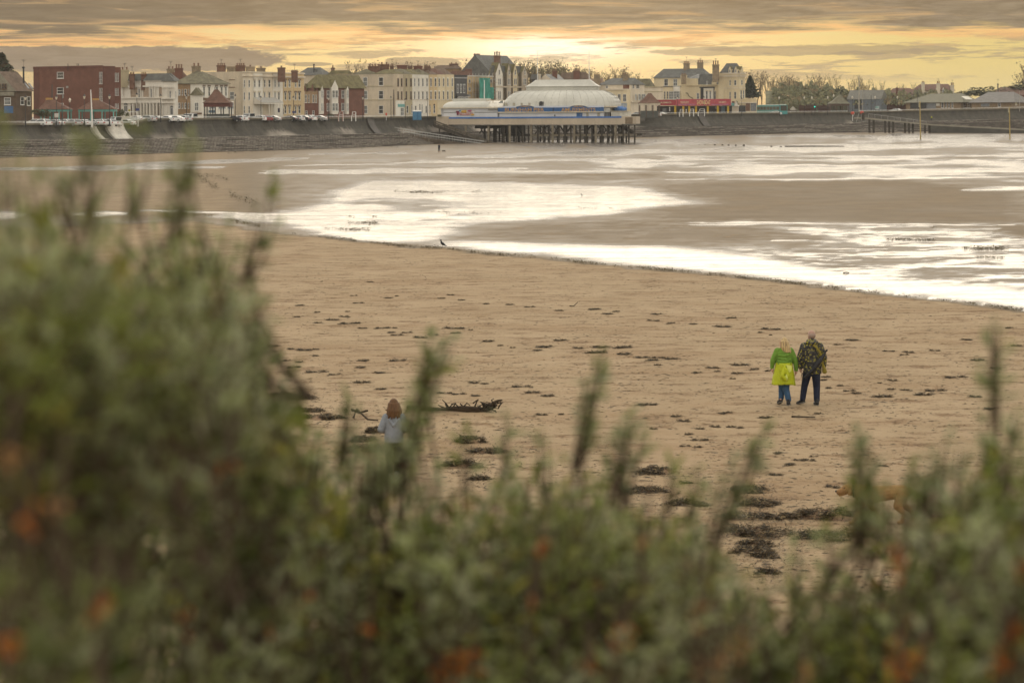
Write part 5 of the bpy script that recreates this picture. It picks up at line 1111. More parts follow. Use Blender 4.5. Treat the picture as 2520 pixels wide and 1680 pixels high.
# ---------------------------------------------------------------- shelters
def shelter(name, lab, cv, x0, x1, xa0, xa1, yap, ye, ye2, Y, post, roofm, crown=None, yb=None, ogee=False, dp=4.5, npost=4, gp=None, fr=None):
    a = at(*cv(x0, ye), Y); b_ = at(*cv(x1, ye), Y); pk0 = at(*cv(xa0, yap), Y + dp/2); pk1 = at(*cv(xa1, yap), Y + dp/2); zb = zprom((a.x+b_.x)/2, Y) - .1; c_ = Vector(((a.x+b_.x)/2, Y + dp/2, zb))
    rt = thing(name, lab, 'shelter', c_, gp); m_ = MB(); ze = a.z; N_ = 6; rings = []
    for i in range(N_+1):
        q_ = i/N_; s_ = q_**.75 if ogee else q_
        xl = a.x + (pk0.x - a.x)*s_; xr = b_.x + (pk1.x - b_.x)*s_; yn = Y + (dp/2 - .05)*s_; yf = Y + dp - (dp/2 - .05)*s_; zz = ze + (pk0.z - ze)*q_
        rings.append([(xl, yn, zz), (xr, yn, zz), (xr, yf, zz), (xl, yf, zz)])
    vs = [p_ for r_ in rings for p_ in r_]; m_.add(vs, [(i*4+k, i*4+(k+1) % 4, (i+1)*4+(k+1) % 4, (i+1)*4+k) for i in range(N_) for k in range(4)] + [(N_*4, N_*4+1, N_*4+2, N_*4+3)], roofm); r_ = m_.build('roof', rt)
    if crown:
        m_ = MB(); m_.box((pk0.x-.3, Y+dp/2-.25, pk0.z-.2), (pk1.x-pk0.x+.6, 0, 0), (0, .5, 0), (0, 0, .4), crown); m_.build('ridge', r_)
    m_ = MB(); zf = at(*cv(x0, ye2), Y).z; m_.box((a.x+.3, Y+.3, zf), (b_.x-a.x-.6, 0, 0), (0, dp-.6, 0), (0, 0, ze-zf+.02), fr or post); m_.build('fascia', rt)
    for i in range(npost):
        for yy in (Y+.5, Y+dp-.5):
            xx = a.x + .5 + (b_.x - a.x - 1.0)*i/(npost-1); m_ = MB(); m_.box((xx-.11, yy-.11, zb), (.22, 0, 0), (0, .22, 0), (0, 0, zf-zb), post); m_.build('post', rt)
            if npost <= 4 and i < npost-1:
                pass
    m_ = MB(); m_.box((a.x+.8, Y+dp*.5, zb), (b_.x-a.x-1.6, 0, 0), (0, .1, 0), (0, 0, (zf-zb)*.55), M('shelter_screen', (.10, .11, .10), .5)); m_.build('screen', rt)
    return rt
tealp = M('teal_paint', (.13, .36, .32), .5, .1, 2)
shelter('seafront_shelter', 'brown roofed shelter with teal posts at the left of the brick block', Z1, 525, 965, 650, 705, 748, 895, 925, 496, tealp, tile, M('ochre_ridge', (.4, .24, .08)), gp='teal posted shelters')
shelter('seafront_shelter', 'brown roofed shelter with teal posts behind the pale mast', Z1, 1052, 1592, 1295, 1345, 755, 895, 925, 500, tealp, tile, M('ochre_ridge', None), gp='teal posted shelters')
sh = shelter('bandstand_shelter', 'steep red pyramid roofed shelter on black posts', Z2, 545, 945, 715, 765, 620, 805, 860, 548, black, tile, None, ogee=True, dp=5.5, fr=M('red_fascia_board', (.13, .05, .04)))
p0 = at(*Z2(740, 620), 550.7)
for dx_ in (-.28, .28): m_ = MB(); m_.tube([p0 + Vector((dx_, 0, -.2)), p0 + Vector((dx_*1.2, 0, .55))], .06, black, 5); m_.build('finial', sh)
shelter('pyramid_shelter', 'red pyramid roofed shelter left of the arcade', Z5, 60, 380, 195, 240, 672, 805, 835, 700, M('brown_post', (.12, .08, .06)), tile, None, dp=6, fr=cream, ogee=True)
shelter('pagoda_kiosk', 'kiosk with a flared pagoda roof near the jetty head', Z6, 530, 732, 628, 638, 462, 553, 572, 790, M('brown_post', None), M('mossy_grey_roof', None), None, ogee=True, dp=6.0)
# ---------------------------------------------------------------- street lamps
lampg = M('lamp_glass', (.62, .56, .46), .3, .1); lampc = M('lamp_cream', (.60, .50, .28), .3, .1)
lamp0 = None
def lamp(cv, x, ytop, Y, lab, whitehead=False):
    global lamp0
    tp = at(*cv(x, ytop), Y); zb = zprom(tp.x, Y); hh = tp.z - zb
    if lamp0 is None:
        r = thing('street_lamp', lab, 'street lamp', (0, 0, 0), 'street lamps along the promenade')
        m_ = MB(); m_.lathe((0, 0, 0), [(.16, 0), (.14, .9), (.08, 1.0), (.055, 4.85)], black, 7); m_.build('post', r)
        m_ = MB(); m_.lathe((0, 0, 0), [(.13, 4.85), (.27, 5.35)], lampg, 6); m_.build('lantern', r)
        m_ = MB(); m_.lathe((0, 0, 0), [(.31, 5.35), (.12, 5.62), (.04, 5.65), (.04, 5.85)], black, 6); m_.build('cap', r)
        lamp0 = r; o = r; o.location = (tp.x, Y, zb); o.scale = (1, 1, hh/5.85)
    else: o = dup(lamp0, (tp.x, Y, zb), 0, (1, 1, hh/5.85), lab)
    if whitehead:
        for ch in o.children:
            if ch.name.startswith(('cap', 'lantern')):
                ch.data = ch.data.copy(); ch.data.materials.clear(); ch.data.materials.append(lampg)
for a_ in ((Z1, 350, 690, 470, 'street lamp before the far left gabled house'), (Z1, 776, 683, 472, 'yellowed street lamp before the brick block windows'), (Z1, 962, 728, 490, 'short pale headed street lamp between the teal shelters', True), (Z1, 1162, 672, 478, 'street lamp before the right teal shelter'), (Z1, 1508, 672, 484, 'street lamp at the right edge of the brick block'),
    (Z1, 1886, 650, 500, 'street lamp with blue sign before the white terrace'), (Z1, 2213, 672, 506, 'street lamp before the middle of the white terrace'), (Z2, 328, 682, 530, 'street lamp before the brown brick front'), (Z2, 658, 688, 560, 'street lamp behind the red pyramid shelter'), (Z2, 1003, 675, 545, 'street lamp with a hanging basket right of the pyramid shelter'),
    (Z2, 1355, 700, 553, 'street lamp before the terrace porch'), (Z2, 1803, 700, 565, 'street lamp before the tan terrace houses'), (Z2, 2288, 705, 575, 'street lamp before the white gablets'), (Z3, 520, 697, 588, 'street lamp before the beige gable, left one'), (Z3, 907, 702, 600, 'street lamp before the beige gable, right one'), (Z3, 1103, 735, 608, 'street lamp by the teal shop sign'), (Z3, 1410, 732, 620, 'street lamp before the pale painted houses'),
    (Z5, 600, 697, 705, 'street lamp before the red arcade fascia, left one'), (Z5, 965, 706, 715, 'street lamp behind the arcade sign'), (Z5, 1487, 730, 720, 'street lamp at the hotel tower foot'), (Z5, 2002, 710, 730, 'white headed street lamp behind the teal bus', True), (Z6, 300, 480, 745, 'white headed lamp left of the traffic light', True), (Z6, 372, 480, 745, 'white headed lamp above the traffic light', True), (Z6, 520, 478, 760, 'white headed lamp left of the pagoda roof', True), (Z6, 575, 460, 800, 'white headed lamp above the pagoda eave', True), (Z6, 750, 478, 770, 'white headed lamp before the barn like building, left one', True), (Z6, 962, 476, 780, 'white headed lamp before the barn like building, right one', True), (Z6, 1170, 478, 790, 'white headed lamp before the red brick house', True)): lamp(*a_)
def mast(cv, x, yt, yb, Y, r, mat, lab, nm='flag_mast', lean=0):
    a = at(*cv(x + lean, yb), Y); b_ = at(*cv(x, yt), Y); m_ = MB(); m_.tube([Vector((a.x, a.y, zprom(a.x, Y)-.2)), a, b_], [r*1.2, r, r*.6], mat, 6); tag(m_.build(nm, origin=a), lab, 'mast')
mast(Z1, 1250, 622, 990, 480, .16, white, 'pale leaning mast before the right teal shelter', lean=18)
mast(Z1, 855, 585, 1000, 480, .09, black, 'thin dark mast before the red brick block')
mast(Z1, 718, 550, 800, 510, .22, M('dark_post', (.09, .07, .06)), 'stout dark post before the red brick block')
mast(Z3, 948, 620, 985, 612, .2, M('dark_post', None), 'dark post at the corner of the beige gable')
mast(Z3, 2195, 490, 770, 640, .17, white, 'white mast behind the snack bar')
mast(Z6, 812, 288, 620, 782, .22, M('weathered_mast', (.35, .32, .27)), 'tall mast near the jetty head'); mast(Z6, 846, 420, 620, 784, .12, M('weathered_mast', None), 'shorter mast beside the tall mast')
mast(Z6, 925, 475, 600, 790, .13, black, 'dark pole before the barn like building'); mast(Z6, 1355, 390, 520, 815, .08, black, 'thin pole behind the yellow marker pole'); mast(Z6, 2310, 430, 590, 800, .09, M('weathered_mast', None), 'thin pale pole near the right edge')
# ---------------------------------------------------------------- cars
tyre = M('tyre', (.02, .02, .02), .8); carglass = M('car_glass', (.03, .035, .04), .08, .1, spec=.7); redl = M('tail_light', (.35, .02, .02), .3); headl = M('head_light', (.6, .6, .58), .2)
cw = M('car_white', (.72, .72, .70), .25, .03, spec=.5); csil = M('car_silver', (.42, .42, .41), .28, .04, metal=.3, spec=.5); cblk = M('car_dark', (.035, .035, .04), .22, .05, spec=.5); cred = M('car_red', (.20, .03, .03), .25, .05, spec=.5); cblu = M('car_blue', (.05, .10, .22), .25, .05, spec=.5)
BODY = [(-2.05, .35), (-2.12, .62), (-2.0, .92), (-1.1, 1.0), (-.25, 1.02), (1.75, 1.02), (2.05, .95), (2.12, .6), (2.05, .32)]
CAB = {'hatch': [(-1.15, 1.0), (-.35, 1.42), (.3, 1.5), (1.2, 1.46), (1.95, 1.0)], 'saloon': [(-1.0, 1.0), (-.25, 1.38), (.3, 1.44), (.8, 1.40), (1.5, 1.02)], 'van': [(-1.7, 1.0), (-1.2, 1.75), (-.8, 1.98), (2.05, 1.98), (2.12, 1.0)]}
def carproto(kind, paint):
    r = thing('parked_car', 'x', 'van' if kind == 'van' else 'car', (0, 0, 0), 'vehicles parked along the promenade')
    def ext(prof, w, mat, name, parent, taper=1.0, zref=1.0):
        m_ = MB(); n_ = len(prof); vs = []
        for sx in (-1, 1):
            for x_, z_ in prof:
                k_ = 1 - (1-taper)*max(0, (z_-zref))/.5; vs.append((x_, sx*w/2*k_, z_))
        m_.add(vs, [tuple(reversed(range(n_))), tuple(range(n_, 2*n_))] + [(i, (i+1) % n_, (i+1) % n_+n_, i+n_) for i in range(n_)], mat); o = m_.build(name, parent, origin=(0, 0, 0))
        bv = o.modifiers.new('b', 'BEVEL'); bv.width = .05; bv.segments = 2; bv.limit_method = 'ANGLE'; return o
    ext(BODY, 1.76, paint, 'body', r)
    cb = ext(CAB[kind], 1.62, paint, 'cabin', r, .86)
    pr_ = CAB[kind]; m_ = MB()
    x0, z0 = pr_[0]; x1, z1 = pr_[1]; w_ = .66
    m_.add([(x0+.05-.03, -w_, z0+.06), (x0+.05-.03, w_, z0+.06), (x1-.05-.03, w_*.92, z1-.05), (x1-.05-.03, -w_*.92, z1-.05)], [(0, 1, 2, 3)], carglass); m_.build('windscreen', r, origin=(0, 0, 0))
    x3, z3 = pr_[-2]; x4, z4 = pr_[-1]; m_ = MB(); m_.add([(x4-.04+.03, -w_, z4+.08), (x4-.04+.03, w_, z4+.08), (x3+.08+.03, w_*.9, z3-.06), (x3+.08+.03, -w_*.9, z3-.06)], [(0, 3, 2, 1)], carglass); m_.build('rear_window', r, origin=(0, 0, 0))
    for sy in (-1, 1):
        m_ = MB(); y_ = lambda z_: sy*(.81*(1 - .14*(z_-1.0)/.5) + .012)
        xa = x0+.35; xb = min(x4-.35, 1.6); zt_ = pr_[2][1]-.1
        m_.add([(xa, y_(1.06), 1.06), (xb, y_(1.06), 1.06), (min(x3, xb), y_(zt_), zt_), (x1+.1, y_(zt_), zt_)], [(0, 1, 2, 3) if sy < 0 else (3, 2, 1, 0)], carglass); m_.build('side_window', r, origin=(0, 0, 0))
        for x_ in (-1.3, 1.32):
            m_ = MB(); m_.tube([(x_, sy*.70, .32), (x_, sy*.89, .32)], .32, tyre, 14); wv = m_.build('wheel', r, origin=(0, 0, 0)); m_ = MB(); m_.tube([(x_, sy*.88, .32), (x_, sy*.90, .32)], .19, csil, 10); m_.build('rim', wv, origin=(0, 0, 0))
        m_ = MB(); m_.cbox((-2.06, sy*.62, .72), .1, .34, .16, headl); m_.build('headlight', r, origin=(0, 0, 0)); m_ = MB(); m_.cbox((2.07, sy*.68, .80), .1, .24, .26, redl); m_.build('tail_light', r, origin=(0, 0, 0))
        m_ = MB(); m_.cbox((x0+.3, sy*.98, 1.08), .12, .2, .14, paint); m_.build('mirror', r, origin=(0, 0, 0))
    return r
protos = {}
def car(cv, x0, x1, ytop, kind, paint, lab, rz, wh=1.9, used={}):
    key = (kind, paint.name)
    u0, v0 = cv(x0, ytop); u1, _ = cv(x1, ytop); fl_ = abs(4.2*math.cos(rz)) + abs(1.7*math.sin(rz))
    i = sta_i((u0+u1)/2); s = STA[i]; p2 = s['pf'] + s['n']*(9 if u0 < 337 else 7); Y = p2.y + random.uniform(-1, 2)
    c_ = at((u0+u1)/2, v0, Y); zb = zprom(c_.x, Y) + .02
    top = {'hatch': 1.5, 'saloon': 1.44, 'van': 1.98}[kind]
    sx = 1.0; zb = max(zb - .5, min(c_.z - top, zb + .6)) if False else zb
    # set the distance along the sight line so the roof shows where it should
    for k in range(12):
        c_ = at((u0+u1)/2, v0, Y); zb = zprom(c_.x, Y) + .02
        if abs(c_.z - zb - top) < .04: break
        Y += max(-4, min(4, (zb + top - c_.z)*6))
        Y = max(p2.y - 3, min(p2.y + 22, Y))
    if key not in protos: protos[key] = carproto(kind, paint); o = protos[key]; o.location = (c_.x, Y, zb); o.rotation_euler = (0, 0, rz); o['label'] = lab
    else: dup(protos[key], (c_.x, Y, zb), rz, 1.0, lab)
CARS = [(Z1, 415, 572, 1028, 'hatch', cw, 'white hatchback, leftmost of the row by the low wall', R(-35)), (Z1, 505, 662, 1013, 'hatch', cw, 'white hatchback second from the left before the brick block', R(-40)), (Z1, 668, 838, 1018, 'saloon', csil, 'silver car under the small white notice board', R(-35)), (Z1, 838, 972, 1024, 'hatch', cw, 'white hatchback before the left teal shelter posts', R(-45)),
 (Z1, 958, 1072, 1022, 'hatch', csil, 'silver hatchback between the two teal shelters', R(-50)), (Z1, 1062, 1218, 1020, 'saloon', cw, 'white saloon before the right teal shelter', R(-35)), (Z1, 1240, 1380, 1014, 'saloon', csil, 'silver saloon behind the white curved wall end', R(-45)), (Z1, 1335, 1462, 1012, 'hatch', cw, 'white hatchback left of the white van', R(-45)), (Z1, 1436, 1572, 1012, 'hatch', cw, 'white hatchback touching the white van', R(-45)),
 (Z1, 1478, 1692, 950, 'van', cw, 'white van with roof rack at the end of the front row', R(-60)), (Z1, 1690, 1790, 985, 'saloon', cw, 'white car before the hedge of the white terrace', R(-30)), (Z1, 1800, 1950, 978, 'saloon', cw, 'white car before the left arches of the terrace', R(-30)), (Z1, 1945, 2100, 972, 'hatch', csil, 'silver car before the middle arches of the terrace', R(-30)), (Z1, 2095, 2200, 985, 'saloon', csil, 'silver saloon before the right arches of the terrace', R(-30)), (Z1, 2240, 2352, 978, 'saloon', cw, 'white saloon before the right end of the terrace', R(-25)),
 (Z2, 5, 130, 978, 'hatch', cw, 'white hatchback at the terrace end bay', R(-30)), (Z2, 120, 232, 975, 'saloon', cw, 'white saloon before the brown brick front', R(-25)), (Z2, 228, 330, 968, 'hatch', csil, 'silver hatchback under the brown brick windows', R(-35)), (Z2, 300, 432, 970, 'van', cw, 'small white van before the low white wing', R(-40)), (Z2, 948, 1035, 968, 'saloon', cblk, 'black car right of the red pyramid shelter', R(-30)), (Z2, 1020, 1106, 966, 'hatch', cw, 'white hatchback before the terrace gable corner', R(-35)), (Z2, 1104, 1252, 968, 'van', csil, 'grey van before the terrace porch', R(-55)), (Z2, 1282, 1388, 975, 'hatch', cw, 'white hatchback under the porch lamp', R(-35)), (Z2, 1380, 1440, 960, 'hatch', cred, 'dark red car before the porch columns', R(-50)), (Z2, 1458, 1565, 978, 'saloon', csil, 'silver saloon before the dark arched doorway', R(-25)),
 (Z2, 1690, 1800, 978, 'saloon', cblk, 'dark saloon before the tan terrace houses', R(-25)), (Z2, 1815, 1945, 970, 'hatch', cw, 'white hatchback before the tan terrace houses', R(-40)), (Z2, 1865, 1992, 958, 'saloon', cblk, 'black car between two white cars by the brick flats', R(-25)), (Z2, 1950, 2078, 950, 'hatch', cw, 'white hatchback before the tan brick flats', R(-40)), (Z2, 2068, 2225, 965, 'saloon', csil, 'silver saloon before the white gablets', R(-20)),
 (Z5, -10, 96, 932, 'hatch', cw, 'white car at the right end of the pier deck', R(-35)), (Z5, 135, 238, 920, 'saloon', cw, 'white saloon under the pyramid roofed shelter', R(-30)), (Z5, 246, 322, 926, 'hatch', cw, 'white hatchback left of the arcade', R(-45)), (Z5, 322, 400, 932, 'saloon', csil, 'silver car under the dark red fascia', R(-35)), (Z5, 1900, 2002, 912, 'saloon', cw, 'white saloon in front of the teal bus', R(-20)), (Z6, 1140, 1180, 606, 'hatch', cw, 'white car below the red brick house', R(-30))]
for c_ in CARS: car(*c_)
# bus
p_ = at(*Z5(1900, 835), 760); zb = zprom(p_.x, 760)
bs = thing('bus', 'teal and white single decker bus behind the wall', 'bus', (p_.x, 760, zb)); pL = at(*Z5(1690, 850), 772); pR_ = at(*Z5(2012, 838), 752); pE = at(*Z5(2108, 845), 757)
BFc = Face((pL.x, pL.y), (Vector((pR_.x-pL.x, pR_.y-pL.y))).normalized(), Vector((pR_.y-pL.y, -(pR_.x-pL.x))).normalized()); Lb = math.hypot(pR_.x-pL.x, pR_.y-pL.y); zt_ = p_.z
tb_ = M('bus_teal', (.08, .30, .30), .35, .08); m_ = MB(); BFc.box(m_, 0, Lb, zb+.35, zt_, -2.5, 0, tb_); m_.build('body', bs); m_ = MB(); BFc.box(m_, 1, Lb-.4, zt_-.02, zt_+.18, -2.2, -.2, white); m_.build('roof', bs)
for i in range(7): m_ = MB(); BFc.box(m_, .6 + i*(Lb-1)/7, .6 + (i+.88)*(Lb-1)/7, zt_-1.5, zt_-.45, -.1, .03, carglass); m_.build('window', bs)
m_ = MB(); BFc.box(m_, Lb-.05, Lb+.06, zt_-1.8, zt_-.15, -2.3, -.2, carglass); m_.build('windscreen', bs)
for x_ in (1.8, Lb-2.2):
    for o_ in (-2.3, -.15): m_ = MB(); m_.tube([BFc.pt(x_, zb+.48, o_-.1), BFc.pt(x_, zb+.48, o_+.16)], .48, tyre, 12); m_.build('wheel', bs)
# small promenade things
def signboard(cv, x0, y0, x1, y1, mat, Y, lab, name='notice_board', posts=True):
    a = at(*cv(x0, y0), Y); b_ = at(*cv(x1, y1), Y); r = thing(name, lab, 'sign', ((a.x+b_.x)/2, Y, b_.z)); m_ = MB(); m_.box((a.x, Y, b_.z), (b_.x-a.x, 0, 0), (0, .08, 0), (0, 0, a.z-b_.z), mat); m_.build('panel', r)
    if posts:
        for x_ in (a.x+.08, b_.x-.08): m_ = MB(); m_.tube([(x_, Y+.12, zprom(a.x, Y)), (x_, Y+.12, a.z)], .05, black, 5); m_.build('post', r)
signboard(Z1, 55, 850, 180, 945, M('notice_blue', (.06, .13, .27)), 478, 'blue notice board at the far left'); signboard(Z1, 750, 946, 806, 1005, M('notice_pale', (.5, .48, .45)), 468, 'small white notice board among the parked cars'); signboard(Z1, 1870, 880, 1922, 912, M('notice_navy', (.04, .05, .16)), 499, 'small navy sign on the lamp before the white terrace', 'sign', False); signboard(Z2, 1788, 918, 1830, 945, M('notice_navy', None), 564, 'small navy sign on the lamp before the tan houses', 'sign', False); signboard(Z2, 1582, 876, 1622, 935, M('hanging_navy', (.05, .05, .1)), 608, 'dark hanging pub sign before the white terrace house', 'sign'); signboard(Z1, 1770, 895, 1795, 922, M('notice_yellow', (.4, .36, .05)), 540, 'yellow notice by the terrace hedge', 'sign', False)
p_ = at(*Z3(1266, 912), 612); zb = zprom(p_.x, 612)
for i, (xa, xb) in enumerate(((1205, 1272), (1272, 1328))):
    a = at(*Z3(xa, 922), 612); b_ = at(*Z3(xb, 922), 612); r = thing('portable_toilet', 'blue portable toilet with white roof, %s of two' % ('left' if i == 0 else 'right'), 'toilet', ((a.x+b_.x)/2, 612, zb), 'blue portable toilets'); m_ = MB(); m_.box((a.x+.02, 612, zb), (b_.x-a.x-.04, 0, 0), (0, 1.3, 0), (0, 0, a.z-zb), M('toilet_blue', (.05, .16, .30), .5)); m_.build('cabin', r); m_ = MB(); m_.lathe(((a.x+b_.x)/2, 612.65, a.z), [((b_.x-a.x)*.62, 0), ((b_.x-a.x)*.55, .15), ((b_.x-a.x)*.3, .25)], white, 8); m_.build('roof', r); m_ = MB(); m_.box((a.x+.15, 611.96, zb+.1), (b_.x-a.x-.3, 0, 0), (0, .05, 0), (0, 0, a.z-zb-.35), M('toilet_door', (.07, .20, .34), .5)); m_.build('door', r)
p_ = at(*Z3(843, 955), 600); r = thing('lifebuoy_post', 'red lifebuoy housing on the wall before the beige gable', 'lifebuoy', p_, 'red lifebuoy housings'); m_ = MB(); m_.ell(p_ + Vector((0, 0, -.1)), (.25, .15, .38), M('lifebuoy_red', None), 10, 8); m_.build('housing', r, smooth=True); m_ = MB(); m_.tube([p_ + Vector((0, .1, -1.6)), p_], .05, white, 5); m_.build('post', r)
def arail(cv, x0, x1, yt, yb, Y, lab, stripes=False):
    a = at(*cv(x0, yb), Y); b_ = at(*cv(x1, yb), Y); t_ = at(*cv(x0, yt), Y).z; r = thing('handrail', lab, 'handrail', ((a.x+b_.x)/2, Y, a.z)); wd = b_.x-a.x; mt = M('red_white_rail', (.5, .25, .2)) if stripes else white
    for dy in (0, 1.6):
        m_ = MB(); m_.tube([(a.x, Y+dy, a.z-1), (a.x, Y+dy, a.z), (a.x+wd*.3, Y+dy, t_), (b_.x-wd*.05, Y+dy, t_), (b_.x, Y+dy, t_-.2), (b_.x, Y+dy, a.z-1)], .06, mt if dy == 0 else white, 5); m_.tube([(a.x+wd*.2, Y+dy, (a.z+t_)/2), (b_.x, Y+dy, (a.z+t_)/2)], .045, white, 5); m_.build('rail', r)
arail(Z3, 183, 245, 927, 1000, 575, 'red and white handrail of the steps over the wall', True); arail(Z3, 362, 420, 927, 1000, 582, 'white handrail of the steps beside the red and white one'); arail(Z5, 632, 680, 893, 945, 680, 'white handrail on the wall below the arcade, leftmost'); arail(Z5, 770, 826, 890, 943, 684, 'white handrail on the wall below the arcade, middle'); arail(Z5, 890, 975, 888, 940, 690, 'large white handrail on the wall below the arcade sign'); arail(Z1, 1660, 1890, 930, 1065, 492, 'tall white railing frame over the wall gap')
p_ = at(*Z6(398, 575), 760); r = thing('traffic_light', 'traffic light showing green left of the pagoda kiosk', 'traffic light', (p_.x, 760, zprom(p_.x, 760))); m_ = MB(); m_.box((p_.x-.25, 760, p_.z-.55), (.5, 0, 0), (0, .3, 0), (0, 0, 1.3), black); m_.build('housing', r); m_ = MB(); m_.tube([(p_.x, 760.15, zprom(p_.x, 760)), (p_.x, 760.15, p_.z)], .07, black, 5); m_.build('post', r)
gl = bpy.data.materials.new('green_lamp'); gl.use_nodes = True; gp_ = gl.node_tree.nodes['Principled BSDF']; gp_.inputs['Base Color'].default_value = (.02, .4, .3, 1); gp_.inputs['Emission Color'].default_value = (.05, .9, .6, 1); gp_.inputs['Emission Strength'].default_value = 1.0
m_ = MB(); m_.ell((p_.x, 759.98, p_.z-.2), (.22, .06, .22), gl, 10, 6); m_.build('lens', r)
# ---------------------------------------------------------------- trees and hedges
bark = M('bark', (.085, .065, .045), .9, .3, 2); twigm = M('twigs', (.12, .088, .055), .9, .3, .5)
leafm = [M('leaf_olive', (.12, .115, .055), .8, .3, .3), M('leaf_dark_green', (.06, .07, .04), .8, .3, .3), M('leaf_brown', (.15, .11, .06), .8, .3, .3)]
def bare_tree(seed, ht=12.0, leafy=.5, spread=.32, lm=2):
    rnd = random.Random(seed); r = thing('tree', 'x', 'tree', (0, 0, 0)); mt = MB(); mc = MB(); tips = []
    def grow(p, d, L, rad, lv):
        q = p + d*L; mid = p + d*L*.5 + Vector((rnd.uniform(-1, 1), rnd.uniform(-1, 1), 0))*L*.06
        (mt if lv < 2 else mc).tube([p, mid, q], [rad, rad*.85, rad*.68], bark if lv < 2 else twigm, 5 if lv < 2 else 3, cap=False)
        if lv >= 4: tips.append(q); return
        for k in range(rnd.choice((2, 3, 3)) if lv else 4):
            a = rnd.uniform(0, 2*math.pi); s_ = spread*rnd.uniform(.5, 1.7); nd = (d + Vector((math.cos(a)*s_, math.sin(a)*s_, rnd.uniform(.0, .25)))).normalized()
            grow(q if rnd.random() < .6 else mid.lerp(q, .5), nd, L*rnd.uniform(.58, .86), rad*.58, lv+1)
    grow(Vector((0, 0, -.5)), Vector((0, 0, 1)), ht*.30, ht*.018, 0)
    for t_ in tips:
        for k in range(7):
            if rnd.random() > leafy: continue
            c_ = t_ + Vector((rnd.gauss(0, .4), rnd.gauss(0, .4), rnd.gauss(0, .4))); s_ = rnd.uniform(.10, .22); a_ = Vector((rnd.gauss(0, 1), rnd.gauss(0, 1), rnd.gauss(0, 1))).normalized()*s_; b_ = a_.orthogonal().normalized()*s_*.7
            mc.add([c_-a_, c_+b_, c_+a_, c_-b_], [(0, 1, 2, 3)], leafm[lm])
    mt.build('trunk', r, origin=(0, 0, 0)); mc.build('crown', r, origin=(0, 0, 0)); return r
def leafy(seed, W_, H_, n, mats, nm='tree', cone=False, trunk=True, leaf=.28):
    rnd = random.Random(seed); r = thing(nm, 'x', 'tree' if nm == 'tree' else 'shrub', (0, 0, 0)); mc = MB()
    lobes = [(Vector((rnd.uniform(-.6, .6)*W_, rnd.uniform(-.6, .6)*W_, H_*rnd.uniform(.35, .85))), W_*rnd.uniform(.35, .6)) for k in range(9)]
    for k in range(n):
        if cone:
            z_ = rnd.random(); rr = (1-z_)*W_*(.55+.45*abs(math.sin(z_*22+rnd.uniform(-.4, .4)))); a = rnd.uniform(0, 6.283); q_ = math.sqrt(rnd.uniform(.35, 1)); c_ = Vector((math.cos(a)*rr*q_, math.sin(a)*rr*q_, H_*(.1+.9*z_)))
        else:
            lc, lr = rnd.choice(lobes); d = Vector((rnd.gauss(0, 1), rnd.gauss(0, 1), rnd.gauss(0, 1))).normalized(); c_ = lc + d*lr*rnd.uniform(.6, 1.05)*(1 + .15*math.sin(d.x*9+d.z*7)); c_.z = max(.1, c_.z)
        s_ = leaf*rnd.uniform(.6, 1.4); a_ = Vector((rnd.gauss(0, 1), rnd.gauss(0, 1), rnd.gauss(0, .6))).normalized()*s_; b_ = a_.cross(Vector((rnd.gauss(0, 1), rnd.gauss(0, 1), rnd.gauss(0, 1)))).normalized()*s_*.6
        mc.add([c_-a_, c_+b_, c_+a_, c_-b_], [(0, 1, 2, 3)], rnd.choice(mats))
    if trunk: mt = MB(); mt.tube([(0, 0, -.5), (0, 0, H_*.3), (0.1, 0, H_*.75)], [H_*.03, H_*.022, H_*.008], bark, 6); mt.build('trunk', r, origin=(0, 0, 0))
    mc.build('crown' if trunk else 'foliage', r, origin=(0, 0, 0)); return r
TP = [bare_tree(11, 12, .22), bare_tree(12, 12, .35, .26), bare_tree(13, 12, .12, .36), bare_tree(14, 12, .45, .3, 0)]
used = set()
def tree(cv, x, yt, yb, Y, k, lab, group, sx=1.0):
    a = at(*cv(x, yb), Y); b_ = at(*cv(x, yt), Y); zb = min(a.z, zprom(a.x, Y)); top = max(v_.co.z for ch in TP[k].children for v_ in ch.data.vertices)
    s_ = (b_.z - zb)/top
    if k not in used: used.add(k); o = TP[k]; o.location = (b_.x, Y, zb); o.scale = (s_*sx, s_*sx, s_); o.rotation_euler = (0, 0, random.uniform(0, 6)); o['label'] = lab; o['group'] = group
    else: dup(TP[k], (b_.x, Y, zb), random.uniform(0, 6), (s_*sx, s_*sx, s_), lab, group)
ORD = ['first', 'second', 'third', 'fourth', 'fifth', 'sixth', 'seventh', 'eighth', 'ninth', 'tenth', 'eleventh', 'twelfth', 'thirteenth', 'fourteenth', 'fifteenth', 'sixteenth', 'seventeenth', 'eighteenth', 'nineteenth', 'twentieth', 'twenty first', 'twenty second', 'twenty third', 'twenty fourth', 'twenty fifth', 'twenty sixth', 'twenty seventh']
gb1 = 'bare trees behind the terraces'; lb1 = 'thin autumn tree rising behind the tall beige terrace roofs'
for i, (x, yt, k) in enumerate(((385, 175, 1), (455, 190, 0), (535, 205, 0), (645, 225, 1), (700, 205, 1), (735, 200, 0), (905, 195, 1), (1000, 205, 2), (1060, 200, 2), (1200, 178, 1), (1290, 230, 2), (1375, 215, 1), (1455, 230, 0), (1600, 210, 2), (1700, 240, 2), (1890, 215, 2), (2010, 165, 2))): tree(Z3, x, yt, 400, 880 + random.uniform(-30, 30), k, '%s thin autumn tree from the left above the beige terrace roofs' % ORD[i], gb1, .6)
gb2 = 'dense bare trees behind the pier dome'; lb2 = 'tall twiggy bare tree in the grove behind the pier dome'
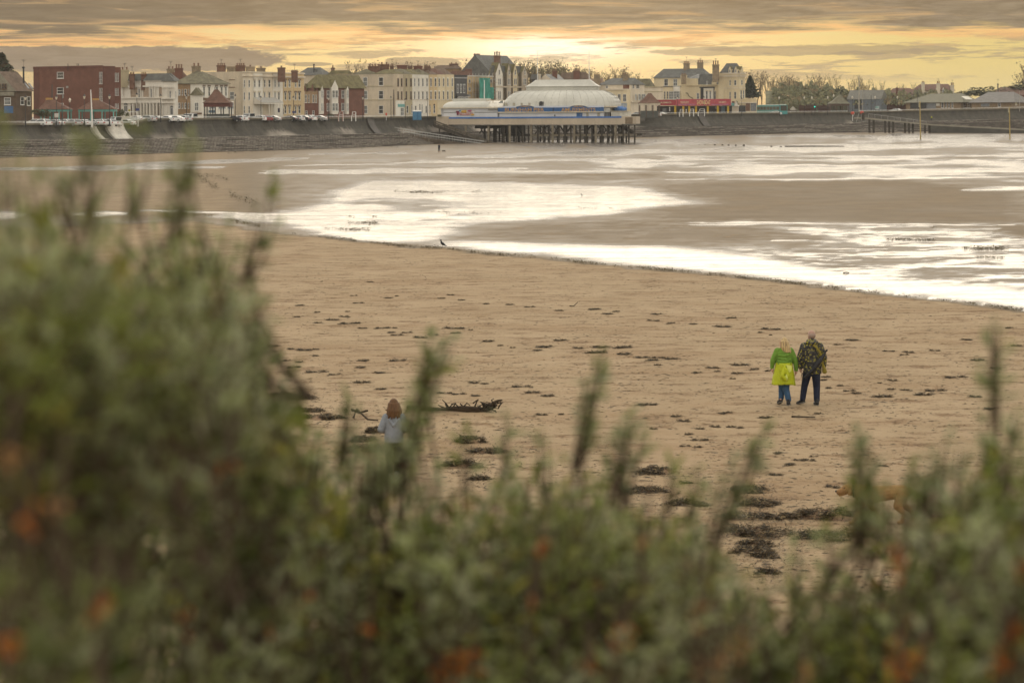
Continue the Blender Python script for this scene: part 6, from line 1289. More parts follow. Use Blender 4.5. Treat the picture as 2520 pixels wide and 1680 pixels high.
for i, x in enumerate(range(860, 1790, 37)):
    yt = float(np.interp(x, [860, 1000, 1280, 1500, 1620, 1790], [150, 130, 140, 175, 215, 250])) + random.uniform(-10, 25); tree(Z4, x, yt, 380, 900 + random.uniform(-40, 40), (3, 1, 3, 0)[i % 4], '%s twiggy bare tree from the left in the grove behind the dome' % ORD[i], gb2, .8)
gb3 = 'bare trees right of the dome'; lb3 = 'bare tree on the skyline between the pier dome and the hotel'
for i, (x, yt) in enumerate(((1850, 300), (1910, 260), (1950, 205), (2000, 225), (2060, 215), (2110, 240), (2160, 295), (2220, 320), (2300, 290), (2340, 310))): tree(Z4, x, yt, 400, 880 + random.uniform(-30, 30), random.choice((0, 2, 1)), '%s bare tree from the left between the dome and the hotel' % ORD[i], gb3, .9)
gb4 = 'bare trees on the wooded rise'; lb4 = 'tall bare tree above the wooded rise right of the hotel'
for i, (x, yt) in enumerate(((1570, 335), (1630, 345), (1700, 350), (1760, 345), (1830, 355), (1900, 370), (2020, 410), (2080, 400), (2150, 395), (2210, 420), (2290, 480))): tree(Z5, x, yt, 640, 930 + random.uniform(-30, 30), random.choice((0, 1, 2)), '%s bare tree from the hotel tower along the wooded rise' % ORD[i], gb4, .8)
for i, (x, yt) in enumerate(((15, 262), (80, 285), (115, 275), (165, 265), (200, 275), (255, 330), (310, 322), (365, 262), (400, 265), (440, 262), (485, 268), (540, 262), (600, 272), (715, 320), (770, 285), (810, 280), (845, 290), (890, 300), (965, 330), (1020, 325), (1090, 390), (1200, 365), (1245, 350), (1310, 345), (1640, 370))): tree(Z6, x, yt, 480, 960 + random.uniform(-30, 30), random.choice((0, 1, 0)), '%s bare tree from the left above the far right houses' % ORD[i-13] if x > 640 else '%s bare tree from the left along the far end of the wooded rise' % ORD[i], 'bare trees on the far skyline' if x > 640 else gb4, .65)
tree(Z6, 2345, 145, 480, 930, 0, 'large bare tree cut by the right edge', 'bare trees on the far skyline', 1.2); tree(Z6, 2300, 215, 480, 925, 2, 'spreading bare tree beside the one cut by the right edge', 'bare trees on the far skyline', 1.3)
def place(o, cv, x, yt, yb, Y, lab, W0=None):
    a = at(*cv(x, yb), Y); b_ = at(*cv(x, yt), Y); o.location = (b_.x, Y, a.z); o['label'] = lab; return o
# conifer by the hotel, far-left pine, hedges
def fit(o, cv, x, yt, yb, Y, lab, wpx=None):
    a = at(*cv(x, yb), Y); b_ = at(*cv(x, yt), Y); vs_ = [v_.co for ch in o.children for v_ in ch.data.vertices]; top = max(v_.z for v_ in vs_); s_ = (b_.z - a.z)/top; sx = s_
    if wpx: sx = (at(*cv(x+wpx, yt), Y).x - b_.x)/(max(v_.x for v_ in vs_) - min(v_.x for v_ in vs_))
    o.location = (b_.x, Y, a.z); o.scale = (sx, sx, s_); o['label'] = lab
fit(leafy(31, 4, 12, 2600, [leafm[1]], 'tree', True, leaf=.5), Z5, 1600, 425, 760, 810, 'dark conifer right of the hotel tower', 330)
fit(leafy(32, 5, 12, 3000, [leafm[1], leafm[2]], 'tree', True, leaf=.45), Z1, 20, 100, 700, 640, 'tall dark conifer cut by the left edge', 800)
for i, (cv, x, yt, yb, Y, wpx, lab) in enumerate(((Z1, 560, 870, 1010, 492, 300, 'green bush left of the left teal shelter'), (Z1, 1660, 880, 1000, 515, 140, 'bush between the teal shelter and the white terrace'), (Z1, 20, 880, 1010, 480, 130, 'dark bush at the far left edge'), (Z3, 80, 948, 1000, 640, 130, 'clipped hedge before the white gablets'), (Z6, 660, 380, 560, 880, 150, 'round dark evergreen behind the pagoda kiosk'), (Z6, 1970, 388, 490, 900, 300, 'evergreen bush behind the low pavilions'), (Z6, 1820, 425, 490, 900, 230, 'small evergreen bush between the low pavilions'), (Z6, 2320, 345, 490, 915, 420, 'evergreen below the tree cut by the right edge'), (Z3, 2240, 745, 775, 735, 90, 'green shrub beside the scaffolding'), (Z4, 95, 745, 775, 611, 60, 'small tuft of shrub on the left end of the pier deck'), (Z1, 1740, 915, 1000, 518, 90, 'dark hedge at the left end of the white terrace'))):
    fit(leafy(40+i, 1.5, 2.4, 700, [leafm[1], leafm[0]], 'shrub', False, False, .16), cv, x, yt, yb, Y, lab, wpx)
# the wooded rise: a far-off wood that reads as one mass
woodm = [M('wood_olive', (.17, .16, .08), .85, .3, .2), M('wood_green', (.13, .13, .07), .85, .3, .2), M('wood_brown', (.21, .155, .085), .85, .3, .2)]
rnd = random.Random(5); mw = MB()
for k in range(26000):
    x = rnd.uniform(0, 1750); yt = float(np.interp(x, [0, 150, 350, 500, 560, 650, 760, 1000, 1750], [395, 378, 372, 395, 405, 430, 440, 445, 450])) + 22*math.sin(x*.045) + 12*math.sin(x*.13+1); y = yt + (560-yt)*rnd.random()**1.3 + rnd.gauss(0, 4); Y = 905 + rnd.uniform(-30, 60) - (y-yt)*.15
    c_ = at(*Z6(x, y), Y); s_ = rnd.uniform(.25, .7); a_ = Vector((rnd.gauss(0, 1), rnd.gauss(0, 1), rnd.gauss(0, 1))).normalized()*s_; b_ = a_.orthogonal().normalized()*s_*.7
    gidx = int(min(2, max(0, 3*fbm(np.array(x*.02), np.array(y*.03), 2)))); mw.add([c_-a_, c_+b_, c_+a_, c_-b_], [(0, 1, 2, 3)], woodm[gidx] if rnd.random() < .7 else woodm[0])
# leaves carried down to the ground so that the rise is solid
xs_ = np.linspace(-60, 1750, 60); vs = []
for x in xs_:
    for Y_, yy in ((900, 690), (905, 560), (925, 470), (955, 440), (1100, 440)):
        c_ = at(*Z6(x, yy + 12*math.sin(x*.045)), Y_); vs.append(c_)
mw.add(vs, [(i*5+k, (i+1)*5+k, (i+1)*5+k+1, i*5+k+1) for i in range(59) for k in range(4)], leafm[0])
tag(mw.build('woodland', kind='stuff'), 'distant wooded rise right of the hotel in olive and brown', 'woodland')
# ---------------------------------------------------------------- people and animals
def remesh(mb, name, parent, vox, mat=None, smooth=6, origin=(0, 0, 0)):
    o = mb.build(name, None, origin=(0, 0, 0)); md_ = o.modifiers.new('r', 'REMESH'); md_.mode = 'VOXEL'; md_.voxel_size = vox
    sm = o.modifiers.new('s', 'SMOOTH'); sm.iterations = smooth; sm.factor = .5
    dg = bpy.context.evaluated_depsgraph_get(); me_ = bpy.data.meshes.new_from_object(o.evaluated_get(dg)); om = o.data
    o.modifiers.clear(); o.data = me_; bpy.data.meshes.remove(om); me_.name = name
    me_.materials.clear(); me_.materials.append(mat or mb.mats[0]); me_.polygons.foreach_set('use_smooth', [True]*len(me_.polygons)); me_.polygons.foreach_set('material_index', [0]*len(me_.polygons))
    if parent: o.parent = parent
    return o
def capsule(mb, p0, p1, r0, r1, mat, flat=1.0):
    p0 = Vector(p0); p1 = Vector(p1); n_ = 12; ax = (p1 - p0); L = ax.length; ax = ax.normalized(); a = ax.cross(Vector((0, 1, 0)) if abs(ax.y) < .8 else Vector((1, 0, 0))).normalized(); b_ = ax.cross(a)
    prof = [(-r0*math.cos(t_), r0*math.sin(t_)) for t_ in np.linspace(.15, math.pi/2, 4)] + [(L + r1*math.sin(t_), r1*math.cos(t_)) for t_ in np.linspace(0, math.pi/2 - .15, 4)]
    vs = []
    for z_, r_ in prof:
        for k in range(n_): th = 2*math.pi*k/n_; vs.append(p0 + ax*z_ + (a*math.cos(th) + b_*math.sin(th)*flat)*r_)
    fs_ = [(i*n_+k, i*n_+(k+1) % n_, (i+1)*n_+(k+1) % n_, (i+1)*n_+k) for i in range(len(prof)-1) for k in range(n_)] + [tuple(reversed(range(n_))), tuple((len(prof)-1)*n_+k for k in range(n_))]
    mb.add(vs, fs_, mat)
def limb(mb, pts, rad, mat):
    for i in range(len(pts)-1): capsule(mb, pts[i], pts[i+1], rad[i], rad[i+1], mat)
def stack(mb, secs_, mat, n=24):          # (z, cx, cy, rx, ry) sections, bottom to top
    vs = []
    for z_, cx, cy, rx, ry in secs_:
        for k in range(n): th = 2*math.pi*k/n; vs.append((cx + rx*math.cos(th), cy + ry*math.sin(th), z_))
    fs_ = [(i*n+k, i*n+(k+1) % n, (i+1)*n+(k+1) % n, (i+1)*n+k) for i in range(len(secs_)-1) for k in range(n)] + [tuple(reversed(range(n))), tuple((len(secs_)-1)*n+k for k in range(n))]
    mb.add(vs, fs_, mat)
skin = M('skin', (.48, .28, .20), .6, .06, 8); skin2 = M('weathered_skin', (.38, .235, .18), .55, .08, 8)
jeans = M('blue_denim', (.045, .10, .19), .85, .25, 8, .2); jeand = M('dark_denim', (.015, .02, .042), .85, .25, 8, .2); shoe = M('dark_shoe', (.022, .022, .024), .6, .2, 6); sole = M('grey_sole', (.16, .15, .13), .8)
green = M('green_fleece', (.135, .26, .038), .9, .16, 9, .3); lime = M('lime_raincoat', (.42, .47, .012), .5, .10, 7, .25); limep = M('lime_lining', (.56, .62, .14), .5, .08, 7)
blond = M('fair_hair', (.44, .32, .16), .5, .6, 1, st=(45, 45, 3)); auburn = M('auburn_hair', (.11, .055, .022), .6, .3, 1, st=(60, 60, 3)); greyhair = M('cropped_grey_hair', (.30, .22, .18), .8, .2, 30)
def hand(mb, w_, d, side, mat, L=.17, curl=.5):
    w_ = Vector(w_); d = Vector(d).normalized(); sd_ = Vector((0, 1, 0)); sd_ = (sd_ - d*sd_.dot(d)).normalized(); up = d.cross(sd_)
    capsule(mb, w_, w_ + d*.075, .026, .036, mat, .6)
    for k in range(4):
        b0 = w_ + d*.085 + sd_*(-.03 + .02*k); ln = (.068, .078, .074, .056)[k]; e1 = b0 + d*ln*.5 + up*side*.006; e2 = e1 + (d*(1-curl) + up*side*curl).normalized()*ln*.5
        limb(mb, [b0 - d*.02, e1, e2], [.0105, .0095, .008], mat)
    t0 = w_ + d*.03 - sd_*.028; limb(mb, [t0, t0 + d*.03 - sd_*.022, t0 + d*.062 - sd_*.026], [.014, .012, .010], mat)
def head(mb, c, mat, turn=0.0, r=.098, tilt=0):
    c = Vector(c); rt_ = Matrix.Rotation(turn, 3, 'Z'); P_ = lambda x, y, z: c + rt_ @ Vector((x, y, z))
    mb.ell(P_(0, -.005, .02), (r*.80, r*.98, r*1.08), mat, 18, 12, rt_); mb.ell(P_(0, .03, -.045), (r*.62, r*.72, r*.80), mat, 14, 10, rt_)
    capsule(mb, P_(0, .085, .012), P_(0, .112, -.022), .012, .017, mat)                     # nose
    mb.ell(P_(0, .084, -.062), (.026, .016, .010), mat, 8, 6, rt_); mb.ell(P_(0, .075, -.098), (.03, .03, .022), mat, 8, 6, rt_)
    for s_ in (-1, 1):
        mb.ell(P_(s_*r*.82, -.005, -.005), (.012, .024, .034), mat, 8, 6, rt_); mb.ell(P_(s_*.03, .082, .028), (.02, .016, .008), mat, 8, 6, rt_)
def eyes(c, parent, turn=0.0):
    c = Vector(c); rt_ = Matrix.Rotation(turn, 3, 'Z')
    for s_ in (-1, 1): m_ = MB(); m_.ell(c + rt_ @ Vector((s_*.031, .083, .012)), (.011, .008, .008), M('eye_dark', (.03, .02, .015), .2), 8, 6); m_.build('eye', parent, origin=(0, 0, 0))
def shoe_at(parent, p, yaw, L=.28, pitch=0.0, mat=shoe, sl=sole, toe=1):
    rt_ = Matrix.Rotation(yaw, 3, 'Z') @ Matrix.Rotation(pitch, 3, 'X'); p = Vector(p); m_ = MB(); P_ = lambda x, y, z: p + rt_ @ Vector((x, y, z))
    capsule(m_, P_(0, -.06, .06), P_(0, .05, .055), .048, .046, mat); capsule(m_, P_(0, .03, .05), P_(0, L-.13, .035), .05, .038, mat); capsule(m_, P_(0, -.05, .06), P_(0, -.04, .13), .047, .05, mat)
    o = remesh(m_, 'shoe', parent, .009, mat, 3); m_ = MB(); vs = [P_(.052*math.cos(t_)*(.85 if math.sin(t_) < 0 else 1), -.0 + (.115 if math.sin(t_) < 0 else L-.1)*math.sin(t_), z_) for z_ in (-.002, .022) for t_ in np.linspace(0, 2*math.pi, 17)[:-1]]
    m_.add(vs, [tuple(reversed(range(16))), tuple(range(16, 32))] + [(k, (k+1) % 16, (k+1) % 16 + 16, k+16) for k in range(16)], sl); m_.build('sole', o, origin=(0, 0, 0))
def person(name_loc, label):
    return thing('person', label, 'person', name_loc)
# woman in green and lime, walking away, looking left
gW = on_sand(1930, 996.5); gM = on_sand(1998, 996.5)
wm = person((0, 0, 0), 'woman in green fleece with a lime raincoat tied round her waist'); mb = MB()
wH = (-.01, .02, 1.53); turn = R(42)
head(mb, wH, skin, turn); limb(mb, [(0, 0, 1.34), (0, .01, 1.46)], [.062, .055], skin)
stack(mb, [(.76, 0, 0, .17, .12), (.95, 0, 0, .18, .13), (1.1, 0, 0, .15, .11), (1.28, 0, 0, .17, .11), (1.38, 0, 0, .12, .08)], skin)
for s_, pts in ((-1, [(-.17, 0, 1.34), (-.27, -.01, 1.10), (-.285, .02, .93)]), (1, [(.17, 0, 1.34), (.27, -.03, 1.10), (.29, .0, .87)])):
    limb(mb, pts, [.05, .04, .03], skin); hand(mb, pts[-1], (.02*s_, .03, -1), -s_, skin)
limb(mb, [(-.08, 0, .82), (-.06, .08, .44), (-.07, .10, .12)], [.08, .055, .04], skin); limb(mb, [(.08, 0, .82), (.05, .02, .42), (.09, -.05, .10)], [.08, .055, .04], skin)
body_w = remesh(mb, 'body', wm, .008, skin, 2); eyes(wH, wm, turn)
mb = MB(); stack(mb, [(.98, 0, 0, .205, .15), (1.08, 0, 0, .205, .15), (1.2, 0, 0, .205, .145), (1.30, 0, 0, .20, .13), (1.37, 0, 0, .14, .10), (1.42, 0, 0, .08, .075)], green)
limb(mb, [(-.16, 0, 1.33), (-.275, -.01, 1.10), (-.29, .02, .95)], [.088, .068, .052], green); limb(mb, [(.16, 0, 1.33), (.275, -.03, 1.10), (.295, .0, .89)], [.088, .068, .052], green)
for z_, dz_ in ((1.24, .02), (1.16, -.03), (1.09, .03), (1.03, 0)): limb(mb, [(-.16, -.115, z_), (0, -.145, z_-.02), (.16, -.115, z_+dz_)], [.014, .020, .012], green)
fl_ = remesh(mb, 'fleece', wm, .009, green, 3)
for p_, q_ in (((-.293, .022, .955), (-.293, .025, .925)), ((.297, 0, .895), (.298, 0, .865))): mb = MB(); capsule(mb, p_, q_, .053, .050, green); remesh(mb, 'cuff', fl_, .009, green, 1)
mb = MB()   # raincoat tied round the waist: a flared skirt with folds
N_ = 48; rows = [(1.045, .21, .165), (.99, .215, .172), (.90, .23, .19), (.78, .255, .21), (.66, .275, .225), (.55, .285, .235), (.51, .288, .238)]
vs = []
for i, (z_, rx, ry) in enumerate(rows):
    for k in range(N_):
        th = 2*math.pi*k/N_; f_ = 1 + .035*(i/6)*math.sin(th*9 + .6) + .02*(i/6)*math.sin(th*17); vs.append((rx*f_*math.cos(th) - .012*i/6, ry*f_*math.sin(th), z_ - .02*math.sin(th*2+1)*(i/6) - .015*i/6*math.cos(th)))
mb.add(vs, [(i*N_+k, (i+1)*N_+k, (i+1)*N_+(k+1) % N_, i*N_+(k+1) % N_) for i in range(len(rows)-1) for k in range(N_)] + [tuple(range(N_))], lime)
rc = mb.build('raincoat', wm, origin=(0, 0, 0), smooth=True); sf = rc.modifiers.new('t', 'SOLIDIFY'); sf.thickness = .008
mb = MB(); limb(mb, [(.0, -.215, 1.0), (-.05, -.25, .86), (-.07, -.27, .74), (.0, -.275, .66), (.06, -.27, .75), (.03, -.245, .90)], [.03, .045, .05, .045, .05, .04], lime); remesh(mb, 'hood', rc, .01, lime, 5)
mb = MB(); limb(mb, [(.05, -.262, .82), (.03, -.29, .70), (.03, -.29, .655)], [.035, .04, .025], limep); remesh(mb, 'hood_lining', rc, .009, limep, 3)
mb = MB(); mb.add([(-.17, -.215, .99), (-.02, -.235, 1.0), (-.05, -.24, .90), (-.13, -.236, .875)], [(0, 3, 2, 1)], lime); mb.add([(.02, -.235, 1.02), (.17, -.215, .99), (.15, -.238, .86), (.10, -.245, .82)], [(0, 3, 2, 1)], limep); mb.build('sleeve_flap', rc, origin=(0, 0, 0))
mb = MB(); limb(mb, [(-.06, .03, .60), (-.05, .09, .40), (-.06, .12, .16)], [.095, .078, .066], jeans); limb(mb, [(.05, -.01, .60), (.045, .0, .40), (.10, -.05, .14)], [.098, .082, .070], jeans); stack(mb, [(.55, 0, .02, .13, .11), (.8, 0, 0, .17, .13), (.95, 0, 0, .17, .13)], jeans); remesh(mb, 'jeans', wm, .009, jeans, 3)
shoe_at(wm, (-.08, .14, .035), R(20), .25, R(-18)); shoe_at(wm, (.10, -.04, .0), R(-12), .25)
mb = MB(); rt_ = Matrix.Rotation(turn, 3, 'Z'); mb.ell(Vector(wH) + rt_ @ Vector((0, -.025, .03)), (.093, .098, .112), blond, 16, 10, rt_)
for k in range(16): a = R(-175 + 350*k/15*.5 + 0) ; th = -math.pi + math.pi*k/15; d = rt_ @ Vector((math.cos(th)*.082, -.02 + math.sin(th)*.085, 0)); c_ = Vector(wH) + d; limb(mb, [c_ + Vector((0, 0, .03)), c_ + d*.22 + Vector((.012, -.01, -.10)), c_ + d*.25 + Vector((.05 + .02*random.random(), -.03, -.20 - .04*random.random()))], [.034, .034, .014], blond)
remesh(mb, 'hair', wm, .008, blond, 2)
wm.location = (gW.x, gW.y, gW.z)
# man in patterned jacket
camo_j = bpy.data.materials.new('patterned_jacket'); camo_j.use_nodes = True; n = camo_j.node_tree; q = NG(n); p = n.nodes['Principled BSDF']; P3 = q.n('ShaderNodeTexCoord').outputs['Object']
def cells(sc, dz): 
    v_ = q.n('ShaderNodeTexVoronoi', distance='CHEBYCHEV'); v_.inputs['Scale'].default_value = 1.0; v_.inputs['Randomness'].default_value = .7; q.put(v_.inputs['Vector'], q.scale(P3, (sc, sc*.6, sc*dz))); return v_
c1 = cells(40, .8); c2 = cells(22, 1.1)
sx1 = q.n('ShaderNodeSeparateXYZ'); n.links.new(c1.outputs['Color'], sx1.inputs[0]); sx2 = q.n('ShaderNodeSeparateXYZ'); n.links.new(c2.outputs['Color'], sx2.inputs[0])
cc = q.mix(q.m('GREATER_THAN', sx2.outputs[0], .5), (.012, .012, .012), (.05, .046, .043)); yel_ = q.m('MULTIPLY', q.m('GREATER_THAN', sx1.outputs[0], .70), q.m('LESS_THAN', c1.outputs['Distance'], .36))
cc = q.mix(yel_, cc, (.42, .38, .03)); n.links.new(cc, p.inputs['Base Color']); p.inputs['Roughness'].default_value = .7
mn = person((0, 0, 0), 'bald man in dark jacket with yellow pattern walking beside the woman in green'); mb = MB(); mH = (0, .03, 1.705); tm = R(28)
head(mb, mH, skin2, tm, .106); limb(mb, [(0, 0, 1.50), (0, .02, 1.62)], [.072, .066], skin2)
stack(mb, [(.82, 0, 0, .17, .13), (1.0, 0, 0, .18, .13), (1.25, 0, 0, .19, .13), (1.44, 0, 0, .20, .12), (1.53, 0, 0, .12, .09)], skin2)
for s_, pts in ((-1, [(-.19, 0, 1.46), (-.28, -.01, 1.18), (-.265, .03, .92)]), (1, [(.2, 0, 1.46), (.30, -.01, 1.18), (.30, .04, .95)])): limb(mb, pts, [.055, .045, .034], skin2); hand(mb, pts[-1], (.0, .05, -1), -s_, skin2)
limb(mb, [(-.1, 0, .86), (-.16, .10, .46), (-.20, .08, .12)], [.09, .06, .045], skin2); limb(mb, [(.1, 0, .86), (.12, .04, .45), (.11, -.05, .10)], [.09, .06, .045], skin2)
remesh(mb, 'body', mn, .008, skin2, 2); eyes(mH, mn, tm)
mb = MB(); rt_ = Matrix.Rotation(tm, 3, 'Z'); mb.ell(Vector(mH) + rt_ @ Vector((0, -.018, .008)), (.096, .104, .090), greyhair, 16, 10, rt_); remesh(mb, 'cropped_hair', mn, .008, greyhair, 2)
mb = MB(); stack(mb, [(.775, .02, 0, .225, .17), (.9, .02, 0, .225, .17), (1.1, .015, 0, .225, .165), (1.3, .01, 0, .235, .16), (1.44, 0, 0, .215, .145), (1.52, 0, 0, .13, .11), (1.57, 0, 0, .09, .09)], camo_j)
limb(mb, [(-.185, 0, 1.45), (-.285, -.01, 1.18), (-.27, .03, .93)], [.098, .082, .062], camo_j); limb(mb, [(.195, 0, 1.45), (.30, -.01, 1.18), (.305, .04, .96)], [.098, .082, .062], camo_j)
limb(mb, [(-.10, -.06, 1.55), (0, -.12, 1.53), (.11, -.06, 1.55)], [.05, .062, .05], camo_j); limb(mb, [(-.08, .03, 1.58), (0, -.06, 1.60), (.09, .03, 1.58)], [.045, .045, .045], camo_j)
remesh(mb, 'jacket', mn, .009, camo_j, 3)
mb = MB(); limb(mb, [(-.10, 0, .82), (-.165, .11, .46), (-.215, .09, .15)], [.115, .085, .072], jeand); limb(mb, [(.10, 0, .82), (.125, .04, .45), (.115, -.05, .13)], [.115, .088, .075], jeand); stack(mb, [(.72, 0, 0, .19, .14), (.9, 0, 0, .19, .14)], jeand); remesh(mb, 'jeans', mn, .009, jeand, 3)
shoe_at(mn, (-.225, .10, .035), R(38), .29, R(-15)); shoe_at(mn, (.11, -.05, 0), R(10), .29)
mn.location = gM
um = thing('umbrella', 'folded black umbrella slung across the back of the man', 'umbrella', (0, 0, 0)); ub = M('black_nylon', (.018, .018, .02), .5, .3, 6); mb = MB()
limb(mb, [(.30, -.14, 1.28), (.18, -.205, 1.12), (.02, -.215, .90), (-.20, -.20, .70)], [.03, .065, .055, .03], ub); remesh(mb, 'canopy', um, .01, ub, 4); mb = MB(); mb.tube([(.29, -.14, 1.27), (.345, -.12, 1.34)], [.018, .02], ub, 8); mb.ell((.355, -.118, 1.355), (.032, .028, .026), ub, 8, 6); mb.build('handle', um, origin=(0, 0, 0))
mb = MB(); 
for x_ in (-.21, -.25, -.275): mb.tube([(-.20, -.18, .88), (x_+.01, -.17, .78), (x_, -.16, .62 + .1*random.random())], .008, ub, 4)
mb.build('strap', um, origin=(0, 0, 0)); um.location = gM
bg_ = thing('shoulder_bag', 'olive shoulder bag and strap worn by the man', 'bag', (0, 0, 0)); ol = M('olive_canvas', (.22, .18, .03), .8, .15, 8); mb = MB()
def ribbon(pts, w_, mat, mb):
    vs = []; 
    for i, p_ in enumerate(pts): p_ = Vector(p_); t_ = (Vector(pts[min(i+1, len(pts)-1)]) - Vector(pts[max(i-1, 0)])).normalized(); sd_ = t_.cross(Vector((0, -1, .1))).normalized()*w_; vs += [p_ - sd_, p_ + sd_]
    mb.add(vs, [(2*i, 2*i+2, 2*i+3, 2*i+1) for i in range(len(pts)-1)], mat)
ribbon([(.02, -.155, 1.50), (.09, -.175, 1.45), (.16, -.18, 1.36), (.21, -.17, 1.26), (.245, -.16, 1.1), (.265, -.155, .96)], .024, ol, mb); s_o = mb.build('strap', bg_, origin=(0, 0, 0)); s_o.modifiers.new('t', 'SOLIDIFY').thickness = .01
mb = MB(); limb(mb, [(.265, -.13, 1.0), (.29, -.13, .90), (.30, -.12, .84)], [.03, .05, .06], ol); limb(mb, [(.27, -.13, .82), (.335, -.11, .82)], [.03, .03], ol); remesh(mb, 'bag_body', bg_, .009, ol, 3); bg_.location = gM
# young woman behind the bushes
gY = on_sand(970, 1180); yw = person((0, 0, 0), 'woman with auburn hair in a pale sweater seen behind the bushes'); mb = MB(); yH = (0, .02, 1.465)
head(mb, yH, skin, 0, .097); limb(mb, [(0, 0, 1.26), (0, .01, 1.40)], [.055, .05], skin); stack(mb, [(.72, 0, 0, .15, .11), (.9, 0, 0, .155, .11), (1.02, 0, 0, .13, .10), (1.2, 0, 0, .15, .10), (1.28, 0, 0, .10, .075)], skin)
for s_ in (-1, 1): limb(mb, [(s_*.155, 0, 1.24), (s_*.245, -.04, 1.0), (s_*.16, .16, .93)], [.045, .037, .028], skin); hand(mb, (s_*.16, .16, .93), (-s_*.5, .8, .1), s_, skin)
limb(mb, [(-.08, 0, .78), (-.09, .05, .42), (-.08, -.08, .12)], [.08, .055, .04], skin); limb(mb, [(.08, 0, .78), (.07, .05, .42), (.05, .08, .1)], [.08, .055, .04], skin); remesh(mb, 'body', yw, .008, skin, 2); eyes(yH, yw)
swm = M('pale_grey_knit', (.22, .24, .27), .9, .1, 10, .3); pan = M('dark_olive_trousers', (.05, .05, .035), .9, .2, 6)
mb = MB(); stack(mb, [(.74, 0, 0, .19, .145), (.85, 0, 0, .19, .145), (1.0, 0, 0, .18, .135), (1.18, 0, 0, .18, .125), (1.27, 0, 0, .12, .095), (1.31, 0, 0, .07, .07)], swm)
for s_ in (-1, 1): limb(mb, [(s_*.15, 0, 1.23), (s_*.25, -.04, 1.0), (s_*.17, .14, .935)], [.08, .072, .05], swm)
limb(mb, [(-.1, -.11, 1.2), (0, -.135, 1.08), (.1, -.11, 1.2)], [.02, .026, .02], swm); remesh(mb, 'sweater', yw, .009, swm, 3)
mb = MB(); limb(mb, [(-.08, 0, .76), (-.095, .05, .42), (-.08, -.07, .15)], [.105, .08, .065], pan); limb(mb, [(.08, 0, .76), (.075, .05, .42), (.055, .08, .13)], [.105, .08, .065], pan); stack(mb, [(.66, 0, 0, .16, .12), (.82, 0, 0, .16, .12)], pan); remesh(mb, 'trousers', yw, .009, pan, 3)
wsh = M('white_shoe', (.6, .58, .54), .6, .08, 6); shoe_at(yw, (-.08, -.06, .06), 0, .25, R(-35), wsh, wsh); shoe_at(yw, (.055, .09, 0), R(-8), .25, 0, wsh, wsh)
mb = MB(); mb.ell(Vector(yH) + Vector((0, -.022, .03)), (.094, .098, .11), auburn, 16, 10)
for k in range(18): th = -math.pi - .2 + (math.pi+.4)*k/17; c_ = Vector(yH) + Vector((math.cos(th)*.082, -.02 + math.sin(th)*.085, 0)); d = Vector((math.cos(th), math.sin(th), 0)); limb(mb, [c_ + Vector((0, 0, .03)), c_ + d*.035 + Vector((.012, 0, -.10)), c_ + d*.03 + Vector((.03*math.sin(k*2.1), -.01, -.22 - .03*math.sin(k*1.7)))], [.034, .034, .016], auburn)
limb(mb, [(-.085, -.02, 1.42), (-.13, -.02, 1.37), (-.175, -.02, 1.385)], [.03, .02, .006], auburn); remesh(mb, 'hair', yw, .008, auburn, 2); yw.location = gY
# distant walker, coarse but jointed
def far_person(g, lab, top, leg, ht=1.72, vest=None):
    r = person(g, lab); m_ = MB(); head(m_, (0, 0, 1.6), skin, 0, .1); limb(m_, [(0, 0, 1.4), (0, 0, 1.55)], [.06, .06], skin); stack(m_, [(.8, 0, 0, .16, .12), (1.3, 0, 0, .19, .12), (1.42, 0, 0, .12, .1)], skin)
    for s_ in (-1, 1): limb(m_, [(s_*.19, 0, 1.36), (s_*.27, 0, 1.1), (s_*.28, .05, .88)], [.05, .042, .034], skin); hand(m_, (s_*.28, .05, .88), (0, .1, -1), -s_, skin); limb(m_, [(s_*.09, 0, .82), (s_*.10, s_*.10, .45), (s_*.09, s_*.12, .08)], [.09, .065, .045], skin); limb(m_, [(s_*.09, s_*.12-.05, .05), (s_*.09, s_*.12+.12, .04)], [.04, .04], skin)
    remesh(m_, 'body', r, .012, skin, 2); m_ = MB(); stack(m_, [(.78, 0, 0, .21, .16), (1.3, 0, 0, .23, .15), (1.44, 0, 0, .13, .11)], top)
    for s_ in (-1, 1): limb(m_, [(s_*.19, 0, 1.36), (s_*.28, 0, 1.1), (s_*.28, .05, .92)], [.085, .07, .055], top)
    remesh(m_, 'jacket', r, .02, top, 2); m_ = MB()
    for s_ in (-1, 1): limb(m_, [(s_*.09, 0, .82), (s_*.10, s_*.10, .45), (s_*.09, s_*.12, .14)], [.11, .085, .07], leg)
    remesh(m_, 'trousers', r, .02, leg, 2); m_ = MB(); m_.ell((0, -.01, 1.64), (.095, .11, .1), M('dark_hair', (.03, .025, .02)), 12, 8); remesh(m_, 'hair', r, .015, M('dark_hair', None), 1)
    if vest: m_ = MB(); stack(m_, [(.95, 0, 0, .235, .18), (1.3, 0, 0, .25, .17), (1.42, 0, 0, .15, .125)], vest); remesh(m_, 'vest', r, .02, vest, 2)
    return r
navy = M('navy_cloth', (.03, .035, .045), .9, .2, 5)
fw = far_person(on_sand(1080.5, 374.3), 'distant walker in dark clothes on the sand left of the pier', navy, navy); fw.rotation_euler = (0, 0, R(-50))
sI = STA[sta_i(2279)]; pH = sI['pf'] - sI['n']*.5; hv = far_person((pH.x, pH.y, sI['zf'] + .02), 'person in a yellow high visibility vest at the far wall', navy, navy, vest=M('hi_vis_yellow', (.45, .5, .03)))
k_, _ = ray(*Z6(1437, 700)); 
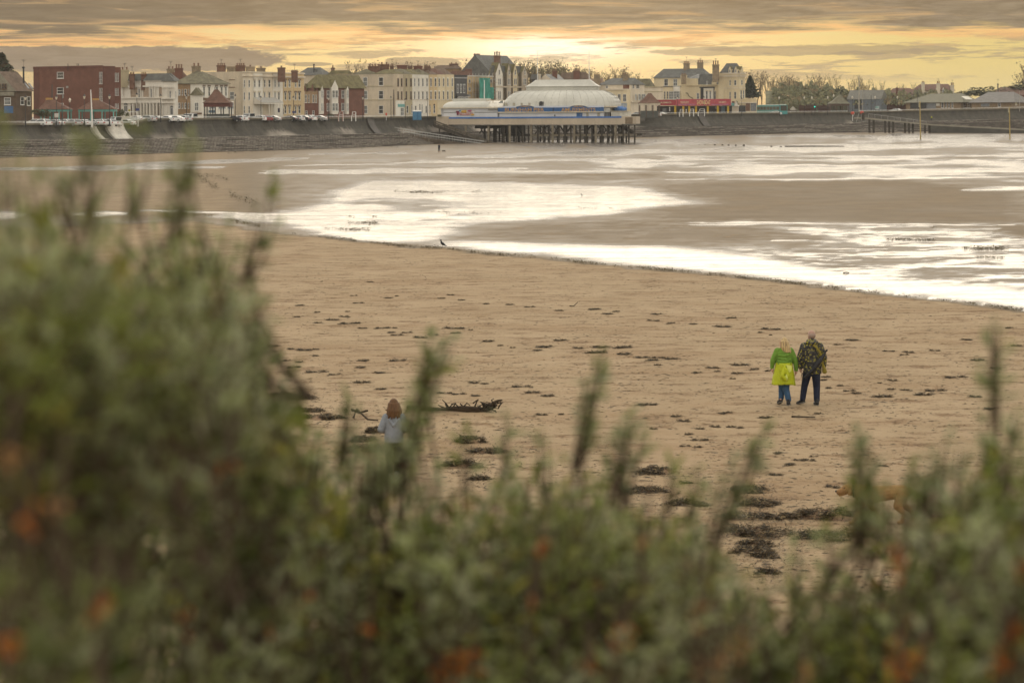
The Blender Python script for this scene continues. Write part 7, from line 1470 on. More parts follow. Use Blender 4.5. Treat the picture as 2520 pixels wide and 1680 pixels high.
# ---- dogs
def dog(loc, lab, coat, sc=1.0, rz=0.0, vox=.009, collar=True, muz=None):
    # head towards -x, tail towards +x
    r = thing('dog', lab, 'dog', loc, rz=rz); m_ = MB(); L = lambda *a: limb(m_, a[0], a[1], coat)
    L([(-.33, 0, .50), (-.15, 0, .475), (.10, 0, .50), (.34, 0, .52), (.42, 0, .51)], [.135, .150, .125, .115, .085])
    L([(-.36, 0, .54), (-.47, 0, .545), (-.53, 0, .56)], [.12, .095, .085]); m_.ell((-.555, 0, .565), (.105, .085, .085), coat, 14, 10); L([(-.60, 0, .545), (-.70, 0, .52)], [.062, .045]); L([(-.60, 0, .50), (-.685, 0, .468)], [.035, .022])
    for s_, dx_ in ((-1, 0), (1, .0)): L([(-.53, s_*.075, .60), (-.525, s_*.098, .54), (-.545, s_*.095, .485)], [.028, .03, .016])
    fl = [(-1, (-.30, -.085, .42), (-.37, -.09, .24), (-.44, -.09, .11), (-.475, -.09, .035)), (1, (-.24, .085, .42), (-.14, .09, .25), (-.07, .09, .13), (-.03, .09, .035))]
    for s_, a, b_, c_, d in fl: L([a, b_, c_, d], [.075, .05, .036, .032]); L([d, (d[0]-.05, d[1], d[2]-.005)], [.034, .028])
    hl = [(-1, (.34, -.085, .48), (.25, -.10, .30), (.36, -.10, .17), (.32, -.10, .035)), (1, (.37, .085, .48), (.36, .10, .31), (.50, .10, .19), (.56, .10, .04))]
    for s_, a, b_, c_, d in hl: L([a, b_, c_, d], [.11, .07, .04, .034]); L([d, (d[0]-.055, d[1], d[2]-.005)], [.036, .028])
    L([(.44, 0, .55), (.56, 0, .51), (.68, .02, .46), (.76, .03, .45)], [.045, .036, .026, .012])
    remesh(m_, 'body', r, vox, coat, 3); m_ = MB(); m_.ell((-.742, 0, .532), (.02, .022, .018), black, 10, 8); m_.build('nose', r, origin=(0, 0, 0), smooth=True)
    for s_ in (-1, 1): m_ = MB(); m_.ell((-.615, s_*.058, .592), (.012, .010, .012), M('eye_dark', None), 8, 6); m_.build('eye', r, origin=(0, 0, 0))
    m_ = MB(); m_.ell((-.655, 0, .494), (.04, .03, .016), M('mouth_dark', (.05, .02, .018), .5), 10, 6); m_.build('mouth', r, origin=(0, 0, 0))
    if collar: m_ = MB(); m_.tube([Vector((-.455, 0, .545)) + Vector((.02*math.cos(t_), .105*math.cos(t_), .105*math.sin(t_))) for t_ in np.linspace(0, 2*math.pi, 17)], .014, M('dark_collar', (.03, .03, .028)), 6); m_.build('collar', r, origin=(0, 0, 0))
    r.scale = (sc, sc, sc); return r
gold = M('golden_coat', (.30, .165, .065), .8, .2, 6, .3); gd = on_sand(2169, 1287)
dog(gd, 'golden labrador with dark collar walking left behind the bushes', gold, 1.06)
dog(on_sand(1092, 374.5), 'small dark dog beside the distant walker', M('dark_coat', (.05, .04, .035), .9), .62, R(20), .02, False)
# ---- birds
def bird(g, lab, mat, sc=1.0, rz=0):
    r = thing('bird', lab, 'bird', g, rz=rz); m_ = MB(); limb(m_, [(-.02, 0, .18), (.05, 0, .13), (.14, 0, .07)], [.06, .065, .03], mat); limb(m_, [(-.03, 0, .20), (-.055, 0, .29)], [.045, .032], mat); m_.ell((-.06, 0, .315), (.042, .035, .036), mat, 10, 8); limb(m_, [(.13, 0, .07), (.23, 0, .02)], [.025, .012], mat); remesh(m_, 'body', r, .008, mat, 2)
    m_ = MB(); m_.tube([(-.095, 0, .315), (-.145, 0, .305)], [.014, .003], black, 6); m_.build('beak', r, origin=(0, 0, 0))
    for s_ in (-1, 1): m_ = MB(); m_.tube([(.03, s_*.03, .11), (.02, s_*.03, .01), (-.03, s_*.03, .008)], .007, black, 4); m_.build('leg', r, origin=(0, 0, 0))
    r.scale = (sc,)*3; return r
bird(on_sand(1088, 607), 'dark crow standing on the weed line at the water edge', M('crow_black', (.025, .025, .028), .5), 1.15)
bird(on_sand(1431, 482), 'small grey bird in the middle of the bright pool', M('wader_grey', (.1, .095, .09), .6), .65); 
# ---------------------------------------------------------------- seaweed, wrack, driftwood
weed = [M('dark_weed', (.055, .045, .030), .7, .35, 4), M('brown_weed', (.115, .078, .044), .75, .3, 4), M('straw_reed', (.32, .24, .13), .8, .2, 4)]
rnd = random.Random(12)
def clump_mesh(mb, n, rx, ry, h, c=(0, 0, 0), straw=.03, wide=.006):
    cen = [(rnd.uniform(-.85, .85)*rx, rnd.uniform(-.7, .7)*ry, rnd.uniform(.15, .55)) for k in range(5)]
    for k in range(n):
        cx, cy, sz = rnd.choice(cen); q_ = rnd.gauss(0, .55); x = max(-1.3*rx, min(1.3*rx, cx + q_*sz*rx)); y = cy + rnd.gauss(0, .45)*sz*ry; z = h*math.exp(-q_*q_*1.6)*rnd.random()**1.5 + .003
        d = Vector((rnd.gauss(0, 1), rnd.gauss(0, .8), rnd.gauss(.02, .22))).normalized(); L = rnd.uniform(.03, .13); w_ = wide*rnd.uniform(.5, 1.8); sd_ = d.cross(Vector((rnd.gauss(0, .8), rnd.gauss(0, .8), 1))).normalized()*w_; mat = weed[2] if rnd.random() < straw else weed[0 if rnd.random() < .66 else 1]
        p0 = Vector((x, y, z)) + Vector(c); p1 = p0 + d*L*.5 + Vector((0, 0, rnd.uniform(0, .012))); p2 = p1 + (d + Vector((rnd.gauss(0, .8), rnd.gauss(0, .8), rnd.gauss(-.2, .25)))).normalized()*L*.5
        zf = c[2] + .002
        for p_ in (p0, p1, p2): p_.z = max(p_.z, zf)
        mb.add([p0 - sd_*.6, p0 + sd_*.6, p1 - sd_, p1 + sd_, p2 - sd_*.4, p2 + sd_*.4], [(0, 1, 3, 2), (2, 3, 5, 4)], mat)
CP = []
for k in range(6):
    m_ = MB(); clump_mesh(m_, 230, .22, .20, .06); CP.append(m_)
CPo = [None]*6
def clump(u, v, wpx, grp):
    g = on_sand(u, v + 1.5); s_ = wpx*g.y/F/.40; k = rnd.randrange(6)
    if CPo[k] is None: CPo[k] = CP[k].build('seaweed_clump', None, origin=(0, 0, 0)); o = CPo[k]
    else: o = CPo[k].copy(); COL.objects.link(o)
    o.location = g; o.rotation_euler = (0, 0, rnd.choice((0, math.pi)) + rnd.uniform(-.6, .6)); o.scale = (s_, min(s_, 1.3)*rnd.uniform(.8, 1.1), min(1.0, .40 + .35*s_))
    tag(o, {'left': 'small dark clump of seaweed on the open sand left of the walking couple', 'right': 'small dark clump of seaweed on the sand around or beyond the walking couple'}[grp], 'seaweed', {'left': 'seaweed clumps scattered on the middle beach', 'right': 'seaweed clumps scattered near the couple'}[grp])
Z4P = [(510,198,70),(620,243,40),(820,240,40),(485,278,55),(715,298,90),(805,275,70),(612,317,60),(845,323,120),(930,355,60),(1070,355,90),(1155,353,40),(1140,384,70),(1235,384,60),(1165,402,70),(1330,418,100),(1415,400,60),(1560,357,115),(1570,388,80),(1675,366,30),(1780,445,95),(1880,475,45),(1965,488,30),(2160,485,140),(2140,507,70),(2290,440,90),(215,462,110),(300,478,90),(430,498,60),(530,505,110),(610,500,55),(305,516,60),(610,544,50),(395,577,65),(940,578,95),(1175,578,100),(485,588,60),(460,625,80),(920,624,80),(610,655,120),(740,673,70),(1050,662,90),(920,730,120),(1060,774,90),(1690,730,85),(1775,737,60),(2025,757,110),(2095,799,100),(2205,820,110),(1500,802,90),(1590,808,80),(1710,820,75),(500,820,150),(1535,126,50),(1475,149,55),(1610,162,50),(1775,187,55),(1935,192,60),(2080,208,60),(2290,233,60),(985,36,50),(1100,147,60),(870,130,40),(1170,133,35),(900,181,60),(2165,950,80),(2290,948,55),(170,567,50)]
Z5P = [(195,225,110),(335,240,65),(270,256,85),(590,258,80),(580,303,70),(700,321,65),(860,326,60),(1120,284,75),(1060,344,105),(1390,362,110),(1310,384,45),(1385,402,30),(200,485,130),(370,487,150),(60,492,80),(190,522,150),(360,533,120),(480,556,90),(560,557,80),(590,576,100),(650,558,60),(700,567,90),(610,608,60),(1175,610,125),(1275,638,80),(1370,649,80),(990,628,85),(870,661,70),(1020,652,50),(1155,667,80),(1130,702,40),(1955,437,100),(1840,468,55),(2205,514,65),(2310,537,50),(1770,690,75),(1765,712,60),(1860,751,60),(1780,768,65),(1930,786,70),(1985,803,80),(2230,715,70),(2320,780,60),(2210,775,65),(2165,824,140),(2135,733,40),(500,880,100),(570,881,80),(1040,944,80),(1105,938,80),(735,963,75),(790,994,90),(1335,970,100),(1705,943,60),(1005,1033,75),(1115,1036,70),(1190,1041,60),(585,1047,50),(910,1047,60),(825,1087,60),(905,1126,95),(800,1167,60),(900,1174,60),(1450,1215,80),(1590,1266,90),(1655,1263,80),(1540,1297,90),(1425,1364,90),(1690,1240,50),(1820,1448,110),(810,1420,120),(2165,1305,60)]
for x, y, w_ in Z4P: clump(560 + x/2.8, 680 + y/2.8, w_/2.8, 'left')
for x, y, w_ in Z5P: clump(1400 + x/2.8, 680 + y/2.8, w_/2.8, 'right')
for u, v, w_ in ((2380, 735+100, 30), (2480, 806, 24), (2405, 885, 40), (2350, 927, 45), (2400, 975, 30), (2300, 960, 40), (2270, 970, 50), (2235, 866, 30), (2300, 862, 22), (2450, 905, 30), (2500, 850, 26), (2430, 1005, 36)): clump(u, v, w_, 'right')
# heaps near the dune foot
HEAP = [(1590, 1682, 1163, .16), (1803, 1875, 1209, .14), (1810, 1905, 1242, .14), (1782, 1866, 1276, .14), (1876, 1960, 1274, .12), (1950, 2125, 1273, .24), (1795, 1936, 1314, .22), (1955, 2116, 1324, .16), (1830, 1892, 1342, .12), (1810, 1884, 1358, .12), (1862, 1905, 1371, .1), (1866, 1908, 1411, .08), (1545, 1640, 1208, .1), (1640, 1720, 1240, .1), (908, 942, 1064, .2), (872, 915, 1086, .18), (858, 940, 1110, .2), (1128, 1192, 1088, .20), (1150, 1226, 1113, .12), (1100, 1176, 1146, .16), (1160, 1196, 1180, .08), (740, 830, 1030, .14), (640, 770, 980, .2), (700, 780, 1012, .12), (640, 745, 1050, .1), (2300, 2420, 1290, .14)]
sandm = MATS.get('heap_sand') or M('heap_sand', (.22, .14, .085), .95, .25, 3, .3)
for i, (u0, u1, v, h_) in enumerate(HEAP):
    g = on_sand((u0+u1)/2, v); wd = (u1-u0)*g.y/F; m_ = MB(); dp_ = wd*.42
    ring_ = []; vs = []
    for j in range(6):
        q_ = 1 - j/5
        for k in range(18): a = 2*math.pi*k/18; wb_ = 1 + .22*math.sin(2*a + i*1.7) + .16*math.sin(3*a + i*.9); vs.append((math.cos(a)*wd*.46*q_*wb_, math.sin(a)*dp_*.8*q_*wb_, -.01 + h_*.55*(1-q_)**1.2*(1 + .25*math.sin(a*3+i))))
    m_.add(vs, [(j*18+k, j*18+(k+1) % 18, (j+1)*18+(k+1) % 18, (j+1)*18+k) for j in range(5) for k in range(18)], sandm)
    clump_mesh(m_, int(700 + 1500*wd), wd*.66, dp_*1.4, h_*.6, (0, 0, 0), .12, .0045)
    clump_mesh(m_, int(400 + 900*wd), wd*.40, dp_*.7, h_*.35, (0, 0, h_*.3), .14, .0045)
    o = m_.build('seaweed_heap', None, origin=(0, 0, 0)); o.location = g
    rgt = u0 > 1500
    hl_ = ('solitary mound of seaweed on open sand left of the heaps', 'topmost small weed heap behind the leaning shoot', 'weed heap with a grey stone look just below the topmost one', 'left weed heap level with the forefoot of the labrador', 'short weed heap beside the long one at the forefoot of the labrador', 'longest weed ridge ending at the forefoot of the labrador', 'broad tangled weed heap with pale straw left of the lower gap', 'broad flat weed heap right of the tangled one', 'narrow weed heap under the broad tangled one', 'thin weed strip below the narrow heap', 'small round weed tuft right of the thin strip', 'lowest weed tuft in the gap between the bushes', 'flat weed patch left of the leaning shoot', 'weed patch at the foot of the leaning shoot',
        'weed heap touching the elbow of the woman with auburn hair', 'weed heap left of the waist of the woman with auburn hair', 'broad weed bed left of the hips of the woman with auburn hair', 'highest weed heap right of the woman, under the driftwood', 'middle weed heap right of the woman, under the driftwood', 'long weed bed right of the knees of the woman', 'lowest weed patch right of the feet of the woman', 'weed bed left of the curved driftwood stick', 'wide weed mound at the edge of the tall left bush', 'small weed heap left of the thin shoot', 'weed patch half hidden by the left bush', 'dark weed band behind the bush at the right edge')[i]
    tag(o, hl_, 'seaweed', 'seaweed heaps near the labrador' if rgt else 'seaweed heaps near the woman behind the bushes')
# litter of small bits over the dry sand, and the weed lines along the water
m_ = MB(); cnt = 0
while cnt < 8000:
    v = 600 + 860*rnd.random()**1.15; u = rnd.uniform(420, 2560)
    wl0 = float(np.interp(u, [a for a, b in WRACK], [b for a, b in WRACK]))
    if v < wl0 + 12: continue
    if fbm(np.array(u*.011), np.array(v*.03), 3) < rnd.uniform(.28, .62): continue
    g = on_sand(u, v) if cnt % 3 == 0 else Vector((ray(u, v)[0]*(-H/ray(u, v)[1]), -H/ray(u, v)[1], 0))
    if cnt % 3: g.z = float(zsand(g.x, g.y))
    L = rnd.uniform(.03, .20)*rnd.uniform(.4, 1.2); a = rnd.gauss(0, .3); d = Vector((math.cos(a), math.sin(a), 0))*L; w_ = Vector((-math.sin(a), math.cos(a), 0))*rnd.uniform(.005, .02); up = Vector((0, 0, rnd.uniform(.003, .014))); p0 = g + Vector((0, 0, .003))
    m_.add([p0 - d*.5 - w_, p0 + d*.5 - w_, p0 + d*.5 + w_, p0 - d*.5 + w_, p0 + up], [(0, 1, 4), (1, 2, 4), (2, 3, 4), (3, 0, 4)], weed[0 if rnd.random() < .6 else 1]); cnt += 1
for u0, u1, v, h_ in HEAP:
    for k in range(150):
        u = rnd.gauss((u0+u1)/2, (u1-u0)*.75); vv = v + rnd.gauss(4, 14)
        g = on_sand(u, vv) if k % 4 == 0 else Vector((ray(u, vv)[0]*(-H/ray(u, vv)[1]), -H/ray(u, vv)[1], .01))
        a = rnd.uniform(0, 6.283); L = rnd.uniform(.03, .16); d = Vector((math.cos(a), math.sin(a), rnd.uniform(0, .25)))*L; w_ = Vector((-math.sin(a), math.cos(a), 0))*rnd.uniform(.003, .010); p0 = g + Vector((0, 0, .004))
        m_.add([p0 - w_, p0 + d*.5 - w_ + Vector((0, 0, .01)), p0 + d, p0 + d*.5 + w_ + Vector((0, 0, .012)), p0 + w_], [(0, 1, 2, 3, 4)], weed[rnd.choices((0, 1, 2), (50, 38, 12))[0]])
tag(m_.build('seaweed_litter', kind='stuff'), 'tiny dark bits of seaweed strewn over the dry sand')
m_ = MB(); wr = [M('wrack_straw', (.15, .115, .06), .85, .3, 4), M('wrack_dark', (.07, .058, .033), .85, .3, 4)]
def wrackline(path, per, wpx, hgt=.06, seed=3):
    r2 = random.Random(seed)
    for i in range(per):
        t_ = r2.random(); xs__ = [p_[0] for p_ in path]; u = xs__[0] + (xs__[-1]-xs__[0])*t_; v = float(np.interp(u, xs__, [p_[1] for p_ in path])) + r2.gauss(0, wpx)
        if fbm(np.array(u*.018+seed), np.array(.3), 3) < r2.uniform(.30, .56): continue
        g = on_sand(u, v + 1); s_ = g.y/F
        for k in range(3):
            L = r2.uniform(2.0, 7.0)*s_; d = Vector((r2.gauss(0, 1), r2.gauss(0, .6), r2.gauss(.02, .09))).normalized()*L; sd_ = Vector((-d.y, d.x, 0)).normalized()*r2.uniform(.5, 1.2)*s_; p0 = g + Vector((r2.gauss(0, 3)*s_, r2.gauss(0, 3)*s_*2, .01 + hgt*r2.random()))
            m_.add([p0 - sd_, p0 + sd_, p0 + d*.5 + sd_ + Vector((0, 0, .02)), p0 + d + Vector((0, 0, -.01)), p0 + d*.5 - sd_ + Vector((0, 0, .025))], [(0, 1, 2, 4), (4, 2, 3)], wr[0 if r2.random() < .6 else 1])
wrackline([p_ for p_ in WRACK if 640 <= p_[0] <= 2540], 2600, 1.6, .07)
wrackline([(460, 424), (500, 440), (520, 458), (560, 478), (600, 492), (640, 504)], 1100, 5, .28, 5); wrackline([(500, 430), (530, 436), (560, 440)], 260, 3, .25, 6); wrackline([(480, 527), (560, 540), (640, 556)], 240, 2, .08, 7)
wrackline([(560, 376), (640, 371), (720, 368)], 120, 1.2, .05, 8); wrackline([(860, 367), (960, 363), (1040, 360)], 120, 1.2, .05, 9)
wrackline([(940, 470), (1060, 473), (1180, 470)], 330, 1.8, .04, 10); wrackline([(850, 531), (880, 533), (925, 533)], 150, 1.4, .05, 11); wrackline([(840, 547), (880, 548), (930, 548)], 170, 2.2, .05, 12); wrackline([(800, 563), (860, 564), (910, 564)], 130, 1.6, .05, 13)
wrackline([(2240, 561), (2290, 560), (2300, 559)], 60, 1.4, .04, 14); wrackline([(2370, 611), (2440, 612), (2500, 611)], 300, 2.4, .06, 15); wrackline([(2180, 587), (2230, 589), (2300, 590)], 160, 1.2, .04, 16); wrackline([(2020, 609), (2060, 610), (2110, 609)], 60, 1, .04, 17); wrackline([(2400, 632), (2440, 633), (2470, 633)], 60, 1, .04, 18); wrackline([(1400, 511), (1460, 512), (1530, 510)], 90, 1.2, .02, 19); wrackline([(1060, 520), (1120, 522), (1240, 525)], 130, 2.0, .02, 20)
tag(m_.build('weed_line', kind='stuff'), 'lines of straw and weed along the edge of the wet flats')
# driftwood trunk
gD = on_sand(1120, 1014); s_ = gD.y/F
def DW(x, y): u = 860 + x/5.88; v = 940 + y/5.88; return Vector(((u-1120)*s_, 0, (1014-v)*s_))
dw = thing('driftwood', 'dead tree trunk with roots and bare twigs lying on the sand', 'driftwood', gD); wood = M('driftwood_bark', (.075, .052, .033), .9, .55, 4, .8, st=(.6, 4, 4)); mb = MB()
limb(mb, [DW(850, 360), DW(1000, 375), DW(1160, 388), DW(1330, 392), DW(1500, 385), DW(1650, 385), DW(1800, 392), DW(1960, 405)], [.05, .07, .055, .045, .062, .078, .07, .065], wood)
limb(mb, [DW(1960, 400), DW(2040, 360), DW(2090, 305), DW(2150, 272), DW(2205, 262)], [.08, .075, .05, .03, .022], wood); limb(mb, [DW(1170, 380), DW(1165, 352)], [.035, .02], wood)
remesh(mb, 'trunk', dw, .012, wood, 2); tw_ = M('driftwood_twig', (.035, .027, .018), .9)
for pts in ([(1440, 362), (1400, 300), (1345, 255)], [(1500, 360), (1540, 310), (1530, 300), (1470, 320)], [(1440, 362), (1485, 320), (1530, 305), (1545, 330)], [(1370, 370), (1320, 345), (1285, 330)], [(1420, 365), (1385, 315)], [(1590, 360), (1545, 325)], [(1660, 345), (1700, 300), (1745, 345)], [(1640, 350), (1600, 312)], [(1815, 355), (1840, 290), (1870, 250)], [(1790, 310), (1835, 270), (1865, 245)], [(2080, 300), (2055, 260), (2090, 245)], [(2150, 390), (2180, 330), (2195, 280)], [(2160, 350), (2205, 300), (2220, 300)], [(2140, 310), (2180, 300)], [(1900, 380), (1880, 345), (1920, 335)], [(1960, 350), (1925, 330), (1990, 345)], [(2060, 400), (2110, 420), (2125, 432)], [(1950, 420), (2000, 448), (2060, 430)], [(850, 370), (815, 420)], [(900, 360), (840, 330)]):
    m_ = MB(); m_.tube([DW(*p_) + Vector((0, rnd.uniform(-.1, .1), 0)) for p_ in pts], [.019, .015, .011, .008][:len(pts)], tw_, 5); m_.build('twig', dw, origin=(0, 0, 0))
for k in range(26): m_ = MB(); a_ = DW(rnd.uniform(1880, 2080), rnd.uniform(360, 420)); m_.tube([a_, a_ + Vector((rnd.uniform(-.08, .12), rnd.uniform(-.15, .15), rnd.uniform(-.02, .12))), a_ + Vector((rnd.uniform(-.15, .2), rnd.uniform(-.2, .2), rnd.uniform(-.06, .14)))], [.020, .015, .010], tw_, 5); m_.build('root', dw, origin=(0, 0, 0))
def branch(pts, r_, lab, mt=wood):
    q_ = [on_sand(*p_) + Vector((0, 0, r_*1.2 + (p_[2] if len(p_) > 2 else 0))) if len(p_) == 2 else on_sand(p_[0], p_[1]) + Vector((0, 0, p_[2])) for p_ in pts]; m_ = MB(); m_.tube(q_, [r_*(1 - .5*i/len(q_)) for i in range(len(q_))], mt, 6); tag(m_.build('driftwood_stick', origin=q_[0], smooth=True), lab, 'driftwood')
branch([(866, 1016, .08), (885, 1018, .03), (905, 1016, .06)], .035, 'short curved stick left of the woman with auburn hair'); branch([(1402, 754, .02), (1412, 755, .03), (1422, 751, .12)], .018, 'thin forked stick on the sand in the middle distance', tw_); branch([(1948, 1027), (1975, 1028), (2006, 1029)], .022, 'thin straight stick on the sand below the couple', tw_); branch([(2075, 673, .03), (2082, 673, .05), (2089, 672, .02)], .03, 'dark lump of wood at the bright water edge', tw_)
branch([(870, 1032, .05), (878, 1027, .2), (905, 1040, .08), (930, 1037, .03)], .028, 'broken plank and weed left of the driftwood trunk')
# ---------------------------------------------------------------- the bushes in front of the camera (sea buckthorn on the dune)
rnd = random.Random(21)
def leafmat(name, col, back):
    m = bpy.data.materials.new(name); m.use_nodes = True; n = m.node_tree; q = NG(n); p = n.nodes['Principled BSDF']
    gmt = q.n('ShaderNodeNewGeometry'); a = q.noise(q.n('ShaderNodeTexCoord').outputs['Object'], 9.0, 3, .6)
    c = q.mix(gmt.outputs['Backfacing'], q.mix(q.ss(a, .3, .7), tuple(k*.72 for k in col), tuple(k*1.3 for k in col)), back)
    n.links.new(c, p.inputs['Base Color']); p.inputs['Roughness'].default_value = .55; p.inputs['Specular IOR Level'].default_value = .12
    tr = q.n('ShaderNodeBsdfTranslucent'); n.links.new(c, tr.inputs[0]); ms = q.n('ShaderNodeMixShader'); ms.inputs[0].default_value = .32
    n.links.new(p.outputs[0], ms.inputs[1]); n.links.new(tr.outputs[0], ms.inputs[2]); n.links.new(ms.outputs[0], n.nodes['Material Output'].inputs[0]); return m
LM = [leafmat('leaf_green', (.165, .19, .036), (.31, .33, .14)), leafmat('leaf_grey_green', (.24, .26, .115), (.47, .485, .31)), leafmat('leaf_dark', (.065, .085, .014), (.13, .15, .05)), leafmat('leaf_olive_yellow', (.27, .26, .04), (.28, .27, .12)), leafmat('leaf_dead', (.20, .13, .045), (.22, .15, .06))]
stemm = M('shrub_stem', (.10, .070, .048), .85, .3, 6); berrym = M('orange_berry', (.40, .12, .014), .6, .25, 20, spec=.15); berryp = M('dry_berry', (.36, .19, .07), .7, .25, 20)
ENV = [(-200, 470), (0, 500), (120, 560), (230, 520), (330, 505), (430, 520), (500, 620), (560, 640), (600, 720), (615, 790), (575, 860), (545, 920), (575, 950), (640, 985), (700, 1010), (780, 1075), (830, 1120), (880, 1120), (930, 1105), (985, 1090), (1050, 1095), (1100, 1130), (1160, 1170), (1190, 1130), (1230, 1105), (1300, 1120), (1350, 1090), (1420, 1085), (1500, 1115), (1540, 1170), (1590, 1200), (1640, 1190), (1700, 1215), (1745, 1290), (1790, 1390), (1850, 1440), (1910, 1420), (1960, 1370), (2030, 1350), (2080, 1330), (2140, 1335), (2200, 1330), (2250, 1270), (2330, 1130), (2400, 1110), (2460, 1080), (2520, 1050), (2750, 1000)]
def env(u): return float(np.interp(u, [a for a, b in ENV], [b for a, b in ENV]))
# each bush: root on the dune, and the stretch of the picture its shoots cover
BUSH = [(-150, 330, 3.0, 'tall grey green bush at the left edge'), (330, 640, 3.9, 'bushy upright shrub right of the leftmost bush'), (640, 900, 4.6, 'low leafy bush below the seaweed heap on the left'), (900, 1200, 4.7, 'bush in front of the woman with auburn hair'), (1200, 1480, 4.5, 'grey green bush at the bottom centre'), (1480, 1780, 4.4, 'bush with a leaning shoot right of the centre'), (1780, 2150, 4.2, 'low bush with orange berries below the seaweed heaps'), (2150, 2700, 3.9, 'bush in front of the labrador at the right edge')]
class Bush: pass
BS = []
for u0, u1, Y, lab in BUSH:
    b = Bush(); b.u0, b.u1, b.Y = u0, u1, Y; x_ = ray((u0+u1)/2, 1000)[0]*Y; b.root = Vector((x_, Y + .3, zdune(x_, Y + .3) - .03)); b.rt = thing('sea_buckthorn', lab, 'shrub', b.root, 'sea buckthorn bushes on the dune')
    b.leaf = MB(); b.stem = MB(); b.berry = MB(); b.nodes = []; BS.append(b)
def bush_of(u): return min(BS, key=lambda b: 0 if b.u0 <= u < b.u1 else min(abs(u-b.u0), abs(u-b.u1)))
def shoot(b, tip, d, L, dens=1.0, r=.0028, leafL=.045, pal=None, base=None, keep=True):
    tip = Vector(tip); d = Vector(d).normalized(); bend = Vector((rnd.gauss(0, .12), rnd.gauss(0, .12), 0)); base = tip - d*L if base is None else base
    ctrl = base.lerp(tip, .5) + bend*L*.5
    P_ = lambda t_: base*(1-t_)**2 + ctrl*2*t_*(1-t_) + tip*t_*t_
    b.stem.tube([P_(t_) for t_ in (0, .33, .66, 1.0)], [r*1.5, r*1.2, r*.8, r*.3], stemm, 3, cap=False); b.nodes.append(base) if keep else None
    n_ = int(L*150*dens); pal = pal if pal is not None else rnd.choices((0, 1, 2, 3, 4), (34, 30, 22, 6, 8))[0]
    for k in range(n_):
        t_ = 1 - rnd.random()**1.25*.92; p0 = P_(t_); ax = (P_(min(1, t_+.02)) - P_(t_-.02)).normalized(); a = rnd.uniform(0, 6.283); s1 = ax.orthogonal().normalized(); s2 = ax.cross(s1); out = s1*math.cos(a) + s2*math.sin(a)
        el_ = rnd.uniform(.55, 1.25)*(1 if t_ < .93 else .4); ld = (ax*math.cos(el_) + out*math.sin(el_)).normalized(); l = leafL*rnd.uniform(.6, 1.25)*(1 - .35*t_**6); w_ = l*rnd.uniform(.10, .15)*1.3; wd = ld.cross(out.cross(ax) if 0 else ax).normalized(); wd = (wd + out*rnd.gauss(0, .5)).normalized()*w_
        mat = LM[pal] if rnd.random() < .78 else LM[rnd.choices((0, 1, 2, 3, 4), (32, 32, 22, 6, 8))[0]]
        mid = p0 + ld*l*.5 + Vector((0, 0, -.1*l)); b.leaf.add([p0, mid + wd, p0 + ld*l + Vector((0, 0, -.22*l)), mid - wd], [(0, 1, 2, 3)], mat)
# sprays of shoots under the outline of the mass, each spray of one tone
for i in range(560):
    u = rnd.uniform(-160, 2680) if i < 520 else rnd.uniform(-160, 600); e = env(u); t_ = rnd.random() if i < 520 else .16*rnd.random()
    v = e + 60 + (1720 - e)*t_**1.1 if rnd.random() < .70 else e + rnd.uniform(10, 170)
    b = bush_of(u); Y = b.Y*(rnd.uniform(.90, 1.28) if t_ < .55 else rnd.uniform(.74, 1.2)); L = rnd.uniform(.20, .34)
    tip = at(u, v, Y); lean = Vector((rnd.gauss(0, .28), rnd.gauss(0, .25), 1)).normalized(); base = tip - lean*L*1.15; pal = rnd.choices((0, 1, 2, 3, 4), (36, 34, 18, 9, 3) if u > 700 else (26, 56, 7, 9, 2))[0]; lf = rnd.uniform(.040, .058)
    for k in range(rnd.randint(4, 7)):
        d = (lean + Vector((rnd.gauss(0, .22), rnd.gauss(0, .22), rnd.gauss(0, .05)))).normalized(); l2 = L*rnd.uniform(.6, 1.12); t2 = base + d*l2*1.1
        uu, vv = proj(t2.x, t2.y, t2.z)
        if vv < env(uu) - 4: t2 = t2 + Vector((0, 0, -(env(uu) - vv)*Y/F))
        shoot(b, t2, d, l2, .56, leafL=lf, pal=pal, base=base + Vector((rnd.gauss(0, .012), rnd.gauss(0, .012), 0)), keep=(k == 0))
# lower sprays further down the slope close the gaps behind
for i in range(170):
    u = rnd.uniform(-160, 2680); e = env(u) + 120; v = e + (1760 - e)*rnd.random(); b = bush_of(u); Y = rnd.uniform(5.3, 7.0); L = rnd.uniform(.28, .42); tip = at(u, v, Y); lean = Vector((rnd.gauss(0, .3), rnd.gauss(0, .25), 1)).normalized(); base = tip - lean*L; pal = rnd.choice((0, 2, 2, 1))
    for k in range(5): shoot(b, base + (lean + Vector((rnd.gauss(0, .3), rnd.gauss(0, .3), 0))).normalized()*L*rnd.uniform(.7, 1.05), lean, L, .45, leafL=.065, pal=pal, base=base, keep=(k == 0))
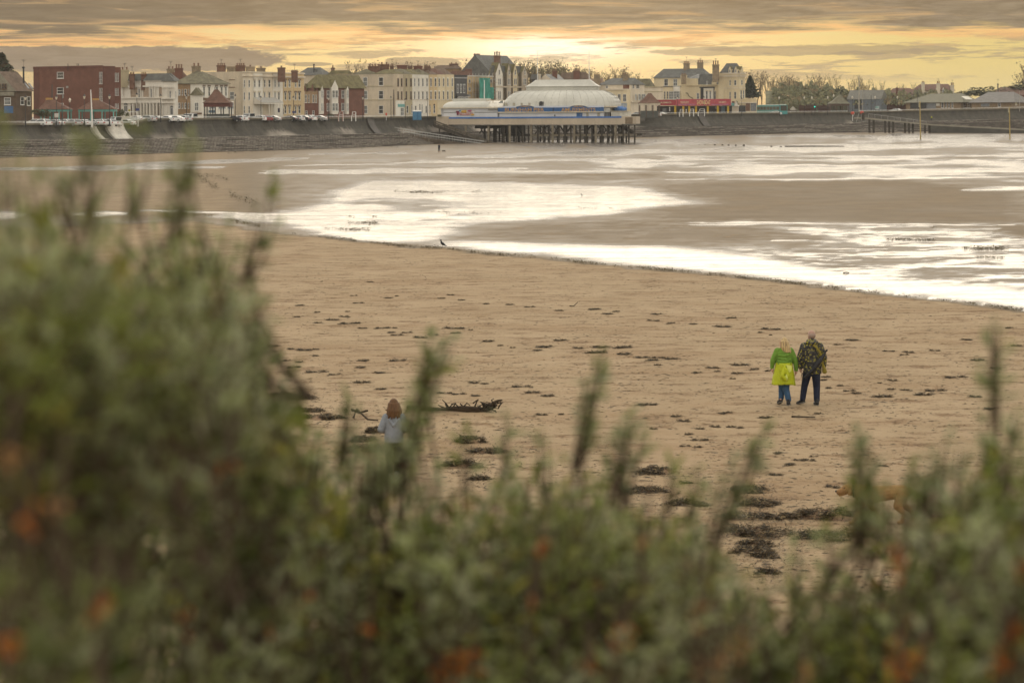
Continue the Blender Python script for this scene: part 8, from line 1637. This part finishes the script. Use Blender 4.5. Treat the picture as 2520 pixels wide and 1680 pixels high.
# shoots that stand out of the mass: tip pixel, pixel it comes from, distance
for ut, vt, ub, vb, Y, dn in ((5, 310, 20, 640, 3.3, 1.2), (60, 420, 90, 640, 3.3, 1), (215, 345, 170, 560, 3.4, 1.5), (190, 300, 215, 420, 3.4, .9), (255, 400, 190, 600, 3.5, 1.2), (110, 400, 170, 580, 3.4, 1.2), (340, 300, 320, 520, 3.7, .6), (315, 430, 310, 560, 3.6, .6), (455, 375, 415, 640, 3.8, 1.2), (470, 340, 450, 480, 3.8, .8), (430, 400, 405, 620, 3.8, .9), (670, 440, 600, 690, 4.2, .9), (625, 520, 590, 720, 4.2, 1.0), (560, 560, 520, 760, 4.1, 1.0), (645, 745, 560, 900, 4.2, 1.4), (660, 735, 590, 860, 4.3, 1.0), (500, 560, 480, 700, 4.0, 1.0),
    (700, 960, 670, 1100, 4.6, .9), (850, 965, 825, 1180, 4.8, 1.0), (865, 985, 850, 1150, 4.8, .8), (1085, 850, 1015, 1110, 4.9, 1.5), (1060, 830, 1020, 1000, 4.9, 1.5), (1045, 870, 1010, 1090, 4.9, 1.6), (1035, 960, 1000, 1150, 4.8, 1.4), (1110, 835, 1050, 960, 4.9, .8), (1010, 1000, 1000, 1180, 4.8, 1.3), (1240, 1010, 1230, 1180, 4.7, .7), (1485, 865, 1425, 1120, 4.8, 1.2), (1465, 900, 1420, 1150, 4.8, 1.0), (1440, 960, 1410, 1150, 4.8, 1.1), (1555, 1010, 1515, 1250, 4.5, 1.3), (1535, 1030, 1500, 1240, 4.5, 1.3), (1580, 1060, 1530, 1250, 4.5, .7), (1885, 1060, 1760, 1330, 4.5, 1.0), (1860, 1080, 1770, 1300, 4.5, 1.0), (1805, 1130, 1740, 1340, 4.5, 1.1), (1715, 1140, 1690, 1280, 4.6, .9), (1650, 1120, 1640, 1260, 4.6, .6),
    (2110, 1060, 2120, 1330, 4.3, 1.1), (2100, 1110, 2110, 1350, 4.3, 1.1), (2130, 1090, 2125, 1300, 4.3, 1.0), (2095, 1200, 2110, 1400, 4.2, 1.1), (2250, 1150, 2250, 1360, 4.2, .6), (2330, 1070, 2300, 1300, 4.1, 1.0), (2360, 1100, 2340, 1310, 4.1, 1.0), (2440, 790, 2440, 1030, 4.2, .7), (2455, 800, 2445, 960, 4.2, .55), (2435, 900, 2445, 1120, 4.2, .8), (2500, 1010, 2470, 1220, 4.0, 1.2), (2420, 1040, 2400, 1240, 4.1, 1.1), (2290, 1120, 2270, 1300, 4.1, 1.0), (1960, 1330, 1950, 1480, 4.2, .8), (2035, 1310, 2030, 1460, 4.2, .9), (885, 1125, 880, 1270, 4.7, .7), (925, 1105, 915, 1260, 4.8, .7), (955, 1120, 945, 1260, 4.7, .7), (985, 1080, 980, 1240, 4.7, .7), (935, 1075, 925, 1240, 4.8, 1.0), (900, 1085, 890, 1250, 4.8, 1.0), (985, 1050, 975, 1220, 4.8, .8), (915, 1095, 915, 1260, 4.6, 1.0), (945, 1100, 940, 1270, 4.6, 1.0), (2150, 1180, 2160, 1370, 4.3, .9), (2185, 1205, 2190, 1380, 4.2, 1.0), (2225, 1170, 2220, 1370, 4.3, 1.0), (2250, 1140, 2245, 1360, 4.2, 1.2), (2265, 1190, 2260, 1380, 4.1, 1.2), (2135, 1215, 2135, 1390, 4.2, .9), (780, 1060, 765, 1200, 4.7, .9), (1145, 1060, 1140, 1220, 4.7, .9), (1330, 1060, 1330, 1230, 4.6, .9)):
    t_ = at(ut, vt, Y); q_ = at(ub, vb, Y*1.01); L = (t_-q_).length; b = bush_of(ut)
    shoot(b, t_, t_-q_, L, dn*.70, .0032, .050, base=q_, pal=rnd.choice((1, 1, 1, 0)))
    shoot(b, t_.lerp(q_, .15) + Vector((.012, .02, 0)), t_-q_, L*.85, dn*.36, .0028, .045, pal=1)
# wood: from each bush's root up to the shoots
for b in BS:
    forks = []
    for k in range(9):
        a = rnd.uniform(0, 6.283); p1 = b.root + Vector((math.cos(a)*.16, math.sin(a)*.14, rnd.uniform(.25, .5))); p2 = p1 + Vector((rnd.gauss(0, .09), rnd.gauss(0, .1), rnd.uniform(.2, .4))); b.stem.tube([b.root + Vector((math.cos(a)*.03, math.sin(a)*.03, -.05)), p1, p2], [.016, .012, .007], stemm, 5, cap=False); forks += [p1.lerp(p2, .3), p1.lerp(p2, .7), p2]
    for q_ in b.nodes[::2]:
        f_ = min(forks, key=lambda f: (f-q_).length + max(0, f.z-q_.z)*3); m_ = f_.lerp(q_, .5) + Vector((rnd.gauss(0, .03), rnd.gauss(0, .03), -.02)); b.stem.tube([f_, m_, q_], [.0045, .004, .0035], stemm, 3, cap=False)
# berries in small clusters on the older wood
BER = [(64, 1274, 1, 0), (140, 1242, 1, 1), (536, 1150, 1, 0), (570, 1155, .8, 0), (459, 1517, 1, 0), (670, 1561, 1, 0), (900, 1555, 1, 0), (13, 1600, 1.4, 0), (1085, 1630, 2.2, 0), (1120, 1645, 2.4, 0), (1160, 1625, 1.6, 0), (1327, 1344, 1, 0), (1300, 1485, .8, 0), (1448, 1640, 1.2, 0), (1532, 1577, 1.6, 0), (1515, 1600, 1.2, 0), (1725, 1497, 1, 1), (1712, 1538, 1.1, 1), (1803, 1620, 1.6, 1), (1770, 1640, 1.3, 1), (1735, 1660, 1.2, 1), (1835, 1585, 1, 1), (1973, 1664, 1.2, 1), (2211, 1395, 1.4, 0), (2228, 1599, 1.3, 0), (2215, 1638, 1.8, 0), (2270, 1615, 1.1, 0), (2476, 1586, 1.4, 0), (2454, 1650, 1.3, 0), (2515, 1399, 1, 0), (2500, 1540, 1, 0), (450, 1090, .6, 0), (190, 770, .8, 0), (50, 740, .8, 0), (140, 460, .5, 1), (20, 1140, 1, 1), (240, 1500, 1, 0), (760, 1470, .6, 0), (1580, 1330, .6, 1)]
ico = [];
def ball(mb, c, r_, mat):
    p_ = (1 + 5**.5)/2; V = [Vector(v).normalized()*r_ + c for v in ((-1, p_, 0), (1, p_, 0), (-1, -p_, 0), (1, -p_, 0), (0, -1, p_), (0, 1, p_), (0, -1, -p_), (0, 1, -p_), (p_, 0, -1), (p_, 0, 1), (-p_, 0, -1), (-p_, 0, 1))]
    mb.add(V, [(0, 11, 5), (0, 5, 1), (0, 1, 7), (0, 7, 10), (0, 10, 11), (1, 5, 9), (5, 11, 4), (11, 10, 2), (10, 7, 6), (7, 1, 8), (3, 9, 4), (3, 4, 2), (3, 2, 6), (3, 6, 8), (3, 8, 9), (4, 9, 5), (2, 4, 11), (6, 2, 10), (8, 6, 7), (9, 8, 1)], mat)
for u, v, s_, pl in BER:
    if v < 1000: continue
    s_ *= .5
    b = bush_of(u); Y = b.Y*.76; c_ = at(u, v, Y)
    b.stem.tube([c_ + Vector((0, .02, -.09)), c_, c_ + Vector((.01, 0, .07))], [.004, .004, .003], stemm, 4, cap=False)
    for k in range(int(14*s_)): ball(b.berry, c_ + Vector((rnd.gauss(0, .011*s_), rnd.gauss(0, .011*s_), rnd.gauss(0, .016*s_))), rnd.uniform(.0032, .0048), berryp if pl else berrym)
for b in BS:
    b.stem.build('stems', b.rt); b.leaf.build('foliage', b.rt, kind='stuff')
    if b.berry.v: b.berry.build('berries', b.rt, kind='stuff')
# ---------------------------------------------------------------- thin sea haze over the whole bay
mb = MB(); hm = bpy.data.materials.new('sea_haze'); hm.use_nodes = True; hn = hm.node_tree; hn.nodes.remove(hn.nodes['Principled BSDF']); pv_ = hn.nodes.new('ShaderNodeVolumePrincipled'); pv_.inputs['Color'].default_value = (.93, .92, .90, 1); pv_.inputs['Density'].default_value = 0.9e-4; hn.links.new(pv_.outputs[0], hn.nodes['Material Output'].inputs['Volume'])
hm.cycles.homogeneous_volume = True
mb.box((-2400, -60, -4), (4800, 0, 0), (0, 3800, 0), (0, 0, 60), hm); hz = mb.build('haze', kind='stuff')
